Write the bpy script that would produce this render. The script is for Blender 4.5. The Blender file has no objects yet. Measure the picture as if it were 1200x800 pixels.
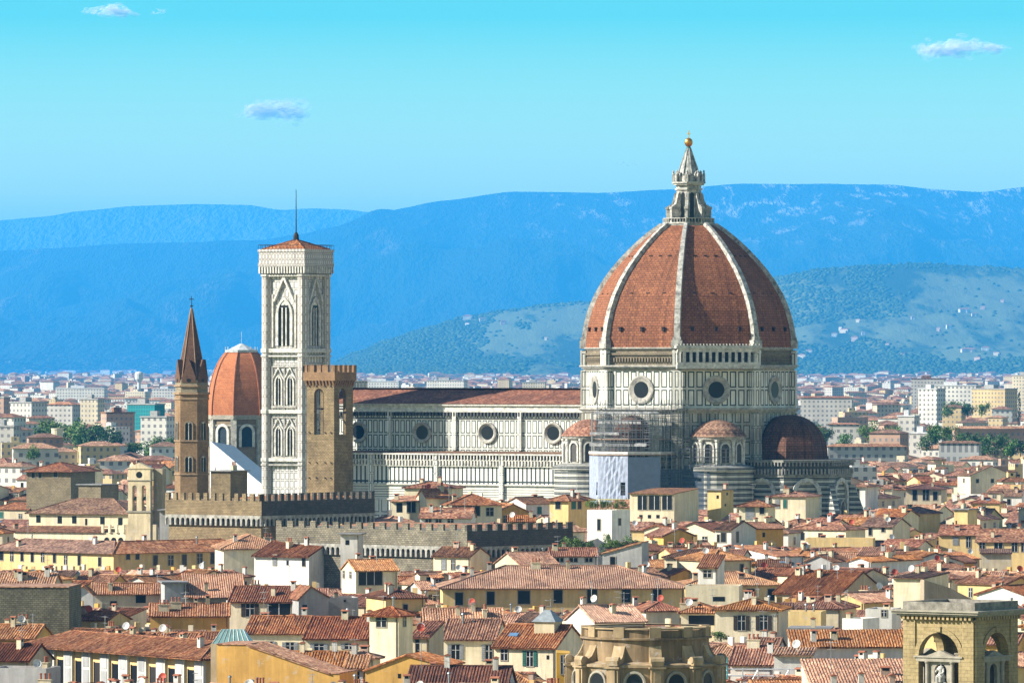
import bpy, math, random
from mathutils import Vector, Matrix, noise as mnoise
S = bpy.context.scene
COL = S.collection
RAD = math.radians
F, HOR, H = 7500.0, 430.0, 58.0          # focal length in photo pixels, horizon row, eye height above the town (m)

# ------------------------------------------------------------------ camera, sky, sun, exposure
cd = bpy.data.cameras.new('camera'); cam = bpy.data.objects.new('camera', cd); COL.objects.link(cam)
cam.location = (0, 0, H); cam.rotation_euler = (RAD(90), 0, 0)
cd.sensor_width = 36.0; cd.lens = 36.0 * F / 1200.0
cd.shift_y = (HOR - 400.0) / 1200.0
cd.clip_start = 5.0; cd.clip_end = 200000.0
S.camera = cam
SUN_AZ, SUN_EL = -79.0, 32.0             # azimuth from the direction towards the camera, positive to the right
sd = Vector((math.sin(RAD(SUN_AZ)) * math.cos(RAD(SUN_EL)), -math.cos(RAD(SUN_AZ)) * math.cos(RAD(SUN_EL)), math.sin(RAD(SUN_EL))))
ld = bpy.data.lights.new('sun', 'SUN'); ld.energy = 5.0; ld.angle = RAD(0.53); ld.color = (1.0, 0.94, 0.84)
sun = bpy.data.objects.new('sun', ld); COL.objects.link(sun)
sun.rotation_euler = sd.to_track_quat('Z', 'Y').to_euler()
W = bpy.data.worlds.new('World'); S.world = W; W.use_nodes = True
wn, wl = W.node_tree.nodes, W.node_tree.links
bg = wn['Background']
sky = wn.new('ShaderNodeTexSky'); sky.sky_type = 'NISHITA'; sky.sun_disc = False
sky.sun_elevation = RAD(SUN_EL); sky.sun_rotation = math.atan2(sd.x, sd.y)
sky.altitude = 100; sky.air_density = 1.0; sky.dust_density = 0.3; sky.ozone_density = 2.0
# the photographed sky is a clear turquoise that pales slightly towards the hills
tc = wn.new('ShaderNodeTexCoord'); sp = wn.new('ShaderNodeSeparateXYZ'); wl.new(tc.outputs['Generated'], sp.inputs[0])
rp = wn.new('ShaderNodeValToRGB'); wl.new(sp.outputs['Z'], rp.inputs['Fac'])
e = rp.color_ramp.elements
SKY_LOW, SKY_MID, SKY_TOP = (1.85, 1.95, 0.20, 1), (0.30, 1.02, 0.62, 1), (1.0, 0.90, 0.82, 1)
e[0].position = 0.027; e[0].color = SKY_LOW
e[1].position = 0.16; e[1].color = SKY_TOP
k_ = rp.color_ramp.elements.new(0.055); k_.color = SKY_MID
mx = wn.new('ShaderNodeMix'); mx.data_type = 'RGBA'; mx.blend_type = 'MULTIPLY'; mx.inputs[0].default_value = 1.0
wl.new(sky.outputs[0], mx.inputs[6]); wl.new(rp.outputs[0], mx.inputs[7]); wl.new(mx.outputs[2], bg.inputs['Color'])
bg.inputs['Strength'].default_value = 0.08
S.view_settings.view_transform = 'Standard'; S.view_settings.look = 'None'
S.view_settings.exposure = 1.15; S.view_settings.gamma = 1.0; S.view_settings.use_curve_mapping = False
S.render.engine = 'CYCLES'
cy = S.cycles
cy.max_bounces = 5; cy.diffuse_bounces = 3; cy.glossy_bounces = 2; cy.volume_bounces = 3; cy.transparent_max_bounces = 300
cy.use_denoising = True; cy.caustics_reflective = False; cy.caustics_refractive = False
HAZE_DENSITY = 2.6e-5
HAZE_COLOR = (0.045, 0.435, 1.0, 1)

# ------------------------------------------------------------------ helpers
def P(px, py, Y):
    return Vector(((px - 600.0) * Y / F, Y, H - (py - HOR) * Y / F))
def proj(v):
    return (600.0 + v.x * F / v.y, HOR + (H - v.z) * F / v.y)
def fr(phi, a=0.0):                       # unit vector of view angle phi (0 = towards the camera, + = right)
    return (math.sin(RAD(phi)), -math.cos(RAD(phi)))
def rotz(phi, loc=(0, 0, 0)):
    return Matrix.Translation(Vector(loc)) @ Matrix.Rotation(RAD(phi), 4, 'Z')

class MB:
    def __init__(s): s.v = []; s.f = []; s.m = []; s.sm = []
    def poly(s, pts, m=0, sm=False):
        i = len(s.v); s.v.extend(Vector(p) for p in pts); s.f.append(tuple(range(i, i + len(pts)))); s.m.append(m); s.sm.append(sm)
    def box(s, x0, x1, y0, y1, z0, z1, m=0, top=None):
        a = [(x0, y0), (x1, y0), (x1, y1), (x0, y1)]
        s.prism(a, z0, z1, m, top)
    def prism(s, pl, z0, z1, m=0, top=None, pl2=None):
        q = pl2 or pl; n = len(pl)
        for i in range(n):
            j = (i + 1) % n
            s.poly([(*pl[i], z0), (*pl[j], z0), (*q[j], z1), (*q[i], z1)], m)
        s.poly([(*p, z1) for p in q], m if top is None else top)
        s.poly([(*p, z0) for p in reversed(pl)], m)
    def tube(s, a, b, r, n=6, m=0, r2=None):
        a, b = Vector(a), Vector(b); d = (b - a).normalized(); r2 = r if r2 is None else r2
        u = d.cross(Vector((0, 0, 1)) if abs(d.z) < .9 else Vector((1, 0, 0))).normalized(); w = d.cross(u)
        ca = [a + (u * math.cos(t) + w * math.sin(t)) * r for t in [6.28318 * i / n for i in range(n)]]
        cb = [b + (u * math.cos(t) + w * math.sin(t)) * r2 for t in [6.28318 * i / n for i in range(n)]]
        for i in range(n): j = (i + 1) % n; s.poly([ca[j], ca[i], cb[i], cb[j]], m, n > 5)
        if r2 > .001: s.poly(cb[::-1], m)
        s.poly(ca, m)
    def lathe(s, prof, n=16, m=0, a0=0.0, arc=360.0, c=(0, 0), sm=False):
        ring = []
        full = arc >= 359.9; cnt = n if full else n + 1
        for (r, z) in prof:
            ring.append([(c[0] + r * math.sin(RAD(a0 + arc * i / n)), c[1] - r * math.cos(RAD(a0 + arc * i / n)), z) for i in range(cnt)])
        for k in range(len(prof) - 1):
            for i in range(n):
                j = (i + 1) % cnt
                A, B, C, D = ring[k][i], ring[k][j], ring[k + 1][j], ring[k + 1][i]
                if prof[k + 1][0] < 1e-4: s.poly([A, B, C], m, sm)
                elif prof[k][0] < 1e-4: s.poly([A, C, D], m, sm)
                else: s.poly([A, B, C, D], m, sm)
    def add(s, o, M=None):
        i = len(s.v)
        s.v.extend((M @ p) if M else p.copy() for p in o.v)
        s.f.extend(tuple(k + i for k in f) for f in o.f); s.m.extend(o.m); s.sm.extend(o.sm)
        return s
    def mesh(s, name, mats):
        me = bpy.data.meshes.new(name)
        me.from_pydata([tuple(p) for p in s.v], [], s.f)
        for mt in (mats if isinstance(mats, (list, tuple)) else [mats]): me.materials.append(mt)
        me.polygons.foreach_set('material_index', s.m)
        me.polygons.foreach_set('use_smooth', s.sm)
        uv = []
        for f in s.f:
            p = [s.v[k] for k in f]
            n = (p[1] - p[0]).cross(p[-1] - p[0])
            if len(p) > 3: n = (p[2] - p[0]).cross(p[3] - p[1])
            l = n.length
            if l < 1e-12: uv.extend([0.0] * (2 * len(p))); continue
            n = n / l
            if abs(n.z) > .9995: t, b = Vector((1, 0, 0)), Vector((0, 1, 0))
            else:
                t = Vector((-n.y, n.x, 0)).normalized(); b = n.cross(t)
            for q in p: uv.append(q.dot(t)); uv.append(q.dot(b))
        me.uv_layers.new(name='UVMap').data.foreach_set('uv', uv)
        return me
    def build(s, name, mats, parent=None, M=None):
        o = bpy.data.objects.new(name, s.mesh(name, mats)); COL.objects.link(o)
        if parent: o.parent = parent
        if M: o.matrix_local = M
        return o

def inst(name, me, parent=None, M=None):
    o = bpy.data.objects.new(name, me); COL.objects.link(o)
    if parent: o.parent = parent
    if M: o.matrix_local = M
    return o
def tag(o, label=None, cat=None, group=None, kind=None):
    if label: o['label'] = label
    if cat: o['category'] = cat
    if group: o['group'] = group
    if kind: o['kind'] = kind
    return o
def thing(name, label, cat, loc=(0, 0, 0), rz=0.0, group=None):
    o = bpy.data.objects.new(name, None); COL.objects.link(o); o.empty_display_size = .1
    o.location = loc; o.rotation_euler = (0, 0, RAD(rz))
    return tag(o, label, cat, group)

def arch(w, h, n=8, pointed=False, x=0.0, z=0.0):        # outline, bottom left -> over the top -> bottom right
    r = w / 2; out = [(x - r, z)]
    if pointed:
        zs = z + h - w * .95
        for i in range(n + 1):
            t = RAD(65) * i / n
            out.append((x + r - 2 * r * math.cos(t) * .98 - .0, zs + 2 * r * math.sin(t) * .52)) if False else None
        for i in range(n // 2 + 1):
            t = RAD(60) * i / (n // 2); out.append((x + r - w * math.cos(t), zs + w * math.sin(t) * 1.09))
        for i in range(n // 2 - 1, -1, -1):
            t = RAD(60) * i / (n // 2); out.append((x - r + w * math.cos(t), zs + w * math.sin(t) * 1.09))
    else:
        zs = z + h - r
        for i in range(n + 1):
            t = math.pi * (1 - i / n); out.append((x + r * math.cos(t), zs + r * math.sin(t)))
    out.append((x + r, z)); return out
def frame(mb, inner, outer, y0, y1, m=0):                 # band between two equal-length outlines, from y0 (back) to y1 (front, smaller)
    for i in range(len(inner) - 1):
        a, b, c, d = inner[i], inner[i + 1], outer[i + 1], outer[i]
        mb.poly([(a[0], y1, a[1]), (b[0], y1, b[1]), (c[0], y1, c[1]), (d[0], y1, d[1])], m)
        mb.poly([(a[0], y0, a[1]), (b[0], y0, b[1]), (b[0], y1, b[1]), (a[0], y1, a[1])], m)
        mb.poly([(d[0], y1, d[1]), (c[0], y1, c[1]), (c[0], y0, c[1]), (d[0], y0, d[1])], m)
def arch_win(w, h, t=.35, dep=.35, pane=1, fm=0, pointed=False, mull=0, mm=None, round_head=True):
    mb = MB()
    i = arch(w, h, 8, pointed); o = arch(w + 2 * t, h + t, 8, pointed)
    frame(mb, i, o, 0, -dep, fm)
    mb.poly([(p[0], -.05, p[1]) for p in i], pane)
    if mull:
        for k in range(mull):
            x = -w / 2 + w * (k + 1) / (mull + 1)
            mb.box(x - w * .045, x + w * .045, -dep * .8, -.05, 0, h - w * .55, fm if mm is None else mm)
        zt = h - w * .62
        mb.poly([(p[0], -dep * .6, p[1]) for p in [q for q in arch(w, h, 8, pointed) if q[1] >= zt - .01]], fm if mm is None else mm) if True else None
        ww = w / (mull + 1)
        for k in range(mull + 1):
            x = -w / 2 + ww * (k + .5)
            mb.poly([(p[0], -dep * .62, p[1]) for p in arch(ww * .82, ww * .9, 6, pointed, x, zt - .02)], pane)
    return mb
def wall_arch(mb, x0, x1, z0, z1, cx, w, zb, zs, t, y=0.0, m=0, n=10):  # a wall slab with an open round arch through it (front at y, back at y+t)
    r = w / 2
    a = [(cx - r, zb)] + [(cx - r * math.cos(math.pi * i / n), zs + r * math.sin(math.pi * i / n)) for i in range(n + 1)] + [(cx + r, zb)]
    for yy, fl in ((y, False), (y + t, True)):
        def q(pts):
            pp = [(p[0], yy, p[1]) for p in pts]
            mb.poly(pp[::-1] if fl else pp, m)
        if zb > z0: q([(x0, z0), (x1, z0), (x1, zb), (x0, zb)])
        q([(x0, zb), (cx - r, zb), (cx - r, zs), (x0, zs)]); q([(cx + r, zb), (x1, zb), (x1, zs), (cx + r, zs)])
        q([(x0, zs), (cx - r, zs), (cx - r, z1), (x0, z1)]); q([(cx + r, zs), (x1, zs), (x1, z1), (cx + r, z1)])
        for i in range(1, len(a) - 2):
            q([a[i], a[i + 1], (a[i + 1][0], z1), (a[i][0], z1)])
    for i in range(len(a) - 1):
        p, s_ = a[i], a[i + 1]
        mb.poly([(p[0], y, p[1]), (p[0], y + t, p[1]), (s_[0], y + t, s_[1]), (s_[0], y, s_[1])], m)
    mb.poly([(cx - r, y, zb), (cx + r, y, zb), (cx + r, y + t, zb), (cx - r, y + t, zb)], m)
    mb.poly([(x0, y, z0), (x0, y, z1), (x0, y + t, z1), (x0, y + t, z0)], m)
    mb.poly([(x1, y, z0), (x1, y + t, z0), (x1, y + t, z1), (x1, y, z1)], m)
    mb.poly([(x0, y, z1), (x1, y, z1), (x1, y + t, z1), (x0, y + t, z1)], m)
def poly_ring(R, n=8, a0=22.5, c=(0, 0)):
    return [(c[0] + R * math.sin(RAD(a0 + 360.0 * i / n)), c[1] - R * math.cos(RAD(a0 + 360.0 * i / n))) for i in range(n)]

# ------------------------------------------------------------------ materials
_mc = {}
ALB = .80
def al(c): return tuple(x * ALB for x in c)
def newmat(name):
    m = bpy.data.materials.new(name); m.use_nodes = True
    nt = m.node_tree; b = nt.nodes['Principled BSDF']; b.inputs['Roughness'].default_value = .85
    b.inputs['Specular IOR Level'].default_value = .25
    return m, nt, b
def nd(nt, t, ins=None, **kw):
    n = nt.nodes.new(t)
    for k, v in kw.items(): setattr(n, k, v)
    for k, v in (ins or {}).items():
        if hasattr(v, 'is_output'): nt.links.new(v, n.inputs[k])
        else: n.inputs[k].default_value = v
    return n
def mixc(nt, fac, a, b, mode='MIX'):
    n = nt.nodes.new('ShaderNodeMix'); n.data_type = 'RGBA'; n.blend_type = mode
    for i, v in ((0, fac), (6, a), (7, b)):
        if hasattr(v, 'is_output'): nt.links.new(v, n.inputs[i])
        else: n.inputs[i].default_value = v if i == 0 else (*v[:3], 1)
    return n.outputs[2]
def math_(nt, op, a, b=0.0, c=None):
    n = nt.nodes.new('ShaderNodeMath'); n.operation = op
    for i, v in enumerate((a, b) if c is None else (a, b, c)):
        if hasattr(v, 'is_output'): nt.links.new(v, n.inputs[i])
        else: n.inputs[i].default_value = v
    return n.outputs[0]
def ramp(nt, fac, stops):
    r = nt.nodes.new('ShaderNodeValToRGB'); nt.links.new(fac, r.inputs[0])
    el = r.color_ramp.elements
    while len(el) < len(stops): el.new(.5)
    for k, (p, c) in enumerate(stops): el[k].position = p; el[k].color = (*c[:3], 1) if isinstance(c, (tuple, list)) else (c, c, c, 1)
    return r.outputs[0]
def obvec(nt, scale=(1, 1, 1), rnd=True):
    tcn = nt.nodes.new('ShaderNodeTexCoord'); v = tcn.outputs['Object']
    mp = nd(nt, 'ShaderNodeMapping', {'Vector': v}); mp.inputs['Scale'].default_value = scale
    if rnd:
        oi = nt.nodes.new('ShaderNodeObjectInfo')
        s_ = math_(nt, 'MULTIPLY', oi.outputs['Random'], 57.0)
        cb = nd(nt, 'ShaderNodeCombineXYZ', {0: s_, 1: s_, 2: s_}); nt.links.new(cb.outputs[0], mp.inputs['Location'])
    return mp.outputs[0]
def noise_(nt, vec, scale, detail=3, rough=.6):
    return nd(nt, 'ShaderNodeTexNoise', {'Vector': vec, 'Scale': scale, 'Detail': detail, 'Roughness': rough}).outputs['Fac']

def plaster(c, grime=.3, key=None):
    k = ('pl', c, grime)
    if k in _mc: return _mc[k]
    m, nt, b = newmat('plaster'); v = obvec(nt)
    big = noise_(nt, v, .22, 4, .65); fine = noise_(nt, v, 1.7, 3)
    stv = obvec(nt, (1.1, 1.1, .12)); st = noise_(nt, stv, 1.0, 3)
    g = math_(nt, 'ADD', math_(nt, 'MULTIPLY', big, .5), math_(nt, 'MULTIPLY', st, .5))
    f = ramp(nt, g, [(.38, 0.0), (.62, 1.0)])
    d = tuple(x * (1 - grime) for x in c[:2]) + (c[2] * (1 - grime * 1.05),)
    col = mixc(nt, f, d, c)
    col = mixc(nt, .4, col, mixc(nt, fine, (.6, .57, .55), (1, 1, 1)), 'MULTIPLY')
    pa = ramp(nt, noise_(nt, v, .55, 6, .75), [(.57, 0.0), (.62, .55)])
    col = mixc(nt, pa, col, tuple(.30 + .38 * x for x in (c[0] * .8, c[1] * .8, c[2] * .85)))
    pb = ramp(nt, noise_(nt, stv, 2.3, 4, .7), [(.58, 0.0), (.70, .6)])
    col = mixc(nt, pb, col, tuple(x * .42 for x in c))
    oi = nt.nodes.new('ShaderNodeObjectInfo')
    col = mixc(nt, 1.0, col, ramp(nt, oi.outputs['Random'], [(0, .84), (1, 1.1)]), 'MULTIPLY')
    nt.links.new(col, b.inputs['Base Color'])
    bp = nd(nt, 'ShaderNodeBump', {'Height': fine, 'Strength': .25, 'Distance': .05}); nt.links.new(bp.outputs[0], b.inputs['Normal'])
    _mc[k] = m; return m
def tiles(tone, bump=False):
    k = ('tile', tone, bump)
    if k in _mc: return _mc[k]
    m, nt, b = newmat('terracotta_tiles_' + tone); b.inputs['Roughness'].default_value = .8
    R = {'orange': [(.20, .075, .035), (.42, .175, .085), (.55, .26, .135), (.70, .44, .28)],
         'red': [(.13, .042, .024), (.28, .093, .05), (.38, .15, .08), (.52, .29, .18)],
         'brown': [(.10, .045, .028), (.21, .093, .055), (.29, .14, .083), (.42, .25, .16)],
         'pale': [(.33, .14, .08), (.54, .27, .16), (.60, .33, .20), (.70, .47, .31)],
         'maroon': [(.12, .045, .028), (.23, .085, .05), (.29, .115, .07), (.36, .17, .11)],
         'dark': [(.07, .03, .022), (.13, .05, .034), (.17, .065, .042), (.24, .11, .07)]}[tone]
    R = [(q[0] * .71, q[1] * .65, q[2] * .57) for q in R]; tcn = nt.nodes.new('ShaderNodeTexCoord'); sx = nd(nt, 'ShaderNodeSeparateXYZ', {0: tcn.outputs['UV']})
    iu = math_(nt, 'FLOOR', math_(nt, 'DIVIDE', sx.outputs[0], .42)); iv = math_(nt, 'FLOOR', math_(nt, 'DIVIDE', sx.outputs[1], .46))
    oi = nt.nodes.new('ShaderNodeObjectInfo')
    wv = nd(nt, 'ShaderNodeCombineXYZ', {0: iu, 1: iv, 2: math_(nt, 'MULTIPLY', oi.outputs['Random'], 97.0)})
    wnz = nd(nt, 'ShaderNodeTexWhiteNoise', {'Vector': wv.outputs[0]}).outputs['Value']
    v = obvec(nt); big = noise_(nt, v, .16, 4, .7); mid = noise_(nt, v, .7, 3)
    f = math_(nt, 'ADD', math_(nt, 'MULTIPLY', wnz, .85), math_(nt, 'ADD', math_(nt, 'MULTIPLY', big, .5), math_(nt, 'MULTIPLY', mid, .22)))
    f = math_(nt, 'SUBTRACT', f, .29)
    col = ramp(nt, f, [(.06, R[0]), (.36, R[1]), (.62, R[2]), (.95, R[3])])
    vo = nd(nt, 'ShaderNodeTexVoronoi', {'Vector': v, 'Scale': .38}); vs_ = nd(nt, 'ShaderNodeSeparateColor', {0: vo.outputs['Color']})
    col = mixc(nt, .55, col, mixc(nt, vs_.outputs[0], (.55, .5, .5), (1.45, 1.4, 1.3)), 'MULTIPLY')
    lich = ramp(nt, noise_(nt, v, .33, 5, .75), [(.52, 0.0), (.68, .55)])
    col = mixc(nt, lich, col, tuple(.55 * x + .02 for x in R[0]))
    col = mixc(nt, 1.0, col, ramp(nt, oi.outputs['Random'], [(0, .78), (1, 1.12)]), 'MULTIPLY')
    hs = nd(nt, 'ShaderNodeHueSaturation', {'Color': col, 'Saturation': math_(nt, 'ADD', .80, math_(nt, 'MULTIPLY', math_(nt, 'FRACT', math_(nt, 'MULTIPLY', oi.outputs['Random'], 7.3)), .3)), 'Hue': math_(nt, 'ADD', .500, math_(nt, 'MULTIPLY', math_(nt, 'FRACT', math_(nt, 'MULTIPLY', oi.outputs['Random'], 13.7)), .010))})
    nt.links.new(hs.outputs[0], b.inputs['Base Color'])
    if bump:
        w = math_(nt, 'ABSOLUTE', math_(nt, 'SINE', math_(nt, 'MULTIPLY', sx.outputs[0], math.pi / .42)))
        bp = nd(nt, 'ShaderNodeBump', {'Height': w, 'Strength': .8, 'Distance': .12}); nt.links.new(bp.outputs[0], b.inputs['Normal'])
    _mc[k] = m; return m
def stone(c1, c2, bw=.9, bh=.42, mort=.03, rough=.9, mc=None, key='stone', blotch=.5):
    k = ('st', c1, c2, bw, bh, mort, mc)
    if k in _mc: return _mc[k]
    c1 = al(c1); c2 = al(c2); m, nt, b = newmat(key); b.inputs['Roughness'].default_value = rough
    tcn = nt.nodes.new('ShaderNodeTexCoord')
    br = nd(nt, 'ShaderNodeTexBrick', {'Vector': tcn.outputs['UV'], 'Color1': (*c1, 1), 'Color2': (*c2, 1), 'Mortar': (*(mc or tuple(x * .45 for x in c1)), 1),
            'Scale': 1.0, 'Mortar Size': mort, 'Brick Width': bw, 'Row Height': bh, 'Mortar Smooth': .2})
    v = obvec(nt); g = noise_(nt, v, .3, 5, .7); g2 = noise_(nt, v, 2.2, 3)
    col = mixc(nt, blotch, br.outputs['Color'], ramp(nt, g, [(.3, .35), (.65, 1.1)]), 'MULTIPLY')
    col = mixc(nt, .5, col, ramp(nt, g2, [(.3, .45), (.65, 1.1)]), 'MULTIPLY')
    nt.links.new(col, b.inputs['Base Color'])
    bp = nd(nt, 'ShaderNodeBump', {'Height': g2, 'Strength': .35, 'Distance': .08}); nt.links.new(bp.outputs[0], b.inputs['Normal'])
    _mc[k] = m; return m
def marble(pw, ph, mort, green=(.025, .05, .045), base=(.82, .80, .74), offs=(0, 0), grime=.35, key='panelled_marble', gap=None):
    k = ('mb', pw, ph, mort, green, base, offs, gap)
    if k in _mc: return _mc[k]
    m, nt, b = newmat(key); b.inputs['Roughness'].default_value = .6
    tcn = nt.nodes.new('ShaderNodeTexCoord'); sx = nd(nt, 'ShaderNodeSeparateXYZ', {0: tcn.outputs['UV']})
    g_ = (min(pw, ph) * .13 if gap is None else gap)
    def edge(o, per, off):
        f = math_(nt, 'FRACT', math_(nt, 'DIVIDE', math_(nt, 'ADD', o, off), per)); return math_(nt, 'MULTIPLY', math_(nt, 'MINIMUM', f, math_(nt, 'SUBTRACT', 1.0, f)), per)
    e_ = math_(nt, 'MINIMUM', edge(sx.outputs[0], pw, offs[0]), edge(sx.outputs[1], ph, offs[1]))
    ln = math_(nt, 'MULTIPLY', math_(nt, 'GREATER_THAN', e_, g_), math_(nt, 'LESS_THAN', e_, g_ + mort))
    inner = math_(nt, 'GREATER_THAN', e_, g_ + mort)
    v = obvec(nt); g = noise_(nt, v, .18, 5, .7); st = noise_(nt, obvec(nt, (.8, .8, .1)), 1.0, 4)
    col = mixc(nt, inner, tuple(x * .86 for x in base), base); col = mixc(nt, ln, col, green)
    col = mixc(nt, grime, col, ramp(nt, g, [(.3, (.52, .5, .46)), (.62, (1.05, 1.04, 1.0))]), 'MULTIPLY')
    col = mixc(nt, grime, col, ramp(nt, st, [(.32, (.5, .49, .46)), (.55, 1.0)]), 'MULTIPLY')
    nt.links.new(col, b.inputs['Base Color']); _mc[k] = m; return m
def plain(c, rough=.7, metal=0.0, key='paint', var=.25):
    k = ('pn', c, rough, metal)
    if k in _mc: return _mc[k]
    c = al(c); m, nt, b = newmat(key); b.inputs['Roughness'].default_value = rough; b.inputs['Metallic'].default_value = metal
    g = noise_(nt, obvec(nt), .9, 4, .7)
    col = mixc(nt, 1.0, c, ramp(nt, g, [(.3, 1 - var * 1.6), (.68, 1 + var * .4)]), 'MULTIPLY')
    nt.links.new(col, b.inputs['Base Color']); _mc[k] = m; return m
def brickdome(c1, c2):
    k = ('bd', c1, c2)
    if k in _mc: return _mc[k]
    m, nt, b = newmat('brick_dome'); c1, c2 = al(c1), al(c2)
    tcn = nt.nodes.new('ShaderNodeTexCoord'); uv = tcn.outputs['UV']
    br = nd(nt, 'ShaderNodeTexBrick', {'Vector': uv, 'Color1': (*c1, 1), 'Color2': (*c2, 1), 'Mortar': (*[x * .42 for x in c2], 1), 'Scale': 1.0, 'Mortar Size': .07, 'Brick Width': 1.05, 'Row Height': .62, 'Mortar Smooth': .3})
    mp = nd(nt, 'ShaderNodeMapping', {'Vector': uv}); mp.inputs['Scale'].default_value = (.9, .045, 1)
    st = noise_(nt, mp.outputs[0], 1.0, 4, .65); wn_ = noise_(nt, obvec(nt), 1.3, 4, .7); bg_n = noise_(nt, obvec(nt), .14, 4, .6)
    col = mixc(nt, .8, br.outputs['Color'], ramp(nt, st, [(.34, .42), (.50, 1.0)]), 'MULTIPLY')
    col = mixc(nt, .7, col, ramp(nt, wn_, [(.32, .55), (.66, 1.25)]), 'MULTIPLY'); col = mixc(nt, .5, col, ramp(nt, bg_n, [(.35, .7), (.62, 1.15)]), 'MULTIPLY')
    nt.links.new(col, b.inputs['Base Color']); _mc[k] = m; return m
def leafmat(c, key='leaves'):
    k = ('lf', c)
    if k in _mc: return _mc[k]
    m, nt, b = newmat(key); b.inputs['Roughness'].default_value = .7
    g = noise_(nt, obvec(nt), .5, 3); g2 = noise_(nt, obvec(nt), 3.0, 2)
    col = mixc(nt, ramp(nt, math_(nt, 'ADD', math_(nt, 'MULTIPLY', g, .5), math_(nt, 'MULTIPLY', g2, .5)), [(.38, 0.0), (.62, 1.0)]), tuple(x * .45 for x in c), tuple(min(1, x * 1.5) for x in c))
    nt.links.new(col, b.inputs['Base Color']); _mc[k] = m; return m

MARBLE = plain((.80, .77, .69), .6, 0, 'white_marble', .35)
MARBLE_D = plain((.52, .49, .43), .7, 0, 'weathered_marble', .4)
GREENM = plain((.05, .075, .07), .6, 0, 'green_marble')
VOID = plain((.012, .014, .018), .35, 0, 'dark_glass_and_hollow', .2)  # glass panes, and the shade of unglazed holes and recesses as flat colour
DARKWOOD = plain((.035, .028, .024), .7, 0, 'dark_wood')
LEAD = plain((.33, .37, .39), .5, .2, 'lead_sheet')
STEEL = plain((.35, .37, .38), .45, .6, 'galvanised_steel')
WHITE = plain((.78, .77, .74), .6, 0, 'white_paint')
GREYP = plain((.33, .34, .34), .6, 0, 'grey_paint')
GREENP = plain((.03, .16, .12), .6, 0, 'green_shutter_paint')
BROWNP = plain((.06, .045, .035), .6, 0, 'dark_shutter_paint')
STONEF = plain((.42, .38, .30), .85, 0, 'grey_stone')
TERRA = plain((.42, .16, .09), .85, 0, 'terracotta')
REDP = plain((.5, .09, .05), .6, 0, 'red_dish_paint')

# ------------------------------------------------------------------ the setting: ground, hills, air
def interp(pts, x):
    if x <= pts[0][0]: return pts[0][1]
    for (a, b), (c, d) in zip(pts, pts[1:]):
        if x <= c:
            t = (x - a) / (c - a); t = t * t * (3 - 2 * t) * .5 + t * .5
            return b + (d - b) * t
    return pts[-1][1]
def fbm(x, y, z=0.0, o=5): return mnoise.fractal(Vector((x, y, z)), 0.9, 2.1, o)

m, nt, b = newmat('town_ground'); g = noise_(nt, obvec(nt, rnd=False), .02, 4)
nt.links.new(ramp(nt, g, [(.35, (.10, .10, .08)), (.6, (.19, .17, .13))]), b.inputs['Base Color'])
gm = MB(); gm.poly([(-17000, 100, 0), (17000, 100, 0), (17000, 91000, 0), (-17000, 91000, 0)])
tag(gm.build('ground', m), kind='structure')

CREST_MAIN = [(-300, 300), (-100, 294), (0, 293), (60, 290), (150, 285), (230, 284), (305, 281), (350, 274), (390, 265), (440, 249), (520, 234), (600, 223.5), (660, 224), (700, 225), (780, 221), (870, 214), (960, 215), (1040, 215), (1100, 221), (1150, 224), (1200, 218), (1300, 212), (1500, 230)]
CREST_BACK = [(-300, 268), (-50, 262), (0, 257), (50, 253), (95, 246), (160, 240), (230, 238), (290, 239), (330, 245), (365, 243), (400, 244), (440, 248), (520, 258), (700, 275), (1500, 280)]
CREST_MID = [(-300, 436), (300, 436), (380, 428), (420, 412), (455, 398), (500, 384), (540, 372), (600, 362), (640, 356), (690, 353), (760, 350), (830, 345), (880, 336), (920, 322), (960, 315), (1010, 311), (1080, 308), (1140, 311), (1200, 314), (1300, 318), (1500, 330)]
def h_mid(x, y): return 2.9 * h_mid0(x / 2.9, y / 2.9)
def h_mid0(x, y):
    px = 600 + x * F / y
    t = (y - 7600) / (10400 - 7600)
    cz = (HOR - interp(CREST_MID, px)) * 10400 / F + H / 2.9
    s = max(0, min(1, t)); s = s * (.55 + .45 * s)
    if t > 1: s = max(0, 1 - (t - 1) * .8)
    n = fbm(x / 500, y / 2600, 3.1) * 30 + fbm(x / 150, y / 900, 7.7, 3) * 7
    return cz * s + n * math.sin(math.pi * min(1, max(0, t))) ** .7 * (cz / 180)
def h_main(x, y): return 2.95 * h_main0(x / 2.95, y / 2.95)
def h_main0(x, y):
    px = 600 + x * F / y
    t = (y - 14500) / (21000 - 14500)
    cz = (HOR - interp(CREST_MAIN, px)) * 21000 / F + H / 2.95
    s = max(0, min(1, t)); s = s ** 1.25
    if t > 1: s = max(0, 1 - (t - 1) * 1.2)
    spur = abs(fbm(x / 1300, y / 4200, 1.3, 4)) * -1.0 + .35
    n = spur * 240 + fbm(x / 420, y / 3200, 9.2, 5) * 85
    return cz * s + n * math.sin(math.pi * min(1, max(0, t))) ** .8
def h_back(x, y): return 2.5 * h_back0(x / 2.5, y / 2.5)
def h_back0(x, y):
    px = 600 + x * F / y
    t = (y - 25500) / (32000 - 25500)
    cz = (HOR - interp(CREST_BACK, px)) * 32000 / F + H / 2.5
    s = max(0, min(1, t)) ** 1.1
    if t > 1: s = max(0, 1 - (t - 1) * 1.2)
    spur = abs(fbm(x / 1500, y / 5000, 5.3, 4)) * -1.0 + .35
    return cz * s + (spur * 230 + fbm(x / 500, y / 3200, 2.2, 4) * 55) * math.sin(math.pi * min(1, max(0, t)))
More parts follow.
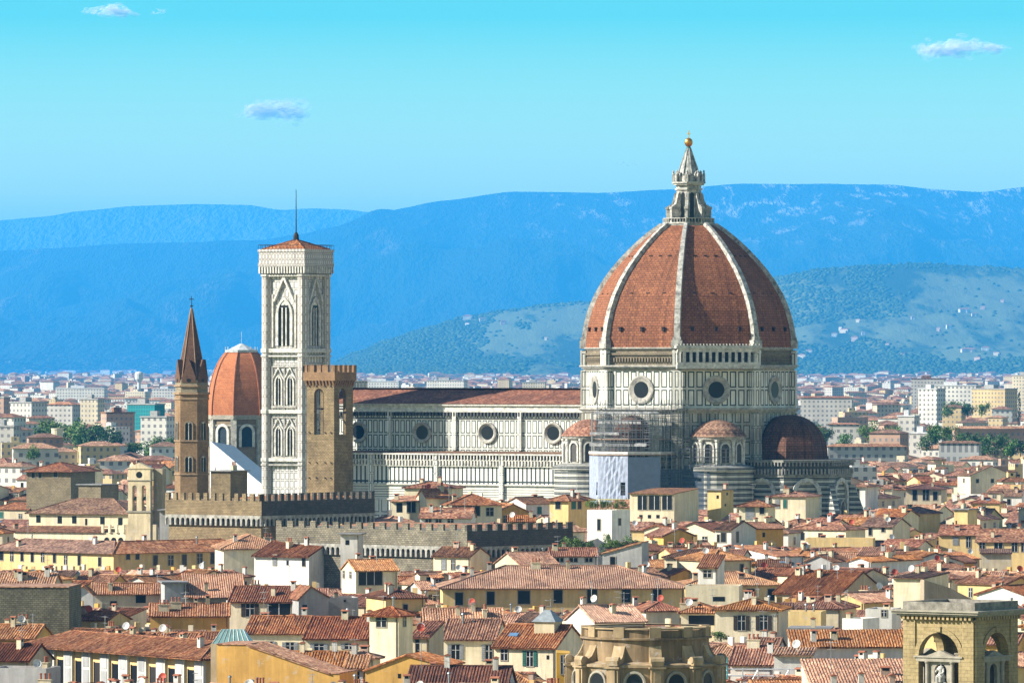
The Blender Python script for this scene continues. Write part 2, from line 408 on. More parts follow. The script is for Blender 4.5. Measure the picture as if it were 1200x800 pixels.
def terrain(name, hf, y0, y1, ny, px0, px1, nx, mat):
    mb = MB(); rows = []
    for j in range(ny):
        y = y0 + (y1 - y0) * j / (ny - 1)
        rows.append([Vector(((600 + 0) * 0 + (px0 + (px1 - px0) * i / (nx - 1) - 600) * y / F, y, 0)) for i in range(nx)])
        for p in rows[-1]: p.z = hf(p.x, p.y) - 2.0
    me = bpy.data.meshes.new(name)
    me.from_pydata([tuple(p) for r in rows for p in r], [], [(j * nx + i, j * nx + i + 1, (j + 1) * nx + i + 1, (j + 1) * nx + i) for j in range(ny - 1) for i in range(nx - 1)])
    me.polygons.foreach_set('use_smooth', [True] * len(me.polygons)); me.materials.append(mat)
    return tag(inst(name, me), kind='structure')
def hillmat(name, forest, field, rock, scale, thr, rockz=None, bump=8.0, ys=.12):
    m, nt, b = newmat(name); v = obvec(nt, (1, ys, 1), rnd=False); b.inputs['Roughness'].default_value = .95
    n1 = noise_(nt, v, scale, 5, .6); n2 = noise_(nt, v, scale * 9, 4, .65); n3 = noise_(nt, v, scale * 45, 2, .6)
    forc = mixc(nt, n3, tuple(x * .45 for x in forest), tuple(x * 1.5 for x in forest))
    fiec = mixc(nt, n2, field, tuple(x * .6 for x in field))
    k = ramp(nt, math_(nt, 'ADD', math_(nt, 'MULTIPLY', n1, .75), math_(nt, 'MULTIPLY', n2, .25)), [(thr - .03, 0.0), (thr + .03, 1.0)])
    col = mixc(nt, k, forc, fiec)
    if rockz:
        tcn = nt.nodes.new('ShaderNodeTexCoord'); sx = nd(nt, 'ShaderNodeSeparateXYZ', {0: tcn.outputs['Object']})
        zz = nd(nt, 'ShaderNodeMapRange', {0: sx.outputs[2], 1: rockz[0], 2: rockz[1]}).outputs[0]
        xx = nd(nt, 'ShaderNodeMapRange', {0: sx.outputs[0], 1: -600.0, 2: 1500.0}).outputs[0]
        rk = math_(nt, 'MULTIPLY', math_(nt, 'MULTIPLY', zz, xx), ramp(nt, n2, [(.53, 0.0), (.64, 1.0)]))
        col = mixc(nt, rk, col, rock)
    nt.links.new(col, b.inputs['Base Color'])
    bp = nd(nt, 'ShaderNodeBump', {'Height': math_(nt, 'ADD', n2, math_(nt, 'MULTIPLY', n3, .5)), 'Strength': .9, 'Distance': bump}); nt.links.new(bp.outputs[0], b.inputs['Normal'])
    return m
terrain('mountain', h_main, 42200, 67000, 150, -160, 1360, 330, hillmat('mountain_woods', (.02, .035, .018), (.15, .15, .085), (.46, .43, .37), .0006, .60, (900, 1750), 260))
terrain('mountain', h_back, 63500, 85500, 90, -160, 1000, 180, hillmat('mountain_woods', (.13, .19, .12), (.30, .33, .25), (.3, .3, .3), .0004, .60, None, 200))  # woods and fields paled in colour, standing in for thicker haze
terrain('hill', h_mid, 21800, 33000, 190, 200, 1360, 300, hillmat('hill_fields_and_woods', (.018, .045, .016), (.15, .185, .075), (.3, .3, .3), .0019, .505, None, 7, .09))

def hit(px, py, hf, y0, y1, n=500):       # where the sight line through a pixel meets a hill
    for i in range(n):
        y = y0 + (y1 - y0) * i / n
        p = P(px, py, y)
        if p.z <= hf(p.x, y): return p
    return None

# the air: one even, pale volume from a metre under the ground to just above the highest crest
hz = MB(); hz.box(-18000, 18000, -300, 92000, -1.0, 2200)
m, nt, b = newmat('haze_air'); nt.nodes.remove(b); out = [n for n in nt.nodes if n.type == 'OUTPUT_MATERIAL'][0]
vp = nd(nt, 'ShaderNodeVolumePrincipled'); vp.inputs['Color'].default_value = HAZE_COLOR; vp.inputs['Density'].default_value = HAZE_DENSITY
vp.inputs['Anisotropy'].default_value = 0.0
nt.links.new(vp.outputs[0], out.inputs['Volume'])
tag(hz.build('haze', m), kind='stuff')

# small fair-weather clouds far beyond the hills, above the haze
m, nt, b = newmat('cloud_puff'); nt.nodes.remove(b); out = [n for n in nt.nodes if n.type == 'OUTPUT_MATERIAL'][0]
dfb = nd(nt, 'ShaderNodeBsdfDiffuse'); dfb.inputs['Color'].default_value = (1.0, 1.0, 1.0, 1)
gn = nd(nt, 'ShaderNodeNewGeometry'); sc_ = nd(nt, 'ShaderNodeVectorMath', {0: gn.outputs['Normal']}, operation='SCALE'); sc_.inputs['Scale'].default_value = .55
av = nd(nt, 'ShaderNodeVectorMath', {0: sc_.outputs[0], 1: tuple(sd)}, operation='ADD'); nv = nd(nt, 'ShaderNodeVectorMath', {0: av.outputs[0]}, operation='NORMALIZE')
nt.links.new(nv.outputs[0], dfb.inputs['Normal'])
tlb = nd(nt, 'ShaderNodeBsdfTranslucent'); tlb.inputs['Color'].default_value = (1.0, 1.0, 1.0, 1)
ms1 = nd(nt, 'ShaderNodeMixShader', {0: .12, 1: dfb.outputs[0], 2: tlb.outputs[0]})
trb = nd(nt, 'ShaderNodeBsdfTransparent'); ms2 = nd(nt, 'ShaderNodeMixShader', {0: .10, 1: trb.outputs[0], 2: ms1.outputs[0]})
nt.links.new(ms2.outputs[0], out.inputs['Surface']); PUFF = m
def cloud(px, py, wpx, hpx, n, label, seed):
    Y = 120000.0; k = Y / F; rng = random.Random(int(seed * 10))
    c = P(px, py, Y); rx, rz = wpx * k / 2, hpx * k / 2; mb = MB()
    lumps = [(rng.uniform(-.85, .85), rng.uniform(-.3, .3), rng.uniform(-.5, .35)) for _ in range(7)]; lumps[0] = (.25, 0, .25); lumps[1] = (-.1, 0, .1)
    for i in range(int(n * 0.9)):
        lx, ly, lz = rng.choice(lumps); s = (1 - abs(lx) * .7) * .42
        p = Vector(((lx + rng.gauss(0, s * .78)) * rx, (ly + rng.gauss(0, s)) * rx * .5, (lz * (1 - abs(lx) * .6) + rng.gauss(0, s * .78)) * rz))
        r = rng.uniform(.05, .16) * rx * .75; st = rng.uniform(1.0, 1.7)
        q = MB(); q.lathe([(r * math.sin(RAD(a)) if 0 < a < 180 else 0, -r * .7 * math.cos(RAD(a))) for a in (0, 36, 72, 108, 144, 180)], 9, a0=rng.uniform(0, 40), sm=True)
        mb.add(q, Matrix.Translation(p) @ Matrix.Scale(st, 4, (1, 0, 0)))
    o = mb.build('cloud', PUFF); o.location = c
    tag(o, label, 'cloud', 'small clouds in the blue sky')
cloud(330, 130, 84, 34, 420, 'largest white puffy cloud, hanging above the tall marble bell tower', 1.3)
cloud(128, 13, 62, 20, 200, 'flat white cloud wisp at the top edge of the sky', 4.1)
cloud(187, 14, 20, 14, 60, 'tiny round cloud tuft beside the wisp at the sky edge', 7.7)
cloud(1122, 57, 100, 26, 300, 'long thin cloud with a bright knot, above the long mountain crest', 2.9)
cloud(733, 192, 24, 10, 22, 'faint smudge of cloud beside the cathedral lantern', 5.5)

# ------------------------------------------------------------------ the cathedral
KD = 1600.0 / F
DTH = -30.3
def zd(py, k=KD): return H - (py - HOR) * k
D0 = P(807, 700, 1600.0); D0.z = 0
MP_BIG = marble(2.05, 4.4, .16); MP_SMALL = marble(1.25, 2.6, .12, grime=.6); MP_STRIPE = marble(400.0, 1.3, .30, offs=(200, 0), base=(.58, .57, .52), green=(.05, .06, .065), gap=.32, grime=.6)
MP_ARC = marble(1.25, 5.2, .22, green=(.03, .045, .05), base=(.70, .68, .63), grime=.35, offs=(0, 2.0), gap=0.0); ROUGH = stone((.38, .31, .21), (.28, .23, .16), .8, .35, .05, key='bare_masonry')
RIBM = plain((.60, .58, .52), .7, 0, 'rib_marble', .5)
DOMEB = brickdome((.41, .16, .07), (.29, .105, .046)); DOMEB2 = brickdome((.37, .145, .065), (.26, .094, .043))
cat = thing('cathedral', 'huge marble cathedral with a brick octagonal dome, white ribs and tall lantern', 'cathedral', D0, DTH)
FM = lambda phi, a: Matrix.Rotation(RAD(phi), 4, 'Z') @ Matrix.Translation((0, -a, 0))   # frame of the wall whose outward normal is phi
C8 = math.cos(RAD(22.5))
# lower octagon, drum and cornices
mb = MB(); mb.prism(poly_ring(26.6), 0, 46.6); mb.build('crossing_wall', marble(2.2, 4.0, .22, grime=.9, base=(.52, .50, .45)), cat)
mb = MB(); mb.prism(poly_ring(26.3), 47.9, 57.2)
drum = mb.build('drum', marble(2.15, 4.5, .30, offs=(1.07, -3.2), gap=.26, base=(.74, .72, .66), grime=.55), cat)
def oct_cornice(name, R, z0, z1, steps=3, mat=MARBLE_D, dr=.5):
    mb = MB()
    for i in range(steps):
        a, b_ = z0 + (z1 - z0) * i / steps, z0 + (z1 - z0) * (i + 1) / steps
        mb.prism(poly_ring(R + dr * i), a, b_ - .01)
    return mb.build(name, mat, cat)
oct_cornice('cornice', 26.9, 46.6, 47.9); oct_cornice('cornice', 26.6, 57.2, 58.5)
mb = MB(); mb.prism(poly_ring(26.0), 58.5, 62.2); mb.build('bare_masonry_band', ROUGH, cat)
oct_cornice('cornice', 26.2, 62.2, 62.9, 2)
for k in range(8):                        # corner piers of the drum
    a = 22.5 + 45 * k
    mb = MB(); mb.box(-1.5, 1.5, -.75, .5, 47.9, 57.2); mb.box(-1.15, 1.15, -.85, .5, 58.5, 62.2)
    mb.build('corner_pier', marble(1.5, 4.5, .2, offs=(.75, -3.2), grime=.6, gap=.3), cat, FM(a, 26.3))
    mb = MB(); mb.box(-1.3, 1.3, -.7, .3, 20, 46.5); mb.build('corner_pier', marble(1.3, 3.6, .16, offs=(.65, 0), grime=.9, base=(.52, .50, .45)), cat, FM(a, 26.6))
for k in range(8):                        # round windows with deep splayed rims
    phi = 45.0 * k
    mb = MB(); ax = Matrix.Translation((0, 0, 52.4)) @ Matrix.Rotation(RAD(90), 4, 'X')
    t = MB(); t.lathe([(3.55, 0), (3.5, .35), (3.15, .42), (2.9, .34), (2.05, .08)], 28, 0, sm=False); mb.add(t, ax)
    o = mb.build('round_window_frame', MARBLE_D, cat, FM(phi, 26.3 * C8))
    t = MB(); t.lathe([(2.05, .1), (0, .1)], 28); q = MB(); q.add(t, ax); q.build('pane', VOID, o)
for k in range(8):
    if k == 1: continue
    phi = 45.0 * k
    mb = MB(); mb.box(-9.6, 9.6, -.5, .1, 61.0, 61.5)
    for i in range(24): x = -9.4 + i * .8; mb.box(x, x + .36, -.55, .1, 59.3, 60.3)
    mb.build('brick_bracket_course', ROUGH, cat, FM(phi, 26.0 * C8))
# the one finished arcaded gallery
gf = FM(45, 26.0 * C8)
mb = MB(); mb.box(-10.6, 10.6, -2.2, 0, 57.6, 58.6); mb.box(-10.9, 10.9, -2.5, 0, 62.6, 63.3)
mb.box(-10.5, 10.5, -2.2, -1.75, 58.6, 59.2); mb.box(-10.5, 10.5, -2.15, -1.6, 61.7, 62.6)
for i in range(13):
    x = -10.3 + i * 1.66; mb.box(x - .33, x + .33, -2.1, -1.55, 59.2, 61.7)
gal = mb.build('arcaded_gallery', MARBLE, cat, gf)
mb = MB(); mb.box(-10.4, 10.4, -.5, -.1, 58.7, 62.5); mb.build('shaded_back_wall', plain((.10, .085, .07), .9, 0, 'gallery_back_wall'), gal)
mb = MB()
for i in range(26): x = -10.6 + i * .84; mb.box(x, x + .3, -2.4, -2.1, 63.3, 63.75)
mb.build('balustrade', MARBLE, gal)
# dome: eight brick sails
DP = [(26.4, 62.6), (26.15, 65.0), (25.6, 68.4), (24.6, 72.0), (23.1, 75.6), (21.0, 79.2), (19.1, 81.8), (16.9, 84.4), (14.3, 87.1), (11.7, 89.5), (9.0, 91.7), (6.6, 93.3)]
for k in range(8):
    a0, a1 = 22.5 + 45 * k - 45, 22.5 + 45 * k
    mb = MB()
    for (r0, z0), (r1, z1) in zip(DP, DP[1:]):
        n = 4
        for i in range(n):
            def q(r, z, t):
                A = (r * math.sin(RAD(a0)), -r * math.cos(RAD(a0))); B = (r * math.sin(RAD(a1)), -r * math.cos(RAD(a1)))
                return (A[0] + (B[0] - A[0]) * t, A[1] + (B[1] - A[1]) * t, z)
            mb.poly([q(r0, z0, i / n), q(r0, z0, (i + 1) / n), q(r1, z1, (i + 1) / n), q(r1, z1, i / n)], 0)
    mb.build('dome_sail', DOMEB if k % 3 else DOMEB2, cat)
    am = 45 * k
    mb = MB()
    for (r, z, w) in ((25.7, 66.9, .56), (22.1, 75.4, .5), (15.2, 84.7, .42)):
        for i in (-1, 0, 1):
            ap = r * C8
            t = MB(); t.box(-.32, .32, -.62, .5, 0, .85); t.box(-.45, .45, -.8, .3, .85, 1.0)
            mb.add(t, FM(am, ap) @ Matrix.Translation((i * r * w * .42, 0, z)))
    mb.build('air_holes', plain((.05, .035, .03), .9, 0, 'air_hole_dark'), cat)  # projecting boxes; the darkness inside the holes is put into their colour
for k in range(8):
    a = 22.5 + 45 * k
    mb = MB(); pr = []
    for (r, z) in DP:
        w = .42 + .5 * (r / 26.4); o_ = 1.0
        pr.append((r, z, w))
    for (r0, z0, w0), (r1, z1, w1) in zip(pr, pr[1:]):
        nx, nz = (z1 - z0), (r0 - r1); l = math.hypot(nx, nz); ux, uz = nx / l, nz / l
        A = [(-w0, -(r0 - .8), z0), (-w0 * .8, -(r0 + ux * .8), z0 + uz * .8), (w0 * .8, -(r0 + ux * .8), z0 + uz * .8), (w0, -(r0 - .8), z0)]
        B = [(-w1, -(r1 - .8), z1), (-w1 * .8, -(r1 + ux * .8), z1 + uz * .8), (w1 * .8, -(r1 + ux * .8), z1 + uz * .8), (w1, -(r1 - .8), z1)]
        for i in range(3): mb.poly([A[i], A[i + 1], B[i + 1], B[i]])
    mb.box(-1.35, 1.35, -27.3, -25.2, 62.6, 64.6); mb.box(-1.0, 1.0, -27.1, -25.2, 64.6, 65.4)
    mb.build('rib', RIBM, cat, Matrix.Rotation(RAD(a), 4, 'Z'))
# lantern
lan = MB(); lan.prism(poly_ring(7.0), 93.0, 93.7); lan.prism(poly_ring(7.3), 93.7, 94.1)
for k in range(8):
    for i in range(6):
        a, b_ = poly_ring(7.1)[k], poly_ring(7.1)[(k + 1) % 8]; t = i / 6
        lan.box(a[0] + (b_[0] - a[0]) * t - .09, a[0] + (b_[0] - a[0]) * t + .09, a[1] + (b_[1] - a[1]) * t - .09, a[1] + (b_[1] - a[1]) * t + .09, 94.1, 95.0)
lan.prism(poly_ring(7.2), 95.0, 95.2); lan.prism(poly_ring(6.8), 95.2, 95.21)
lan.prism(poly_ring(3.5), 94.1, 103.4); lan.prism(poly_ring(3.9), 102.2, 102.6)
lan.prism(poly_ring(4.3), 103.4, 103.8); lan.prism(poly_ring(4.7), 103.8, 104.2); lan.prism(poly_ring(3.6), 104.2, 105.7)
for k in range(8):
    t = MB(); t.box(-.35, .35, -4.6, -3.9, 104.2, 106.1); t.lathe([(.38, 106.1), (.2, 106.5), (.3, 106.8), (0, 107.3)], 6, c=(0, -4.25)); t.box(-.75, .75, -3.75, -3.4, 104.4, 106.3)
    t.prism([(-.7, -3.7), (.7, -3.7), (.7, -3.4), (-.7, -3.4)], 106.3, 106.9, pl2=[(-.1, -3.7), (.1, -3.7), (.1, -3.4), (-.1, -3.4)])
    lan.add(t, Matrix.Rotation(RAD(22.5 + 45 * k), 4, 'Z'))
lantern = lan.build('lantern', RIBM, cat); lantern.scale = (.9, .9, 1)
for k in range(8):
    t = MB()                              # scrolled buttress
    pts = [(-6.3, 94.1), (-6.3, 97.6), (-5.7, 98.3), (-4.9, 98.6), (-4.4, 99.6), (-4.0, 101.2), (-3.3, 101.8), (-3.3, 94.1)]
    t.poly([(-.4, y, z) for y, z in pts]); t.poly([(.4, y, z) for y, z in pts][::-1])
    for (a, b_), (c, d) in zip(pts, pts[1:]): t.poly([(-.4, a, b_), (.4, a, b_), (.4, c, d), (-.4, c, d)])
    t.box(-.55, .55, -6.5, -5.6, 97.4, 98.0)
    t.build('buttress', RIBM, lantern, Matrix.Rotation(RAD(22.5 + 45 * k), 4, 'Z'))
    t = MB(); t.poly([(p[0], -.05, p[1]) for p in arch(1.15, 7.0, 8)]); t.build('window', VOID, lantern, FM(45 * k, 3.5 * C8) @ Matrix.Translation((0, 0, 94.6)))
cone = MB(); cone.lathe([(3.2, 105.7), (2.55, 107.2), (1.7, 109.6), (.75, 112.2), (.55, 112.7)], 16)
for k in range(8):
    t = MB(); t.tube((0, -3.25, 105.9), (0, -.6, 112.6), .16, 5); cone.add(t, Matrix.Rotation(RAD(45 * k), 4, 'Z'))
cone.build('cone_roof', plain((.50, .50, .46), .6, 0, 'marble_cone', .5), lantern)
cone = MB(); cone.lathe([(1.25, 110.4), (.8, 112.2), (.5, 113.1)], 12); cone.build('copper_tip', plain((.09, .16, .15), .6, .2, 'verdigris'), lantern)
bl = MB(); bl.lathe([(1.15 * math.sin(RAD(a)), 114.1 - 1.15 * math.cos(RAD(a))) for a in range(0, 181, 15)], 16, sm=True)
bl.build('ball', plain((.75, .36, .07), .3, .85, 'gilded_copper', .1), lantern)
cr = MB(); cr.box(-.1, .1, -.1, .1, 115.2, 117.1); cr.box(-.5, .5, -.1, .1, 116.2, 116.45); cr.build('cross', plain((.6, .4, .15), .4, .8, 'gilt_cross'), lantern)

# nave
NX0, NX1 = -101.0, -22.0
mb = MB(); mb.box(NX0, NX1, -10.4, 10.4, 30, 46.6); clere = mb.build('clerestory_wall', marble(1.62, 3.7, .24, offs=(.4, -.35), base=(.70, .69, .64), grime=.35, gap=.2), cat)
mb = MB(); mb.box(NX0 - .4, NX1, -10.9, 10.9, 46.6, 47.2); mb.box(NX0 - .4, NX1, -11.2, 11.2, 48.2, 48.7); mb.build('cornice', MARBLE, cat)
mb = MB(); mb.box(NX0 - .2, NX1, -10.7, 10.7, 47.2, 48.2); mb.build('frieze', MARBLE, cat)
mb = MB()
for i in range(78): x = NX0 + 1 + i; mb.box(x, x + .45, -11.1, -10.4, 45.6, 46.6)
mb.box(NX0, NX1, -10.62, -10.4, 44.9, 45.2); mb.build('bracket_course', plain((.10, .10, .10), .8, 0, 'dark_grey_stone'), cat)  # brackets and the thin band below share one dark grey
mb = MB(); mb.poly([(NX0, -11.4, 48.7), (NX1, -11.4, 48.7), (NX1, 0, 52.2), (NX0, 0, 52.2)]); mb.poly([(NX0, 11.4, 48.7), (NX0, 0, 52.7), (NX1, 0, 52.7), (NX1, 11.4, 48.7)])
mb.poly([(NX0, -11.4, 48.7), (NX0, 0, 52.7), (NX0, 11.4, 48.7)]); mb.build('nave_roof', tiles('maroon'), cat)
for x in (-90.5, -71.5, -52.2, -33.0):
    mb = MB(); ax = Matrix.Translation((x, -10.4, 41.4)) @ Matrix.Rotation(RAD(90), 4, 'X')
    t = MB(); t.lathe([(2.75, 0), (2.7, .5), (2.4, .58), (2.2, .45), (1.75, .08)], 24); mb.add(t, ax); o = mb.build('round_window_frame', MARBLE_D, cat)
    t = MB(); t.lathe([(1.8, .1), (0, .1)], 24); q = MB(); q.add(t, ax); q.build('pane', VOID, o)
for x in (-81, -61.8, -42.6):
    mb = MB(); mb.box(x - .55, x + .55, -11.0, -10.4, 37, 46.6); mb.build('pilaster', marble(1.1, 3.7, .12, offs=(.55, -.35)), cat)
mb = MB(); mb.box(NX0, -20.0, -20.2, 20.2, 0, 24.6); mb.build('aisle_wall', marble(2.6, 5.5, .2, offs=(0, 1), base=(.70, .68, .63), grime=.4), cat)
mb = MB(); mb.box(NX0, -20.0, -20.2, 20.2, 24.7, 28.4); mb.build('aisle_band', marble(300, 1.25, .14, offs=(150, 0), gap=.3, base=(.70, .67, .6)), cat)
mb = MB(); mb.box(NX0, -20.0, -20.2, 20.2, 28.5, 33.1); mb.build('aisle_blind_arcade', MP_ARC, cat)
mb = MB()
for (z0, z1, o_) in ((24.5, 24.85, .35), (28.3, 28.65, .4), (33.0, 33.4, .5), (35.9, 36.3, 1.0)): mb.box(NX0, -20, -20.2 - o_, -10.4, z0, z1); mb.box(NX0, -20, 10.4, 20.2 + o_, z0, z1)
mb.box(NX0, -20, -20.9, -20.4, 34.5, 34.75); mb.build('string_course', MARBLE, cat)
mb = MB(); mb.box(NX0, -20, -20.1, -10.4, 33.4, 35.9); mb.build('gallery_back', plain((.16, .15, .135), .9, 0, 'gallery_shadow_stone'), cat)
mb = MB()
for i in range(88): x = NX0 + .3 + i * .92; mb.box(x, x + .42, -21.0, -20.2, 33.4, 34.5); mb.box(x, x + .3, -21.1, -20.85, 34.75, 35.9)
mb.build('gallery_balustrade', MARBLE, cat)
mb = MB(); mb.poly([(NX0, -20.9, 36.3), (-20, -20.9, 36.3), (-20, -10.4, 36.75), (NX0, -10.4, 36.75)]); mb.poly([(NX0, 20.9, 36.3), (NX0, 10.4, 36.75), (-20, 10.4, 36.75), (-20, 20.9, 36.3)]); mb.build('aisle_roof', tiles('brown'), cat)
for x in (-100, -80.5, -61.3, -42.2):
    mb = MB(); mb.box(x - .6, x + .6, -20.9, -20.2, 0, 36); mb.build('buttress', marble(1.0, 2.4, .14), cat)
for x in (-70.5, -51.5, -32.5):           # gabled side portals and tall windows
    mb = arch_win(2.2, 9, .8, .7, 1, 0, True, 1); t = MB()
    t.prism([(-2.4, -.9), (2.4, -.9), (2.4, -.3), (-2.4, -.3)], 9.6, 13.4, 0, pl2=[(-.05, -.9), (.05, -.9), (.05, -.3), (-.05, -.3)]); mb.add(t)
    mb.build('aisle_window', [MARBLE, VOID], cat, Matrix.Translation((x, -20.25, 12.5)))
mb = MB(); mb.box(NX0 - 2, NX0, -20.4, 20.4, 0, 37); mb.box(NX0 - 2, NX0, -11, 11, 37, 54.5); mb.build('front_wall', marble(1.6, 3.4, .2), cat)

# the three big tribunes and the small exedrae between them
def tribune(phi, q=1.0):
    T = Matrix.Rotation(RAD(phi), 4, 'Z') @ Matrix.Translation((0, -28.5, 0)) @ Matrix.Diagonal((q, q, 1, 1))
    mb = MB(); mb.prism(poly_ring(15.2), 0, 31.0); w = mb.build('tribune_wall', MP_STRIPE, cat, T)
    mb = MB(); mb.prism(poly_ring(15.6), 31.0, 31.7); mb.prism(poly_ring(16.2), 34.6, 35.2); mb.build('cornice', plain((.33, .32, .28), .7, 0, 'dark_grey_marble', .4), cat, T)  # both cornices in a darker grey than the balustrade
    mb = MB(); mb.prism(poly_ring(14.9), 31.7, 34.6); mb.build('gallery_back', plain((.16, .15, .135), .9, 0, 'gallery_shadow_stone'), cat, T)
    mb = MB()
    for k in range(8):
        for i in range(13):
            t = MB(); t.box(-.24, .24, -.5, .4, 0, 1.3); t.box(-.15, .15, -.75, -.45, 2.0, 3.0); mb.add(t, FM(45 * k, 15.4 * C8) @ Matrix.Translation((-5.6 + i * .93, 0, 31.7)))
    mb.build('gallery_balustrade', plain((.42, .40, .36), .7, 0, 'grey_marble', .4), cat, T)
    for k in (-2, -1, 0, 1, 2):
        o = Matrix.Rotation(RAD(45 * k), 4, 'Z') @ Matrix.Translation((0, -15.2 * C8, 0))
        arch_win(5.4, 8.2, 1.0, .6, 1, 0).build('blind_arch', [plain((.70, .68, .62), .7, 0, 'pale_grey_marble', .4), MP_STRIPE], cat, T @ o @ Matrix.Translation((0, 0, 21.6)))
        arch_win(1.9, 6.0, .5, .8, 1, 0, True).build('window', [MARBLE_D, VOID], cat, T @ o @ Matrix.Translation((0, -.1, 19.0)))
        mb = MB(); a = 22.5                # sloping buttress at the corner
        mb.prism([(-.8, -11.0), (.8, -11.0), (.8, 0), (-.8, 0)], 0, 29, pl2=[(-.8, -1.2), (.8, -1.2), (.8, 0), (-.8, 0)])
        if k < 2: mb.build('corner_buttress', MP_STRIPE, cat, T @ Matrix.Rotation(RAD(45 * k + 22.5), 4, 'Z') @ Matrix.Translation((0, -15.0, 0)))
    mb = MB(); pr = [(9.5 * math.cos(RAD(a)) ** .9, 35.2 + 10.2 * math.sin(RAD(a))) for a in range(0, 86, 8)] + [(.2, 45.4)]
    mb.prism(poly_ring(9.7), 35.2, 36.0)
    mb.lathe([(r, z + .8) for r, z in pr], 8, a0=22.5); mb.build('half_dome', brickdome((.19, .085, .05), (.13, .06, .036)), cat, T)
tribune(90); tribune(0, .62); tribune(180)
for phi in (45, -45, 135, -135):
    T = Matrix.Rotation(RAD(phi), 4, 'Z') @ Matrix.Translation((0, -25.5, 0))
    mb = MB(); mb.lathe([(9.0, 0), (9.0, 32.5), (9.5, 32.6), (9.5, 33.4), (6.6, 34.2)], 20); mb.build('exedra_base', MP_STRIPE, cat, T)
    mb = MB(); mb.lathe([(6.4, 33.5), (6.4, 40.1), (6.9, 40.2), (7.1, 40.9)], 24); mb.build('exedra_wall', MARBLE_D, cat, T)
    mb = MB(); mb.lathe([(7.3, 40.9), (5.9, 42.6), (3.9, 44.1), (1.8, 44.9), (0, 45.1)], 20); mb.build('exedra_roof', tiles('brown' if phi == 45 else 'red'), cat, T)
    for a in (-72, -36, 0, 36, 72):
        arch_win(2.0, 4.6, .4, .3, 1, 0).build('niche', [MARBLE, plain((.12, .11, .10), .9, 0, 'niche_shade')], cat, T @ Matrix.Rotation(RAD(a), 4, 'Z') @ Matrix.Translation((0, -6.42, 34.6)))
    for a in (-54, -18, 18, 54):
        mb = MB(); mb.lathe([(.4, 33.6), (.4, 39.6), (.6, 39.8), (.6, 40.2)], 8); mb.build('column', MARBLE, cat, T @ Matrix.Rotation(RAD(a), 4, 'Z') @ Matrix.Translation((0, -6.7, 0)))

# scaffolding and sheeting round the tribune under repair
sc = thing('scaffolding', 'steel scaffolding with pale blue sheeting wrapped round the tribune under the dome', 'scaffolding', D0, DTH)
T = Matrix.Translation((0, -28.5, 0))
def scaf(mb, ring, z0, z1, dz, n):
    pts = []
    for a, b_ in zip(ring, ring[1:]):
        for i in range(n): t = i / n; pts.append((a[0] + (b_[0] - a[0]) * t, a[1] + (b_[1] - a[1]) * t))
    pts.append(ring[-1]); z = z0
    for p in pts: mb.tube((*p, z0), (*p, z1), .085, 4)
    while z <= z1:
        for p, q in zip(pts, pts[1:]):
            mb.tube((*p, z), (*q, z), .075, 4); mb.tube((*p, z - .9), (*q, z - .9), .05, 4)
        z += dz
    for i, (p, q) in enumerate(zip(pts, pts[1:])):
        if i % 3 == 0: mb.tube((*p, z0), (*q, z1), .06, 4)
RG = poly_ring(10.6); ring = [RG[k % 8] for k in (5, 6, 7, 0, 1, 2)]
mb = MB(); scaf(mb, ring, 0, 37, 2.0, 4); scaf(mb, [(10.0, -4), (13.5, 1.0), (20.5, 2.0), (24.0, 6.5)], 0, 38, 2.0, 4); RG2 = poly_ring(9.2); ring2 = [RG2[k % 8] for k in (5, 6, 7, 0, 1, 2)]
scaf(mb, ring2, 35, 45.5, 1.4, 7); scaf(mb, [(-13, 5), (-9.5, -1), (8.5, -1), (13, 5)], 37, 50.0, 1.5, 8); scaf(mb, [(-9.5, -4), (-8, -6), (8, -6), (9.5, -4)], 36, 47.0, 1.5, 8)
mb.build('pole_frame', STEEL, sc, T)
mb = MB(); mb.prism(poly_ring(10.9), 36.4, 36.7); mb.prism(poly_ring(9.4), 40.2, 40.4); mb.box(-9.5, 8.5, -1.2, 1.5, 45.5, 45.7); mb.build('deck', plain((.42, .30, .22), .8, 0, 'scaffold_boards'), sc, T)
mb = MB(); 
for (a, b_) in ((ring[2], ring[3]), (ring[1], ring[2])):
    A, B = Vector((*a, 0)) * 1.02, Vector((*b_, 0)) * 1.02; n = 12
    for i in range(n):
        for j in range(8):
            def q(i, j):
                p = A.lerp(B, i / n); bul = 1.1 * math.sin(i * 2.1 + j * 1.3) * math.sin(math.pi * i / n); return (p.x * (1 + bul * .02), p.y * (1 + bul * .02), 23.5 + (36.2 - 23.5) * j / 8)
            if (i, j) in ((9, 3), (9, 2), (10, 3), (10, 2)) : continue
            mb.poly([q(i, j), q(i + 1, j), q(i + 1, j + 1), q(i, j + 1)])
mb.build('sheeting', plain((.40, .45, .57), .7, 0, 'pale_blue_netting', .15), sc, T)
mb = MB(); NP = [Vector((10.1, -4.2, 0)), Vector((13.6, .8, 0)), Vector((20.5, 1.8, 0))]
for A, B in zip(NP, NP[1:]):
    for i in range(6):
        for j in range(5):
            q = lambda i, j: (*(A.lerp(B, i / 6)).xy, 14 + 19 * j / 5)
            mb.poly([q(i, j), q(i + 1, j), q(i + 1, j + 1), q(i, j + 1)])
m, nt, b = newmat('dark_blue_netting'); b.inputs['Base Color'].default_value = (.06, .09, .13, 1); b.inputs['Alpha'].default_value = .62
mb.build('dark_netting', m, sc, T)
mb = MB(); A, B = Vector((*ring[3], 0)) * 1.02, Vector((*ring[4], 0)) * 1.02
for i in range(6):
    for j in range(6):
        q = lambda i, j: (*(A.lerp(B, i / 6)).xy, 18 + 18 * j / 6)
        mb.poly([q(i, j), q(i + 1, j), q(i + 1, j + 1), q(i, j + 1)])
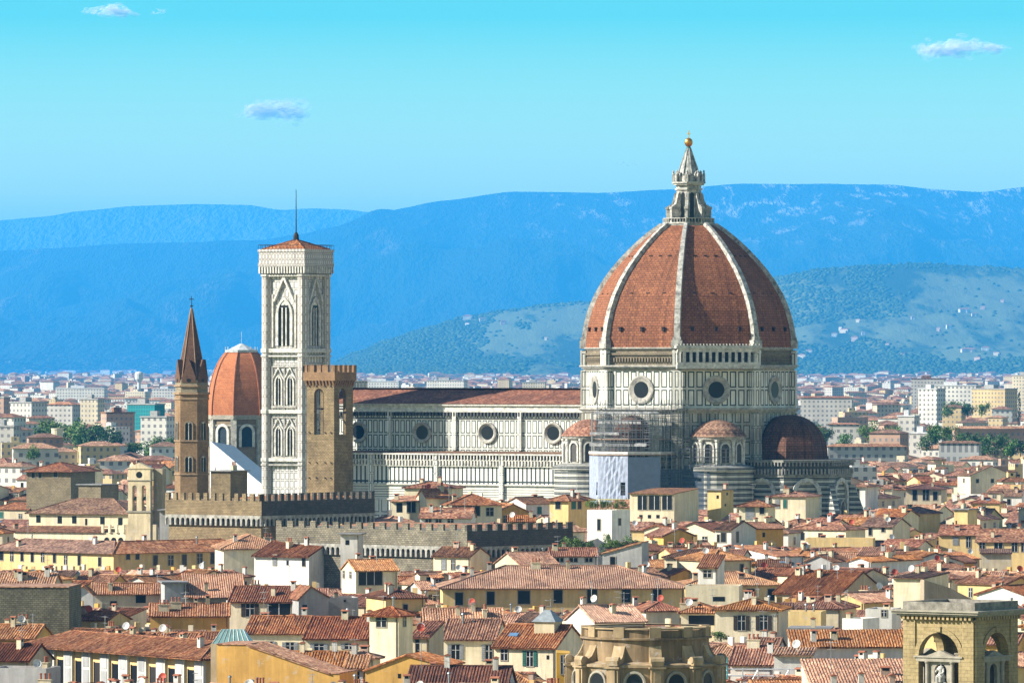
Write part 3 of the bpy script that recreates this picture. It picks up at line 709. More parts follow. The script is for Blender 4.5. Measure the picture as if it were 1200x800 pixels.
mb.build('blue_sheeting', plain((.24, .31, .44), .7, 0, 'blue_netting', .12), sc, T)
mb = MB(); mb.box(-9.6, 8.6, -2.6, -2.45, 46.4, 47.1); mb.box(-7.0, 1.2, -9.2, -9.1, 41.4, 42.0); mb.box(-5.6, 6.2, -7.2, -7.1, 44.1, 44.7); mb.box(-8.0, 8.0, -7.6, -7.5, 38.6, 39.4); mb.build('board_screen', plain((.42, .42, .42), .7, 0, 'grey_boards', .5), sc, T)
mb = MB(); mb.prism(poly_ring(11.0), 36.7, 37.3); mb.build('white_fascia', WHITE, sc, T)

# ------------------------------------------------------------------ the marble bell tower
KB = 1625.0 / F; B0 = P(347, 700, 1625.0); B0.z = 0
zb = lambda py: H - (py - HOR) * KB
bt = thing('bell_tower', 'tall square marble bell tower with a flagpole on its low tiled roof', 'bell tower', B0, DTH)
a = 5.35
MBT = marble(1.35, 2.1, .16, base=(.64, .63, .60), green=(.10, .09, .085), grime=.4, gap=.14); MBT2 = marble(1.05, 2.3, .13, base=(.64, .62, .58), green=(.17, .11, .09), grime=.4, gap=.13)
mb = MB(); mb.box(-a, a, -a, a, 0, zb(322)); mb.build('shaft', MBT, bt)
for sx_ in (-1, 1):
    for sy_ in (-1, 1):
        mb = MB(); mb.prism(poly_ring(1.35, 8, 22.5, (sx_ * a, sy_ * a)), 0, zb(322)); mb.build('corner_pier', MBT2, bt)
for py, hh in ((540, .8), (484, .9), (413, 1.0), (545, .4), (418, .4), (324, .5)):
    z = zb(py); mb = MB(); mb.box(-a - 1.0, a + 1.0, -a - 1.0, a + 1.0, z, z + hh)
    for sx_ in (-1, 1):
        for sy_ in (-1, 1): mb.prism(poly_ring(1.6, 8, 22.5, (sx_ * a, sy_ * a)), z - .003, z + hh + .003)
    mb.build('string_course', MARBLE if py != 545 else MARBLE_D, bt)
mb = MB(); zc = zb(322)
pl = [(-a - 1.1, -a - 1.1), (a + 1.1, -a - 1.1), (a + 1.1, a + 1.1), (-a - 1.1, a + 1.1)]; ex = lambda p, o: [(x + o * (1 if x > 0 else -1), y + o * (1 if y > 0 else -1)) for x, y in p]
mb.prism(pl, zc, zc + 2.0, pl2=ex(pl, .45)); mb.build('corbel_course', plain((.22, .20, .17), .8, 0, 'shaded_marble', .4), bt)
mb = MB()
for s_ in range(4):
    R_ = Matrix.Rotation(RAD(90 * s_), 4, 'Z')
    for i in range(17):
        x = -a - 1.3 + i * (2 * a + 2.6) / 16
        t = MB(); t.box(x - .2, x + .2, -a - 1.6, -a - 1.1, zc + .3, zc + 2.0); mb.add(t, R_)
mb.build('corbels', MARBLE, bt)
mb = MB(); q = ex(pl, .55); mb.prism(q, zc + 2.0, zc + 3.0); mb.prism(ex(pl, .42), zc + 3.0, zc + 5.8); mb.prism(ex(pl, .6), zc + 5.8, zc + 6.4)
mb.build('parapet', marble(1.0, 1.45, .15, base=(.64, .62, .58), green=(.14, .11, .10), gap=.1, offs=(0, .3)), bt)
mb = MB(); q = ex(pl, .5)
for (p0, p1) in zip(q, q[1:] + q[:1]):
    for i in range(13):
        t = i / 13; x, y = p0[0] + (p1[0] - p0[0]) * t, p0[1] + (p1[1] - p0[1]) * t; mb.tube((x, y, zc + 6.4), (x, y, zc + 7.5), .05, 4)
    mb.tube((*p0, zc + 7.5), (*p1, zc + 7.5), .06, 4)
mb.build('railing', DARKWOOD, bt)
mb = MB(); mb.prism(ex(pl, -.2), zc + 6.4, zc + 8.9, pl2=[(-.3, -.3), (.3, -.3), (.3, .3), (-.3, .3)])
for sx_, sy_ in ((-1, -1), (1, -1), (1, 1), (-1, 1)): mb.tube((sx_ * (a + .9), sy_ * (a + .9), zc + 6.5), (0, 0, zc + 9.0), .18, 5)
rf = mb.build('roof', tiles('red'), bt)
mb = MB(); mb.lathe([(.8, zc + 8.6), (.7, zc + 10), (.3, zc + 10.8)], 8); mb.tube((0, 0, zc + 10.5), (0, 0, zb(222)), .16, 6, r2=.07); mb.build('flagpole', DARKWOOD, rf)
for s_ in range(4):
    R_ = Matrix.Rotation(RAD(90 * s_), 4, 'Z') @ Matrix.Translation((0, -a, 0))
    w = arch_win(3.5, 11.6, .75, .5, 1, 0, True, 2); 
    w.build('triple_window', [MARBLE, VOID], bt, R_ @ Matrix.Translation((0, 0, zb(405))))
    mb = MB(); z0, z1 = zb(351), zb(325); t = .3
    for s2 in (-1, 1): mb.prism([(s2 * 3.0 - .28, -.75), (s2 * 3.0 + .28, -.75), (s2 * 3.0 + .28, 0), (s2 * 3.0 - .28, 0)], z0 - .6, z1, pl2=[(-.28, -.75), (.28, -.75), (.28, 0), (-.28, 0)])
    mb.box(-.25, .25, -.7, 0, z1 - .3, z1 + 1.2)
    mb.box(-3.6, -3.2, -.55, 0, zb(407), zb(345)); mb.box(3.2, 3.6, -.55, 0, zb(407), zb(345)); mb.build('gable', MARBLE, bt, R_)
    for py in (474, 533):
        for x in (-1.75, 1.75):
            arch_win(1.55, 7.2, .4, .4, 1, 0, True, 1).build('twin_window', [MARBLE, VOID], bt, R_ @ Matrix.Translation((x, 0, zb(py))))
            mb = MB(); zt = zb(py) + 7.7
            for s2 in (-1, 1): mb.prism([(x + s2 * 1.5 - .14, -.5), (x + s2 * 1.5 + .14, -.5), (x + s2 * 1.5 + .14, 0), (x + s2 * 1.5 - .14, 0)], zt - .9, zt + 1.7, pl2=[(x - .14, -.5), (x + .14, -.5), (x + .14, 0), (x - .14, 0)])
            mb.build('gable', MARBLE, bt, R_)
        mb = MB(); zt = zb(py)
        for x in (-3.6, 3.6, 0): mb.box(x - .16, x + .16, -.35, 0, zt - 1.2, zt + 9.6)
        mb.box(-3.8, 3.8, -.5, 0, zt - .8, zt - .3); mb.box(-3.8, 3.8, -.35, 0, zt + 9.4, zt + 9.8); mb.build('panel_frame', MARBLE_D, bt, R_)

# ------------------------------------------------------------------ crenellated palace with its tower
def merlons(parent, A, B, z, w, gap, h, t, mat, z_cap=None):   # separate merlons along A->B
    A, B = Vector((*A, z)), Vector((*B, z)); L = (B - A).length; n = max(2, int(round((L + gap) / (w + gap)))); st = (L - w) / (n - 1)
    ang = math.atan2(B.y - A.y, B.x - A.x)
    mb = MB(); mb.box(0, w, 0, t, 0, h); mb.box(-.04, w + .04, -.05, t + .05, h, h + .15); me = mb.mesh('merlon', mat)
    for i in range(n):
        p = A + (B - A).normalized() * st * i
        inst('merlon', me, parent, Matrix.Translation(p) @ Matrix.Rotation(ang, 4, 'Z'))
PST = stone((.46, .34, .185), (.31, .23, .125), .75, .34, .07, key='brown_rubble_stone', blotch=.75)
PST_SHADE = stone((.17, .145, .115), (.11, .10, .085), .8, .36, .05, key='shade_toned_rubble', blotch=.6)  # darker copy of the palace stone: shade of the unlit sides put into colour
PSTG = stone((.38, .33, .235), (.25, .22, .155), .8, .4, .07, key='grey_rubble_stone', blotch=.75)
BRK = stone((.46, .28, .145), (.35, .21, .11), .5, .14, .02, key='red_brick', blotch=.5)
YT = 1480.0; KT = YT / F
ztw = lambda py: H - (py - HOR) * KT
Tc = P(386.5, 700, YT); Tc.z = 0
tw = thing('watch_tower', 'square brown stone tower with a brick battlement, beside the marble bell tower', 'tower', Tc, -33)
w = 3.85
mb = MB(); mb.box(-w, w, -w, w, 0, ztw(512)); mb.build('shaft', PST, tw)
mb = MB()
for s_ in range(4):
    t = MB(); wall_arch(t, -w, w - .8, ztw(512), ztw(449), -.4, 2.7, ztw(509), ztw(462), .8, -w); mb.add(t, Matrix.Rotation(RAD(90 * s_), 4, 'Z'))
mb.build('belfry', PST, tw)
mb = MB()
for s_ in range(4):
    for i in range(9):
        t = MB(); x = -w + .1 + i * (2 * w - .2) / 8; t.prism([(x - .22, -w), (x + .22, -w), (x + .22, -w + .02), (x - .22, -w + .02)], ztw(453), ztw(446), pl2=[(x - .22, -w - .62), (x + .22, -w - .62), (x + .22, -w), (x - .22, -w)])
        mb.add(t, Matrix.Rotation(RAD(90 * s_), 4, 'Z'))
mb.build('corbels', BRK, tw)
mb = MB(); mb.box(-w, w, -w, w, ztw(449), ztw(446) + .02); mb.box(-w - .6, w + .6, -w - .6, w + .6, ztw(446) + .02, ztw(436)); mb.build('parapet', BRK, tw)
for s_ in range(4):
    c, s2 = math.cos(RAD(90 * s_)), math.sin(RAD(90 * s_)); e_ = w + .6
    r = lambda x, y: (x * c - y * s2, x * s2 + y * c)
    merlons(tw, r(-e_, -e_), r(e_, -e_), ztw(436), 1.15, .85, 1.5, .5, BRK)
mb = MB(); mb.box(-.12, .12, -w, w, ztw(480), ztw(478)); mb.box(-w, w, -.12, .12, ztw(480), ztw(478)); mb.build('bell_beam', DARKWOOD, tw)
mb = MB(); mb.lathe([(.0, -.1), (.9, 0), (.72, .5), (.5, 1.2), (.3, 1.5), (0, 1.6)], 12); mb.build('bell', plain((.08, .10, .08), .5, .6, 'bronze'), tw, Matrix.Translation((0, 0, ztw(480) - 1.9)))
mb = MB()
for x in (-3, -1, 1.4, 3): 
    for py in (453, 507, 542, 560): mb.box(x - .1, x + .1, -w - .35, -w, ztw(py), ztw(py) + .25)
mb.build('iron_brackets', DARKWOOD, tw)

def castle(name, label, xc, yc, hz_, Y, wl_, wr, lit, shade_mat, arcade=True, parapet_py=10, mw=1.1, mg=1.25, mh=1.5, thl=-38):
    """corner at photo pixel (xc, yc) (wall top under the merlons); wl_ and wr the lengths in metres of the two visible walls"""
    c = P(xc, yc, Y); z = c.z; c.z = 0
    t = thing(name, label, 'palace', c, thl)
    D = wr
    # local frame: front wall from (-wl,0) to (0,0), side wall from (0,0) to (0,D)
    mb = MB(); mb.box(-wl_, 0, 0, D, 0, z - 5.6 if arcade else z); mb.build('wall', [lit], t)
    if not arcade: pass
    else:
        mb = MB(); mb.box(-wl_ - .6, .6, -.6, D + .6, z - 3.3, z); mb.build('parapet_wall', [lit], t)
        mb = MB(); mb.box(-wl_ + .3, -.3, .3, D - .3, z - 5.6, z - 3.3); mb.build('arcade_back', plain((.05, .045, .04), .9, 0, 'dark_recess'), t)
        mb = MB()
        for (L, M_) in ((wl_ + 1.2, Matrix.Translation((-wl_ - .6, -.6, 0))), (D + 1.2, Matrix.Translation((.6, -.6, 0)) @ Matrix.Rotation(RAD(90), 4, 'Z'))):
            n = int(L / 1.45); st = L / n
            for i in range(n):
                q = MB(); wall_arch(q, i * st, (i + 1) * st, z - 5.6, z - 3.3, (i + .5) * st, st * .62, z - 5.6, z - 4.4, .5, 0, 0, 6); mb.add(q, M_)
        mb.build('corbel_arcade', plain((.46, .44, .38), .8, 0, 'pale_stone', .4), t)
    o = .6 if arcade else 0
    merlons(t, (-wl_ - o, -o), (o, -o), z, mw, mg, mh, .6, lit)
    merlons(t, (o, -o), (o, D + o), z, mw, mg, mh, .6, shade_mat)
    mb = MB(); mb.box(.61 if arcade else .02, .66 if arcade else .07, -o, D + o, z - 3.3 if arcade else 0, z - .01); mb.build('side_shade_face', shade_mat, t)  # thin sheet over the side, its shade put into the stone colour
    mb = MB(); mb.poly([(-wl_ + .8, .8, z - .6), (-.8, .8, z - .6), (-.8, D - .8, z + .6), (-wl_ + .8, D - .8, z + .6)]); mb.build('roof', tiles('orange'), t)
    return t
castle('crenellated_palace', 'brown stone palace with square battlements, at the foot of the square stone tower', 306, 587, 0, 1440, 27.5, 39.0, PST, PST_SHADE, True, thl=-38)
castle('crenellated_palace', 'long grey stone palace with an arcaded corbel table under its battlements', 547, 622, 0, 1330, 54.0, 32.0, PSTG, PST_SHADE, True, thl=-42, mw=1.6, mg=1.7, mh=1.2)

# ------------------------------------------------------------------ hexagonal brick spire
YS = 1500.0; KS = YS / F; S0 = P(224.5, 700, YS); S0.z = 0
zs = lambda py: H - (py - HOR) * KS
SPB = stone((.46, .29, .15), (.35, .22, .115), .55, .2, .03, key='brown_brick', blotch=.5)
spw = thing('spire_tower', 'slender hexagonal brick tower with a pointed spire and small gables', 'church tower', S0, -8); spw.scale = (1.18, 1.18, 1)
R6 = 3.4
mb = MB(); mb.prism(poly_ring(R6, 6, 30), 0, zs(462)); mb.build('shaft', SPB, spw)
for py, hh, r in ((462, .5, 3.75), (468, .4, 3.6), (517, .35, 3.6), (556, .35, 3.6), (453, .4, 3.6)):
    mb = MB(); mb.prism(poly_ring(r, 6, 30), zs(py), zs(py) + hh); mb.build('string_course', plain((.40, .27, .16), .8, 0, 'brown_stone'), spw)
mb = MB(); mb.prism(poly_ring(R6 - .1, 6, 30), zs(462) + .5, zs(445)); mb.build('drum', stone((.45, .38, .26), (.36, .29, .19), .6, .25, .03, key='pale_stone_blocks'), spw)
mb = MB(); mb.prism(poly_ring(3.0, 6, 30), zs(448), zs(360), pl2=poly_ring(.12, 6, 30)); 
mb.build('spire', stone((.20, .105, .062), (.14, .072, .045), .5, .18, .02, key='dark_brick_spire', blotch=.5), spw)
mb = MB(); mb.tube((0, 0, zs(362)), (0, 0, zs(347)), .07, 5); mb.lathe([(0, zs(360)), (.35, zs(358.5)), (0, zs(357))], 8); mb.box(-.45, .45, -.06, .06, zs(351), zs(350)); mb.build('cross', DARKWOOD, spw)
mb = MB()
for k in range(6): 
    p0, p1 = poly_ring(3.05, 6, 30)[k], poly_ring(.14, 6, 30)[k]; mb.tube((*p0, zs(448)), (*p1, zs(361)), .1, 4)
mb.build('spire_edge', plain((.36, .24, .15), .8, 0, 'pale_brick'), spw)
for k in range(6):
    R_ = Matrix.Rotation(RAD(60 * k), 4, 'Z') @ Matrix.Translation((0, -(R6 - .1) * math.cos(RAD(30)), 0))
    mb = MB(); mb.box(-1.35, 1.35, -.1, .9, zs(448), zs(443)); mb.prism([(-1.45, -.1), (1.45, -.1), (1.45, .9), (-1.45, .9)], zs(443), zs(421), pl2=[(-.05, -.1), (.05, -.1), (.05, .9), (-.05, .9)])
    o = mb.build('gablet', stone((.25, .135, .08), (.18, .095, .058), .5, .18, .02, key='dark_brick_spire2'), spw, R_)
    t = MB(); t.lathe([(.45, .12), (.3, .12), (0, .12)], 12); q = MB(); q.add(t, Matrix.Translation((0, 0, zs(445.5))) @ Matrix.Rotation(RAD(90), 4, 'X')); q.build('eye_window', VOID, o)
    R_ = Matrix.Rotation(RAD(60 * k), 4, 'Z') @ Matrix.Translation((0, -R6 * math.cos(RAD(30)), 0))
    arch_win(1.35, 4.4, .25, .2, 1, 0, False, 1, 2).build('twin_window', [plain((.36, .26, .16), .8, 0, 'pale_brick2'), VOID, MARBLE], spw, R_ @ Matrix.Translation((0, 0, zs(516))))
    arch_win(1.35, 3.6, .25, .2, 1, 0, False, 1, 2).build('twin_window', [plain((.36, .26, .16), .8, 0, 'pale_brick2'), VOID, MARBLE], spw, R_ @ Matrix.Translation((0, 0, zs(552))))

# ------------------------------------------------------------------ red chapel dome beyond
YM = 1950.0; KM = YM / F; M0 = P(283, 700, YM); M0.z = 0
zm = lambda py: H - (py - HOR) * KM
ch = thing('domed_chapel', 'chapel with a smooth red brick dome and flat white lantern, behind the bell tower', 'chapel', M0, 12)
Rm = 10.6
MDB = stone((.62, .23, .095), (.52, .175, .075), .9, .5, .03, key='red_brick_dome', blotch=.35)
for k in range(8):
    a0, a1 = 22.5 + 45 * (k - 1), 22.5 + 45 * k; mb = MB()
    pr = [(Rm * math.cos(RAD(t)) ** .85, zm(487) + (zm(412) - zm(487)) * 1.08 * math.sin(RAD(t))) for t in (0, 8, 16, 24, 32, 40, 48, 56, 63, 68)]
    for (r0, z0), (r1, z1) in zip(pr, pr[1:]):
        f = lambda r, z, a: (r * math.sin(RAD(a)), -r * math.cos(RAD(a)), z); mb.poly([f(r0, z0, a0), f(r0, z0, a1), f(r1, z1, a1), f(r1, z1, a0)])
    mb.build('dome_sail', MDB, ch)
    mb = MB()
    for (r0, z0), (r1, z1) in zip(pr, pr[1:]): mb.tube(f(r0, z0, a1), f(r1, z1, a1), .28, 5)
    mb.build('rib', plain((.44, .16, .075), .8, 0, 'dark_red_brick'), ch)
rt, ztop = pr[-1]
mb = MB(); mb.prism(poly_ring(rt + .5), ztop - .2, ztop + .5); mb.prism(poly_ring(rt - .3), ztop + .5, ztop + 2.4, pl2=poly_ring(.6)); mb.tube((0, 0, ztop + 2), (0, 0, ztop + 6), .06, 4)
for k in range(16): x, y = poly_ring(rt + .4, 16)[k]; mb.tube((x, y, ztop + .5), (x, y, ztop + 1.5), .06, 4)
mb.build('lantern', plain((.62, .66, .66), .6, 0, 'white_lead'), ch)
mb = MB(); mb.prism(poly_ring(Rm - .3), 0, zm(491)); mb.build('drum', stone((.33, .25, .16), (.28, .21, .14), 2, 1, .02, key='brown_plaster_blocks'), ch)
mb = MB(); mb.prism(poly_ring(Rm + .5), zm(491), zm(489)); mb.prism(poly_ring(Rm + .1), zm(489), zm(486)); mb.prism(poly_ring(Rm), zm(499), zm(497)); mb.build('cornice', STONEF, ch)
for k in range(8):
    mb = MB(); mb.box(-.9, .9, -.45, .4, 0, zm(491)); mb.build('corner_pier', MARBLE_D, ch, Matrix.Rotation(RAD(22.5 + 45 * k), 4, 'Z') @ Matrix.Translation((0, -Rm + .3, 0)))
    arch_win(3.3, 6.2, .8, .6, 1, 0).build('window', [MARBLE, plain((.03, .05, .08), .2, 0, 'blue_glass')], ch, Matrix.Rotation(RAD(45 * k), 4, 'Z') @ Matrix.Translation((0, -(Rm - .3) * C8, zm(523))))
# white weather sheet stretched as a long slope over the church roof under repair
A_, B_ = P(246, 517, 1860.0), P(312, 572, 1840.0)
cv = thing('covered_roof', 'long white sheeted slope covering a roof under repair, below the red chapel dome', 'tent roof', (0, 0, 0))
mb = MB(); n = 10
for i in range(n):
    p, q = A_.lerp(B_, i / n), A_.lerp(B_, (i + 1) / n)
    mb.poly([(p.x, p.y, p.z - 14), (q.x, q.y, q.z - 6), (q.x + .2, q.y, q.z), (p.x + .2, p.y, p.z)]); mb.poly([(p.x + .2, p.y, p.z), (q.x + .2, q.y, q.z), (q.x + 6, q.y + 22, q.z - 1.5), (p.x + 6, p.y + 22, p.z - 1.5)])
mb.build('white_sheet', plain((.80, .80, .78), .6, 0, 'white_sheet', .12), cv)

# ------------------------------------------------------------------ houses
KO = []                                   # what must stay visible: (x0, x1, y_top, y_bottom, depth) in photo pixels
FOOT = []                                 # footprints taken: (x, y, radius)
LAND = []                                 # landmarks for describing the houses: (x, y, depth, phrase)
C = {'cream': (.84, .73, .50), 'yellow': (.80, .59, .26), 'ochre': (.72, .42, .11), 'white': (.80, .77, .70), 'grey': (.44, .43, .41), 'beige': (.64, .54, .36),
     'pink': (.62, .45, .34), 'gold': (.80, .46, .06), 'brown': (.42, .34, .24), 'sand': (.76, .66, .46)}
_me = {}
def win_mesh(style, w, h):
    w, h = round(w * 5) / 5 or .2, round(h * 5) / 5 or .2
    k = (style, w, h)
    if k in _me: return _me[k]
    mb = MB(); f = .13
    mats = [STONEF, VOID, WHITE]
    if style == 'plain': mb.box(-w / 2, w / 2, -.04, .05, 0, h, 1)  # flat dark box painted in place of a shaded, unframed recess
    elif style == 'big':
        mb.box(-w / 2 - .15, w / 2 + .15, -.12, .05, -.15, 0, 0); mb.box(-w / 2 - .15, w / 2 + .15, -.12, .05, h, h + .15, 0)
        mb.box(-w / 2 - .15, -w / 2, -.12, .05, 0, h, 0); mb.box(w / 2, w / 2 + .15, -.12, .05, 0, h, 0); mb.box(-w / 2, w / 2, -.03, .05, 0, h, 1)
        n = max(2, int(w / 1.4))
        for i in range(1, n): x = -w / 2 + w * i / n; mb.box(x - .06, x + .06, -.09, -.03, 0, h, 2)
    else:
        mb.box(-w / 2 - f, w / 2 + f, -.08, .05, -f * 1.2, 0, 0); mb.box(-w / 2 - f, w / 2 + f, -.08, .05, h, h + f, 0)
        mb.box(-w / 2 - f, -w / 2, -.08, .05, 0, h, 0); mb.box(w / 2, w / 2 + f, -.08, .05, 0, h, 0)
        mb.box(-w / 2, w / 2, -.03, .05, 0, h, 1)
        if style != 'dark': mb.box(-.05, .05, -.06, -.03, 0, h, 2); mb.box(-w / 2, w / 2, -.06, -.03, h * .62, h * .62 + .06, 2)
    _me[k] = mb.mesh('window', mats); return _me[k]
def shutter_mesh(w, h, mat):
    k = ('sh', round(w * 5), round(h * 5), mat.name)
    if k in _me: return _me[k]
    mb = MB(); mb.box(-w / 4, w / 4, -.1, -.02, 0, h)
    n = int(h / .3)
    for i in range(n): mb.box(-w / 4 + .06, w / 4 - .06, -.13, -.1, (i + .25) * h / n, (i + .7) * h / n)
    _me[k] = mb.mesh('shutter', mat); return _me[k]
def add_window(par, M, style, w, h, near=True):
    sh = {'green': GREENP, 'brown': BROWNP, 'greysh': GREYP, 'whitesh': WHITE}.get(style)
    o = inst('window', win_mesh('cross' if sh or style == 'cross' else ('dark' if style == 'closed' else style), w, h), par, M)
    if sh and near:
        me = shutter_mesh(w, h, sh)
        for s_ in (-1, 1): inst('shutter', me, o, Matrix.Translation((s_ * (w * .75 + .05), 0, 0)))
    if style == 'closed': inst('shutter', shutter_mesh(w * 2, h, random.choice((GREYP, BROWNP, GREENP))), o)
    return o
def chimney_mesh(k):
    if ('ch', k) in _me: return _me['ch', k]
    mb = MB(); mats = [plaster([C['cream'], C['white'], C['pink'], C['beige']][k % 4], .5), TERRA, VOID]
    if k < 4:
        hh = (.9, 1.2, .7, 1.0)[k]; w = (.5, .4, .6, .35)[k]
        mb.box(-w, w, -.35, .35, -1.2, hh, 0)
        mb.box(-w - .1, w + .1, -.45, .45, hh + .35, hh + .42, 1); 
        for x in (-w + .08, w - .08): mb.box(x - .08, x + .08, -.35, .35, hh, hh + .35, 0)
        mb.prism([(-w - .1, -.45), (w + .1, -.45), (w + .1, .45), (-w - .1, .45)], hh + .42, hh + .6, 1, pl2=[(-w - .1, -.04), (w + .1, -.04), (w + .1, .04), (-w - .1, .04)])
        mb.box(-w + .15, w - .15, -.3, .3, hh, hh + .35, 2)
    elif k == 4:
        mb.box(-.9, .9, -.35, .35, -1.2, 1.1, 0); mb.box(-1, 1, -.45, .45, 1.1, 1.2, 0)
        for x in (-.6, 0, .6): mb.lathe([(.16, 1.2), (.13, 1.8), (.2, 1.85), (.16, 2.0)], 8, 1, c=(x, 0))
    else:
        mb.tube((0, 0, -1), (0, 0, 1.5), .15, 8, 0); mb.lathe([(.3, 1.5), (.25, 1.65), (0, 1.8)], 8, 0)
        mats = [STEEL, TERRA, VOID]
    _me['ch', k] = mb.mesh('chimney', mats); return _me['ch', k]
def antenna_mesh(k=0):
    if ('an', k) in _me: return _me['an', k]
    mb = MB(); hh = (3.2, 4.2, 2.4)[k]; mb.tube((0, 0, -1), (0, 0, hh), .045, 4)
    for z, L in ((hh - .2, 1.3), (hh - 1.1, .9)):
        mb.tube((-L * .6, 0, z), (L * .6, 0, z), .03, 4)
        for i in range(6): x = -L * .6 + L * 1.2 * i / 5; mb.tube((x, -.35 + .04 * i, z), (x, .35 - .04 * i, z), .022, 3)
    _me['an', k] = mb.mesh('antenna', plain((.5, .5, .5), .5, .4, 'aerial_metal')); return _me['an', k]
def dish_mesh(red=False):
    if ('di', red) in _me: return _me['di', red]
    mb = MB(); mb.tube((0, 0, -.8), (0, 0, 1.0), .05, 5)
    t = MB(); t.lathe([(0, 0), (.3, .05), (.5, .14), (.62, .24), (.58, .24), (.3, .09), (0, .04)], 14, sm=True); t.tube((0, -.5, .2), (0, 0, .75), .025, 4)
    mb.add(t, Matrix.Translation((0, -.15, 1.1)) @ Matrix.Rotation(RAD(68), 4, 'X'))
    _me['di', red] = mb.mesh('satellite_dish', REDP if red else WHITE); return _me['di', red]

def skylight_mesh():
    if 'sky' in _me: return _me['sky']
    mb = MB(); mb.box(-.6, .6, -.45, .45, -.1, .1, 0); mb.box(-.5, .5, -.36, .36, .1, .12, 1)
    _me['sky'] = mb.mesh('roof_window', [GREYP, plain((.14, .22, .32), .15, 0, 'sky_blue_glass')]); return _me['sky']
def sheet(mb, A, B, Cc, D, geo, thick=.16, m=0, rng=random):
    A, B, Cc, D = map(Vector, (A, B, Cc, D))
    u = (B - A).normalized(); n = u.cross(D - A if (D - A).length > .01 else Cc - A).normalized()
    lo = n * -thick
    tri = (Cc - D).length < .02
    ring = [A, B, Cc] if tri else [A, B, Cc, D]
    for i in range(len(ring)):
        p, q = ring[i], ring[(i + 1) % len(ring)]; mb.poly([p + lo, q + lo, q, p], m)
    mb.poly([p + lo for p in reversed(ring)], m)
    if not geo: mb.poly(ring, m); return
    vdir = n.cross(u); L = (D - A).dot(vdir); uB = (B - A).dot(u); uC, uD = (Cc - A).dot(u), (D - A).dot(u)
    pitch = .40; nu = max(2, int(uB / pitch)) * 4; rows = max(1, int(L / 1.6))
    pr = (0, .085, .125, .085); prev = None; sag = rng.uniform(.02, .16) * min(1, uB / 12); ph = rng.uniform(0, 6)
    for i in range(nu + 1):
        x = uB * i / nu; f = 1.0
        if uD > .05: f = min(f, x / uD)
        if uB - uC > .05: f = min(f, (uB - x) / (uB - uC))
        f = max(f, 0); col = []
        jit = rng.uniform(-.02, .02)
        for r in range(rows + 1):
            p = A + u * (x + rng.uniform(-.03, .03)) + vdir * (L * f * r / rows) + n * (.02 + pr[i % 4] * .95 + jit + rng.uniform(-.02, .02) - sag * math.sin(math.pi * i / nu) * (.5 + .5 * r / rows) + .03 * math.sin(x * .9 + ph))
            col.append(len(mb.v)); mb.v.append(p)
        if prev:
            for r in range(rows):
                mb.f.append((prev[r], col[r], col[r + 1], prev[r + 1])); mb.m.append(m); mb.sm.append(False)
        prev = col
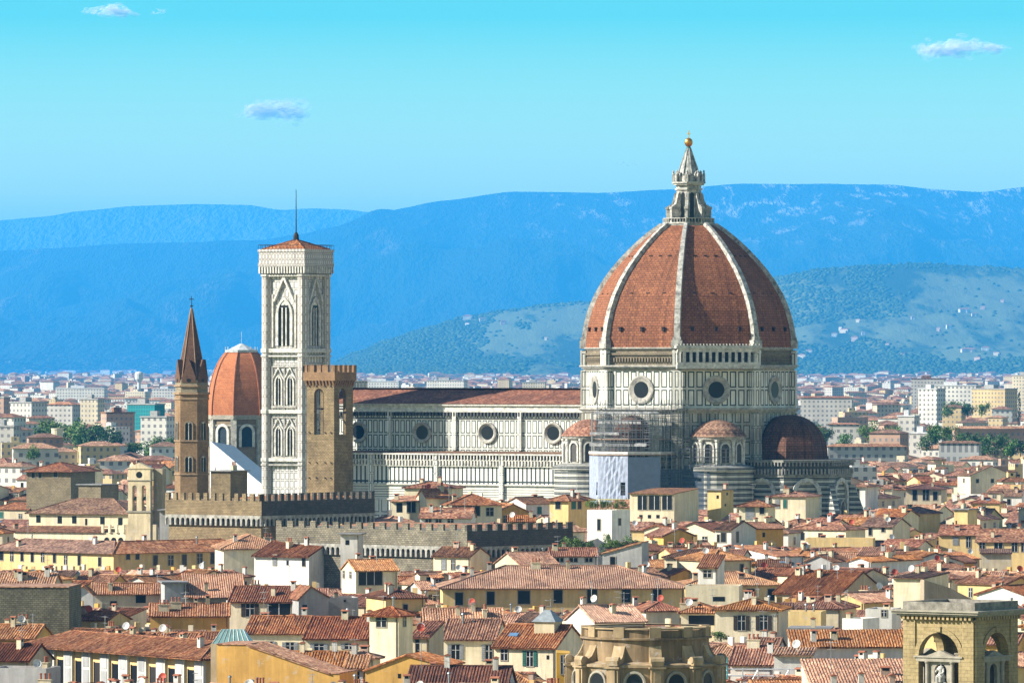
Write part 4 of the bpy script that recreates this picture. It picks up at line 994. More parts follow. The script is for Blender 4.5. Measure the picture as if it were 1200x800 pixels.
def house_geo(w, d, h, roof, pitch, over, geo, ridge='x'):
    """returns wall MB, roof MB, roof height function"""
    wb, rb = MB(), MB(); hw, hd = w / 2, d / 2
    o = over
    if roof == 'flat':
        wb.box(-hw, hw, -hd, hd, 0, h - .7)
        for x0, x1, y0, y1 in ((-hw, hw, -hd, -hd + .25), (-hw, hw, hd - .25, hd), (-hw, -hw + .25, -hd + .25, hd - .25), (hw - .25, hw, -hd + .25, hd - .25)): wb.box(x0, x1, y0, y1, h - .7, h)
        rb.box(-hw + .25, hw - .25, -hd + .25, hd - .25, h - .7, h - .6)
        return wb, rb, lambda x, y: h - .6
    if roof == 'slab':
        wb.box(-hw, hw, -hd, hd, 0, h); rb.box(-hw - o, hw + o, -hd - o, hd + o, h, h + .25); return wb, rb, lambda x, y: h + .25
    if roof == 'shed':
        rise = d * pitch
        pl = [(-hw, -hd), (hw, -hd), (hw, hd), (-hw, hd)]; zz = (h, h, h + rise, h + rise)
        for i in range(4): j = (i + 1) % 4; wb.poly([(*pl[i], 0), (*pl[j], 0), (*pl[j], zz[j]), (*pl[i], zz[i])])
        sheet(rb, (-hw - .2, -hd - o, h - o * pitch + .1), (hw + .2, -hd - o, h - o * pitch + .1), (hw + .2, hd + .2, h + rise + .1), (-hw - .2, hd + .2, h + rise + .1), geo)
        return wb, rb, lambda x, y: h + (y + hd) * pitch
    sw = ridge == 'y'
    W_, D_ = (d, w) if sw else (w, d); hw, hd = W_ / 2, D_ / 2
    T = (lambda p: Vector((p[1], -p[0], p[2]))) if sw else (lambda p: Vector(p))
    rise = hd * pitch; ze = h - o * pitch + .08
    if roof == 'gable':
        g = .3
        for i, pts in enumerate(([(-hw, -hd, 0), (hw, -hd, 0), (hw, -hd, h), (-hw, -hd, h)], [(hw, hd, 0), (-hw, hd, 0), (-hw, hd, h), (hw, hd, h)],
                    [(hw, -hd, 0), (hw, hd, 0), (hw, hd, h), (hw, 0, h + rise), (hw, -hd, h)], [(-hw, hd, 0), (-hw, -hd, 0), (-hw, -hd, h), (-hw, 0, h + rise), (-hw, hd, h)])): wb.poly([T(p) for p in pts])
        zr = h + rise + .08
        sheet(rb, T((-hw - g, -hd - o, ze)), T((hw + g, -hd - o, ze)), T((hw + g, 0, zr)), T((-hw - g, 0, zr)), geo)
        sheet(rb, T((hw + g, hd + o, ze)), T((-hw - g, hd + o, ze)), T((-hw - g, 0, zr)), T((hw + g, 0, zr)), geo and sw)
        rb.tube(T((-hw - g, 0, zr + .03)), T((hw + g, 0, zr + .03)), .17, 6)
        if geo:
            for x in (-hw - g + .1, hw + g - .1): rb.tube(T((x, -hd - o, ze + .08)), T((x, 0, zr + .08)), .13, 5)
        fn = lambda X, Y: h + rise - abs(Y) * pitch
    else:                                  # hip
        rl = max(0.0, hw - hd); rise = min(hw, hd) * pitch
        ox, oy = hw + o, hd + o; zr = h + rise + .08
        if hw < hd: rl2 = hd - hw
        wb.prism([T((x, y, 0)).xy for x, y in ((-hw, -hd), (hw, -hd), (hw, hd), (-hw, hd))], 0, h)
        if hw >= hd: Rl, Rr = (-rl, 0, zr), (rl, 0, zr); Rf = Rl; fr_ = [(Rr, Rl), (Rl, Rr), (Rr, Rr), (Rl, Rl)]
        else: F_, B_ = (0, -rl2, zr), (0, rl2, zr); fr_ = [(F_, F_), (B_, B_), (B_, F_), (F_, B_)]
        cs = [(-ox, -oy, ze), (ox, -oy, ze), (ox, oy, ze), (-ox, oy, ze)]
        sheet(rb, T(cs[0]), T(cs[1]), T(fr_[0][0]), T(fr_[0][1]), geo)
        sheet(rb, T(cs[2]), T(cs[3]), T(fr_[1][0]), T(fr_[1][1]), False)
        sheet(rb, T(cs[1]), T(cs[2]), T(fr_[2][0]), T(fr_[2][1]), geo)
        sheet(rb, T(cs[3]), T(cs[0]), T(fr_[3][0]), T(fr_[3][1]), geo)
        ends = [(cs[0], fr_[0][1]), (cs[1], fr_[0][0]), (cs[2], fr_[1][0]), (cs[3], fr_[1][1])]
        for a_, b_ in ends: rb.tube(T(a_) + Vector((0, 0, .06)), T(b_) + Vector((0, 0, .06)), .15, 5)
        rb.tube(T(fr_[2][0] if hw >= hd else fr_[0][0]), T(fr_[3][0] if hw >= hd else fr_[1][0]) + Vector((.01, .01, 0)), .16, 5)
        fn = lambda X, Y: h + max(0, min(hw - abs(X), hd - abs(Y))) * pitch
    if sw: return wb, rb, (lambda x, y: fn(-y, x))
    return wb, rb, fn
HN = {'gable': 1, 'hip': 1, 'shed': 1, 'flat': 1}
def house(label, ctr, rz, w, d, h, roof='gable', pitch=.34, wall='cream', tone='orange', wins=(), ridge='x', over=.55, name='house', cat='house', group=None,
          chim=1, ant=0, dish=0, seed=0, wmat=None, extra=False):
    rng = random.Random(seed * 7919 + int(abs(ctr[0]) * 13) + int(ctr[1])); Y = ctr[1]
    near = Y < 1330; geo = Y < 1400
    t = thing(name, label, cat, (ctr[0], ctr[1], 0), rz, group)
    wb, rb, fn = house_geo(w, d, h, roof, pitch, over, geo and roof != 'flat', ridge)
    wb.build('wall', wmat or (plaster(C[wall]) if isinstance(wall, str) else wall), t)
    r = rb.build('roof', plain((.38, .20, .13), .9, 0, 'terrace_tiles') if roof == 'flat' else (plain((.3, .29, .28), .9, 0, 'roof_felt') if roof == 'slab' else tiles(tone)), t)
    for (face, u, z, ww, hh, st) in wins:
        phi = (0, 90, 180, -90)[face]; a = (d / 2, w / 2, d / 2, w / 2)[face]
        add_window(t, FM(phi, a) @ Matrix.Translation((u, 0, z)), st, ww, hh, near)
    if near and roof != 'flat':           # gutter and downpipe
        mb = MB(); mb.tube((w / 2 - .3, -d / 2 - .1, 0), (w / 2 - .3, -d / 2 - .1, h - .2), .07, 5); mb.build('drainpipe', plain((.20, .13, .09), .5, .3, 'copper_pipe'), t)
    for i in range(chim):
        x, y = rng.uniform(-.42, .42) * w, rng.uniform(-.35, .3) * d
        inst('chimney', chimney_mesh(rng.choice((0, 1, 2, 3, 4, 5, 0, 1))), r, Matrix.Translation((x, y, fn(x, y))) @ Matrix.Rotation(rng.choice((0, 1.57)), 4, 'Z'))
    for i in range(ant):
        x, y = rng.uniform(-.42, .42) * w, rng.uniform(-.3, .35) * d
        inst('antenna', antenna_mesh(rng.randrange(3)), r, Matrix.Translation((x, y, fn(x, y))) @ Matrix.Rotation(rng.uniform(0, 3), 4, 'Z'))
    for i in range(dish):
        x, y = rng.uniform(-.42, .42) * w, rng.uniform(-.45, .1) * d
        inst('satellite_dish', dish_mesh(rng.random() < .25), r, Matrix.Translation((x, y, fn(x, y))) @ Matrix.Rotation(RAD(-rz + rng.uniform(-40, 30)), 4, 'Z'))
    if extra:
        if roof in ('gable', 'hip') and ridge == 'x' and w > 8 and rng.random() < .4:
            x = rng.uniform(-.25, .25) * w; y = -d * .27; z = fn(x, y)
            mb = MB(); mb.box(-.9, .9, -.2, d * .22, z - .4, z + 1.5); dm = mb.build('dormer', plaster(C[wall]) if isinstance(wall, str) else wall, r, Matrix.Translation((x, y, 0)))
            mb = MB(); sheet(mb, (-1.25, -.5, z + 1.45), (1.25, -.5, z + 1.45), (1.25, d * .2, z + 2.0), (-1.25, d * .2, z + 2.0), geo); mb.build('dormer_roof', tiles(tone), dm)
            inst('window', win_mesh('cross', 1.0, 1.0), dm, Matrix.Translation((0, -.2, z + .2)))
        if roof in ('gable', 'hip') and rng.random() < .35:
            x, y = rng.uniform(-.3, .3) * w, -d * rng.uniform(.15, .35)
            if ridge == 'x': inst('roof_window', skylight_mesh(), r, Matrix.Translation((x, y, fn(x, y) + .12)) @ Matrix.Rotation(math.atan(pitch), 4, 'X'))
        if rng.random() < .38 and roof in ('gable', 'hip') and w > 7 and d > 7:
            aw, ad = rng.uniform(2.2, 4.2), rng.uniform(2.2, 3.6); x, y = rng.uniform(-.22, .22) * w, rng.uniform(-.05, .25) * d; z = fn(x, y) + rng.uniform(.9, 2.0)
            wb2, rb2, _ = house_geo(aw, ad, z, rng.choice(('shed', 'gable', 'flat', 'hip')), .28, .3, False); wb2.v = [Vector((q.x, q.y, max(q.z, h - .5))) for q in wb2.v]
            rr = wb2.build('rooftop_room', plaster(C[rng.choice(('cream', 'white', 'yellow', 'sand', 'grey'))]), r, Matrix.Translation((x, y, 0)))
            rb2.build('room_roof', tiles(rng.choice(('orange', 'red', 'brown', 'pale'))), rr)
            inst('window', win_mesh(rng.choice(('dark', 'cross', 'plain')), .8, .8), rr, Matrix.Translation((0, -ad / 2, z - 1.3)))
        if rng.random() < .4 and h > 11:
            aw, ad, ah = w * rng.uniform(.4, .7), rng.uniform(3, 5), h * rng.uniform(.68, .84); ax_ = rng.choice((-1, 1)) * (w - aw) / 2
            wb2, rb2, _ = house_geo(aw, ad, ah, 'shed', .28, .4, geo)
            an_ = wb2.build('annex', plaster(C[rng.choice(('cream', 'yellow', 'white', 'sand', 'beige'))]), t, Matrix.Translation((ax_, -d / 2 - ad / 2, 0)))
            rb2.build('annex_roof', tiles(rng.choice(('orange', 'red', 'brown'))), an_)
            add_window(an_, FM(0, ad / 2) @ Matrix.Translation((0, 0, ah - 2.3)), rng.choice(('cross', 'dark', 'closed')), .9, 1.3, False)
    nn = max(1, int(round(max(w, d) / min(w, d))))
    for q in range(nn):
        f_ = (q + .5) / nn - .5; lx, ly = (f_ * w, 0) if w >= d else (0, f_ * d)
        FOOT.append((ctr[0] + lx * math.cos(RAD(rz)) - ly * math.sin(RAD(rz)), ctr[1] + lx * math.sin(RAD(rz)) + ly * math.cos(RAD(rz)), min(w, d) * .72 if nn > 1 else math.hypot(w, d) / 2))
    return t, r, fn
def solve_u(P0, th, px):                  # distance along a wall (direction th) where it crosses the photo column px
    s = (px - 600) / F; ex, ey = math.cos(RAD(th)), math.sin(RAD(th))
    return (P0.x - s * P0.y) / (s * ey - ex)
def A(label, xl, xr, ye, h=None, Y=None, th=0.0, d=10.0, roof='gable', pitch=.34, wall='cream', tone='orange', wins=(), side=(), left=(), yb=None, corner='l', **kw):
    """house from the photo: eave of the front wall from column xl to xr; (corner column, row ye) fixes distance for eave height h"""
    if Y is None: Y = (H - h) * F / (ye - HOR)
    xc = xl if corner == 'l' else xr
    Pc = P(xc, ye, Y); h = Pc.z; Pc.z = 0
    w = abs(solve_u(Pc, th, xr if corner == 'l' else xl))
    ex = Vector((math.cos(RAD(th)), math.sin(RAD(th)), 0)); ey = Vector((-math.sin(RAD(th)), math.cos(RAD(th)), 0))
    P0 = Pc if corner == 'l' else Pc - ex * w
    ctr = P0 + ex * w / 2 + ey * d / 2
    W_ = []
    for (px, y0, y1, wp, st) in wins:
        u = solve_u(P0, th, px); q = P0 + ex * u; k = q.y / F
        W_.append((0, u - w / 2, H - (y1 - HOR) * k, wp * k / max(.3, math.cos(RAD(th))), (y1 - y0) * k, st))
    for (face, lst, O, dr) in ((1, side, P0 + ex * w, ey), (3, left, P0 + ey * d, -ey)):
        for (px, y0, y1, wp, st) in lst:
            s = (px - 600) / F; v = (O.x - s * O.y) / (s * dr.y - dr.x); q = O + dr * v; k = q.y / F
            W_.append((face, v - d / 2, H - (y1 - HOR) * k, wp * k / max(.3, abs(math.sin(RAD(th)))), (y1 - y0) * k, st))
    if roof in ('gable', 'hip') and Y < 1500: kw['ant'] = kw.get('ant', 0) + 1; kw['chim'] = kw.get('chim', 1) + 1
    t, r, fn = house(label, ctr, th, w, d, h, roof, pitch, wall, tone, W_, **kw)
    xs = [proj((P0 + ex * a + ey * b_))[0] for a in (0, w) for b_ in (0, d)]
    KO.append((min(xs), max(xs), ye - 14, yb or ye + 24, Y)); LAND.append(((min(xs) + max(xs)) / 2, ye, Y, None))
    return t, r, fn, P0, ex, ey, w, h
def B(label, pts, Y, th=0.0, d=10.0, wall='ochre', tone='orange', yb=None, wins=(), name='house', cat='house', roofed=True, wmat=None, group=None, geo=True, cap=None):
    """house whose gable end faces the viewer: pts is the top outline of that wall in photo pixels, left to right"""
    P0 = P(pts[0][0], pts[0][1], Y); ex = Vector((math.cos(RAD(th)), math.sin(RAD(th)), 0)); ey = Vector((-math.sin(RAD(th)), math.cos(RAD(th)), 0))
    base = P0.copy(); base.z = 0; top = []
    for (px, py) in pts:
        u = solve_u(base, th, px); q = base + ex * u; top.append((u, H - (py - HOR) * q.y / F))
    t = thing(name, label, cat, base, th, group)
    mb = MB(); W_ = top[-1][0]
    mb.poly([(0, 0, 0), (W_, 0, 0)] + [(u, 0, z) for u, z in reversed(top)]); mb.poly(([(0, d, 0), (W_, d, 0)] + [(u, d, z) for u, z in reversed(top)])[::-1])
    mb.poly([(0, d, 0), (0, 0, 0), (0, 0, top[0][1]), (0, d, top[0][1])]); mb.poly([(W_, 0, 0), (W_, d, 0), (W_, d, top[-1][1]), (W_, 0, top[-1][1])])
    for (a, b_), (c, e_) in zip(top, top[1:]): mb.poly([(a, 0, b_), (c, 0, e_), (c, d, e_), (a, d, b_)])
    mb.build('wall', wmat or plaster(C[wall]), t)
    if roofed:
        rb = MB()
        for (a, b_), (c, e_) in zip(top, top[1:]):
            if c - a < .3: continue
            s = (e_ - b_) / (c - a); g = .25
            lo, hi = ((a - .3, b_ - .3 * s), (c, e_)) if s > 0 else ((c + .3, e_ + .3 * s), (a, b_))
            if abs(s) < .02: rb.box(a, c, -.12, d + .12, b_ + .01, b_ + .18)
            elif s > 0: sheet(rb, (lo[0], d + g, lo[1] + .17), (lo[0], -g, lo[1] + .17), (hi[0], -g, hi[1] + .17), (hi[0], d + g, hi[1] + .17), geo)
            else: sheet(rb, (lo[0], -g, lo[1] + .17), (lo[0], d + g, lo[1] + .17), (hi[0], d + g, hi[1] + .17), (hi[0], -g, hi[1] + .17), geo)
        rb.build('roof', cap or tiles(tone), t)
    for (px, y0, y1, wp, st) in wins:
        u = solve_u(base, th, px); q = base + ex * u; k = q.y / F
        add_window(t, Matrix.Translation((u, 0, H - (y1 - HOR) * k)), st, wp * k, (y1 - y0) * k)
    KO.append((pts[0][0], pts[-1][0], min(p[1] for p in pts) - 2, yb or max(p[1] for p in pts) + 20, Y))
    c_ = base + ex * W_ / 2 + ey * d / 2; FOOT.append((c_.x, c_.y, math.hypot(W_, d) / 2))
    return t, base, ex, ey

# ------------------------------------------------------------------ what the monuments must keep clear, and their footprints
KO += [(412, 480, 450, 566, 1590), (480, 690, 450, 576, 1570), (690, 835, 250, 584, 1560), (835, 942, 380, 596, 1570), (942, 990, 486, 596, 1570), (300, 420, 270, 578, 1480), (205, 245, 345, 574, 1270), (243, 306, 405, 560, 1840),
       (205, 306, 577, 612, 1440), (300, 478, 577, 611, 1440), (340, 672, 608, 645, 1330)]
for x_, y_, r_ in ((D0.x, D0.y, 48), (D0.x - 55, D0.y + 32, 36), (D0.x - 25, D0.y + 15, 36), (D0.x - 85, D0.y + 50, 30), (B0.x, B0.y, 13), (Tc.x, Tc.y, 8), (S0.x, S0.y, 6), (M0.x, M0.y, 16)): FOOT.append((x_, y_, r_))
for (xc, yc, Y_, a, b_, th_) in ((306, 587, 1440, 27.5, 39, -38), (547, 622, 1330, 54, 32, -42)):
    c = P(xc, yc, Y_)
    for f in (.1, .3, .5, .7, .9):
        for g in (.15, .5, .85):
            lx, ly = -a * f, b_ * g; FOOT.append((c.x + lx * math.cos(RAD(th_)) - ly * math.sin(RAD(th_)), Y_ + lx * math.sin(RAD(th_)) + ly * math.cos(RAD(th_)), 8))
KO += [(652, 755, 622, 664, 1255)]; FOOT += [(10.5 + 3 * i, 1290 - 5 * i, 7) for i in range(5)]
LANDMARK = [(807, 330, 'the great brick dome'), (347, 430, 'the marble bell tower'), (225, 470, 'the hexagonal spire'), (386, 500, 'the square stone watch tower'), (275, 450, 'the red chapel dome'),
            (260, 595, 'the brown battlemented palace'), (600, 625, 'the grey battlemented palace'), (165, 580, 'the bell gable'), (90, 610, 'the long cream church'), (711, 615, 'the white roof-garden tower'),
            (1130, 750, 'the stone loggia tower'), (757, 770, 'the curved stone apse'), (930, 520, 'the dark half dome'), (650, 690, 'the long yellow palace'), (210, 655, 'the angled yellow wing'), (140, 760, 'the pilastered loggia house'),
            (40, 710, 'the rough stone wall'), (780, 590, 'the big-windowed cream house'), (1120, 640, 'the green-shuttered yellow house'), (1085, 690, 'the tall blank cream wall'), (885, 735, 'the dark-shuttered cream house'), (455, 745, 'the cream turret house'), (620, 745, 'the lead-capped skylight')]

# ------------------------------------------------------------------ houses one can point to, nearest rows first
# pilastered loggia house at the lower edge
t, r, fn, P0, ex, ey, w, h = A('long loggia house with a row of pale pilasters under deep tiled eaves', 37, 240, 752, Y=935, th=-57, d=9, roof='hip', pitch=.36, wall='yellow', tone='red', over=1.7, yb=800, chim=2, seed=3)
for i in range(10):
    u = -w / 2 + .8 + i * (w - 1.8) / 9
    mb = MB(); mb.box(-1.25, 1.25, -.4, 0, 0, h - .4); pm = mb.build('pilaster', plaster((.66, .66, .60), .3), t, FM(0, 4.5) @ Matrix.Translation((u, 0, 0)))
    for z0, z1 in ((h - 2.9, h - .9), (h - 5.6, h - 3.3)):
        mb = MB(); mb.box(-.8, .8, -.46, -.4, z0, z1); mb.build('panel', plaster((.45, .46, .46), .3), pm)
    if i < 9:
        mb = MB(); mb.box(.5, 2.6, -.06, .02, 0, h - 2.2); mb.box(.4, .5, -.15, .02, 0, h - 2.1); mb.box(2.6, 2.7, -.15, .02, 0, h - 2.1); mb.build('opening', VOID if i % 3 else DARKWOOD, t, FM(0, 4.5) @ Matrix.Translation((u + 1.4, 0, 0)))
B('tall blank ochre end wall with a stepped sloping edge, beside the loggia house', [(254, 755), (289, 756), (384, 789), (398, 789)], 868, th=-14, d=9, wall='ochre', yb=800)
B('ochre gable wall pierced by one small square hole', [(428, 786), (476, 768), (523, 780)], 862, th=-14, d=9, wall='ochre', yb=800, wins=[(468, 789, 794, 4, 'plain')])
A('small tiled roof wedged between two ochre walls', 318, 402, 780, Y=900, th=-6, d=9, tone='orange', wall='cream', yb=790, chim=1, pitch=.4)
A('tiny dormer house with a dark window above the small wedged roof', 404, 437, 770, Y=908, th=-14, d=4, tone='orange', wall='cream', wins=[(418, 772, 779, 14, 'big')], yb=782, chim=1, roof='hip')
A('narrow yellow house front with one tall door window between ochre walls', 404, 430, 783, Y=875, th=-4, d=6, roof='shed', wall='yellow', wins=[(417, 786, 800, 8, 'whitesh')], yb=800, chim=0, pitch=.25)
A('cream house with grey shutters and the shorter of two joined striped roofs', 288, 358, 741, Y=985, th=-10, d=11, tone='red', wall='cream', wins=[(340, 752, 763, 9, 'greysh'), (316, 751, 762, 7, 'greysh')], yb=762, pitch=.42, ant=1)
A('cream house under the taller of two joined striped roofs, beside the turret', 357, 434, 747, Y=965, th=-10, d=13, tone='red', wall='cream', wins=[(374, 754, 762, 10, 'greysh'), (409, 754, 760, 9, 'greysh')], yb=762, pitch=.44, chim=2)
A('square cream turret house with a hipped cap and blue paned windows', 433, 467, 719, Y=925, th=-27, d=4.4, roof='hip', wall='cream', tone='red', wins=[(447, 722, 734, 12, 'cross')], side=[(474, 722, 733, 3, 'cross')], yb=770, chim=0, pitch=.4, over=.8)
A('small lean-to with a striped roof and red dish, at the foot of the turret', 480, 503, 746, Y=935, th=-20, d=6, wall='beige', tone='red', wins=[(489, 748, 768, 5, 'plain')], yb=770, dish=2, chim=0, roof='shed')
A('cream house with grey open shutters under a striped roof, next to the skylight house', 519, 580, 748, Y=965, th=-9, d=12, wall='cream', tone='red', wins=[(534, 755, 772, 9, 'greysh'), (573, 755, 774, 8, 'greysh')], yb=786, pitch=.44, chim=1)
tq = A('cream house with green shutters, a lead-capped skylight and grey gable', 579, 651, 757, Y=950, th=-21, d=13, wall='cream', tone='red', wins=[(591, 761, 773, 7, 'cross'), (621, 762, 780, 8, 'green'), (642, 767, 772, 3, 'plain')], yb=786, pitch=.46, chim=1, ant=1)
t, r, fn, P0, ex, ey, w, h = tq
mb = MB(); mb.box(-1.6, 1.6, -1.6, 1.6, h, h + 3.6); sk = mb.build('skylight', plaster(C['beige']), r, Matrix.Translation((1.6, -1.0, 0)))
mb = MB(); mb.prism([(-1.9, -1.9), (1.9, -1.9), (1.9, 1.9), (-1.9, 1.9)], h + 3.6, h + 5.3, pl2=[(-.45, -.3), (.45, -.3), (.45, .3), (-.45, .3)]); mb.build('cap', LEAD, sk)
mb = MB(); mb.box(-.7, .7, -.5, .5, -.05, .12); mb.build('roof_window', plain((.16, .3, .5), .2, 0, 'blue_glass2'), r, Matrix.Translation((-3.0, -3.2, fn(-3, -3.2) + .1)) @ Matrix.Rotation(.42, 4, 'X'))
A('dark striped roof with a yellow chimney at the lower edge of the town', 478, 594, 801, Y=845, th=-6, d=10, wall='white', tone='dark', yb=800, chim=3, pitch=.42)
B('narrow gold house front with one white framed window, beside the apse', [(652, 764), (668, 765)], 905, d=8, wall='gold', yb=800, wins=[(660, 768, 789, 5, 'cross')], roofed=False)
A('house with a white gable and pinkish tiled roof behind the apse', 697, 756, 728, Y=1010, th=24, d=11, wall='white', tone='pale', yb=740, pitch=.42, chim=2, ant=2, dish=1)
tq = A('cream house with two dark-shuttered windows and a long roof, beyond the apse', 838, 913, 714, Y=1040, th=-9, d=13, roof='hip', wall='sand', tone='orange', wins=[(869, 721, 738, 9, 'brown'), (895, 720, 738, 9, 'brown')], yb=752, pitch=.28, chim=3, ant=1)
A('low house with an awning-dark porch under a sagging orange roof', 798, 841, 717, Y=1052, th=-2, d=14, roof='hip', wall='cream', tone='orange', wins=[(822, 720, 732, 30, 'plain')], yb=732, pitch=.36, chim=2, dish=1)
A('pale low house with a red hip roof against the long yellow palace', 757, 799, 715, Y=1075, th=14, d=12, roof='hip', wall='cream', tone='red', yb=728, pitch=.36, chim=1, dish=1)
B('bright white gable wall with a small dish, next to dark-shuttered windows', [(912, 716), (926, 716), (928, 752)], 1062, th=12, d=9, wall='white', yb=752, roofed=False)
A('striped roof behind white scaffold rails', 856, 905, 777, Y=905, th=-12, d=9, wall='white', tone='red', yb=790, pitch=.5, chim=1)
A('upper striped red roof with white aerial, above the scaffold rails', 876, 908, 765, Y=930, th=-16, d=8, wall='white', tone='red', yb=770, pitch=.5, chim=1, ant=1)
A('white plaster wall with a tiled coping and sloping end', 907, 952, 767, Y=880, th=-8, d=5, roof='shed', wall='white', tone='orange', yb=790, pitch=.15, chim=0, dish=1)
A('long pale parapet house with one row of tiles on top', 928, 1066, 757, Y=925, th=4, d=5, roof='shed', wall='white', tone='orange', yb=772, pitch=.42, chim=2)
A('broad orange roof with scattered vents in front of the stone loggia tower', 955, 1075, 812, Y=800, th=3, d=17, roof='shed', wall='cream', tone='orange', yb=800, pitch=.2, chim=4, ant=1)
A('gold house with white shutters and a flat brown top', 927, 970, 737, Y=985, th=-6, d=8, roof='slab', wall='gold', wins=[(938, 744, 752, 8, 'whitesh'), (962, 744, 751, 9, 'whitesh')], yb=752, chim=1)
A('yellow terrace wall behind the gold house', 916, 962, 716, Y=1060, th=-10, d=7, roof='flat', wall='yellow', yb=733, chim=2)
A('white cube house with a small dark door and red terrace', 987, 1011, 724, Y=965, th=-28, d=6, roof='flat', wall='white', wins=[(1000, 745, 753, 6, 'plain')], yb=753, chim=1)
A('pale grey house with a steep shadow and a black awning', 1014, 1045, 713, Y=1000, th=-14, d=8, roof='flat', wall='white', wins=[(1036, 715, 722, 6, 'cross'), (1034, 738, 752, 6, 'plain')], yb=752, chim=1)
A('tall blank cream wall standing above the roofs near the stone loggia tower', 1047, 1083, 677, Y=1090, th=-24, d=12, roof='shed', wall='cream', tone='brown', yb=715, pitch=.05, chim=1)
B('grey brown sloping side wall joined to the blank cream wall', [(1083, 679), (1112, 688), (1142, 703), (1150, 703)], 1085, th=10, d=9, wall='brown', yb=708, roofed=False)
A('orange roofed house with an ochre gable, level with the blank wall', 972, 1012, 704, Y=1120, th=-38, d=17, ridge='y', wall='yellow', tone='orange', yb=710, pitch=.4, chim=2, dish=1)
A('brown hip roofed house with aerials over the gold house', 938, 985, 712, Y=1085, th=-16, d=12, roof='hip', wall='beige', tone='red', yb=716, pitch=.4, chim=2, ant=2)
A('wide rust red roof sloping in long strips, studded with aerials', 908, 985, 694, Y=1180, th=-30, d=18, roof='gable', wall='beige', tone='red', yb=697, pitch=.42, chim=4, ant=3)
A('striped roof with an ochre side wall, in front of the shaded brown roof', 176, 268, 721, Y=1070, th=2, d=9, wall='ochre', tone='orange', yb=737, pitch=.4, chim=3, ant=1)
tq = A('cream house with black shutters and a wide grey garage opening', 269, 351, 704, Y=1095, th=-9, d=11, wall='cream', tone='red', wins=[(293, 707, 722, 10, 'brown'), (327, 705, 722, 27, 'big')], yb=724, pitch=.42, chim=1)
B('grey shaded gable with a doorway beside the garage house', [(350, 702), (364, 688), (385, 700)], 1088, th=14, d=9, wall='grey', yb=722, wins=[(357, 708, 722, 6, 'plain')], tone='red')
A('grey flat-topped terrace house with terracotta pots', 384, 420, 700, Y=1100, th=8, d=8, roof='flat', wall='grey', wins=[(404, 702, 705, 3, 'plain')], yb=722, chim=1)
tq = A('cream house with a wide studio window and a sunlit left gable', 417, 466, 668, Y=1215, th=17, d=10, wall='cream', tone='orange', wins=[(434, 669, 685, 27, 'big')], left=[(403, 669, 677, 2.5, 'cross'), (411, 670, 677, 2.5, 'cross')], yb=695, pitch=.36, chim=1)
A('dark brown tiled roof on a yellow shaded house', 452, 497, 700, Y=1085, th=16, d=13, roof='hip', wall='yellow', tone='dark', wins=[(475, 708, 716, 5, 'dark')], yb=716, pitch=.34, chim=2)
A('low pink tiled roof half in shadow under the long yellow palace', 498, 590, 732, Y=1040, th=3, d=12, wall='beige', tone='orange', yb=740, pitch=.4, chim=3, dish=1, ant=1)
tq = A('long yellow palace with a row of dark windows and a pale hipped roof', 519, 802, 688, Y=1190, th=2, d=24, roof='hip', pitch=.30, wall='yellow', tone='pale', yb=716, over=.9, chim=5, dish=0, name='palace', cat='palace',
       wins=[(538, 694, 709, 9, 'dark'), (575, 693, 708, 9, 'dark'), (614, 692, 707, 14, 'dark'), (654, 691, 706, 10, 'dark'), (694, 690, 706, 11, 'dark'), (734, 690, 705, 10, 'dark'), (770, 688, 705, 10, 'dark')])
A('lower yellow wing continuing the long palace', 806, 914, 685, Y=1235, th=6, d=15, roof='hip', pitch=.3, wall='yellow', tone='pale', yb=705, wins=[(880, 690, 703, 8, 'dark'), (904, 690, 703, 8, 'dark')], chim=2)
A('small white tower room with one window on a roof terrace', 818, 841, 664, Y=1140, th=-16, d=5, roof='shed', wall='white', tone='red', wins=[(829, 668, 676, 9, 'cross')], yb=684, chim=0, pitch=.4)
A('grey roof terrace block under the small white tower room', 803, 866, 686, Y=1130, th=-6, d=9, roof='flat', wall='sand', wins=[(842, 699, 704, 15, 'plain')], yb=706, chim=0)
A('cream attic house with a grey right gable behind the long palace', 508, 551, 651, Y=1310, th=-26, d=9, wall='cream', tone='brown', wins=[(520, 655, 667, 5, 'closed'), (531, 656, 667, 4, 'cross')], yb=668, pitch=.36, chim=2)
tq = A('sunlit yellow wing with nine narrow windows, below the long church', -14, 133, 647, Y=1420, th=-44, d=12, corner='r', roof='hip', pitch=.36, wall='yellow', tone='brown', yb=667, over=.9, chim=2, name='palace_wing', cat='palace',
       wins=[(2, 646, 656, 4.5, 'dark'), (14, 646, 657, 3.5, 'cross'), (26, 647, 657, 3.5, 'dark'), (38, 647, 658, 3.5, 'dark'), (50, 648, 658, 4, 'cross'), (64, 649, 659, 3.5, 'dark'), (77, 650, 661, 3.5, 'cross'), (93, 650, 662, 3.5, 'dark'), (117, 652, 663, 3.5, 'dark')])
tq = A('shaded yellow wing with white framed windows, angled against the sunlit one', 133, 302, 647, Y=1420, th=40, d=12, roof='hip', pitch=.36, wall='yellow', tone='orange', yb=666, over=.9, chim=2, name='palace_wing', cat='palace',
       wins=[(150, 649, 655, 4, 'dark'), (161, 649, 655, 4, 'dark'), (182, 650, 662, 5, 'dark'), (200, 650, 662, 6, 'cross'), (216, 649, 662, 5, 'dark'), (234, 649, 660, 6, 'cross'), (250, 648, 660, 6, 'dark'), (266, 647, 659, 5, 'cross'), (283, 647, 659, 6, 'cross')])
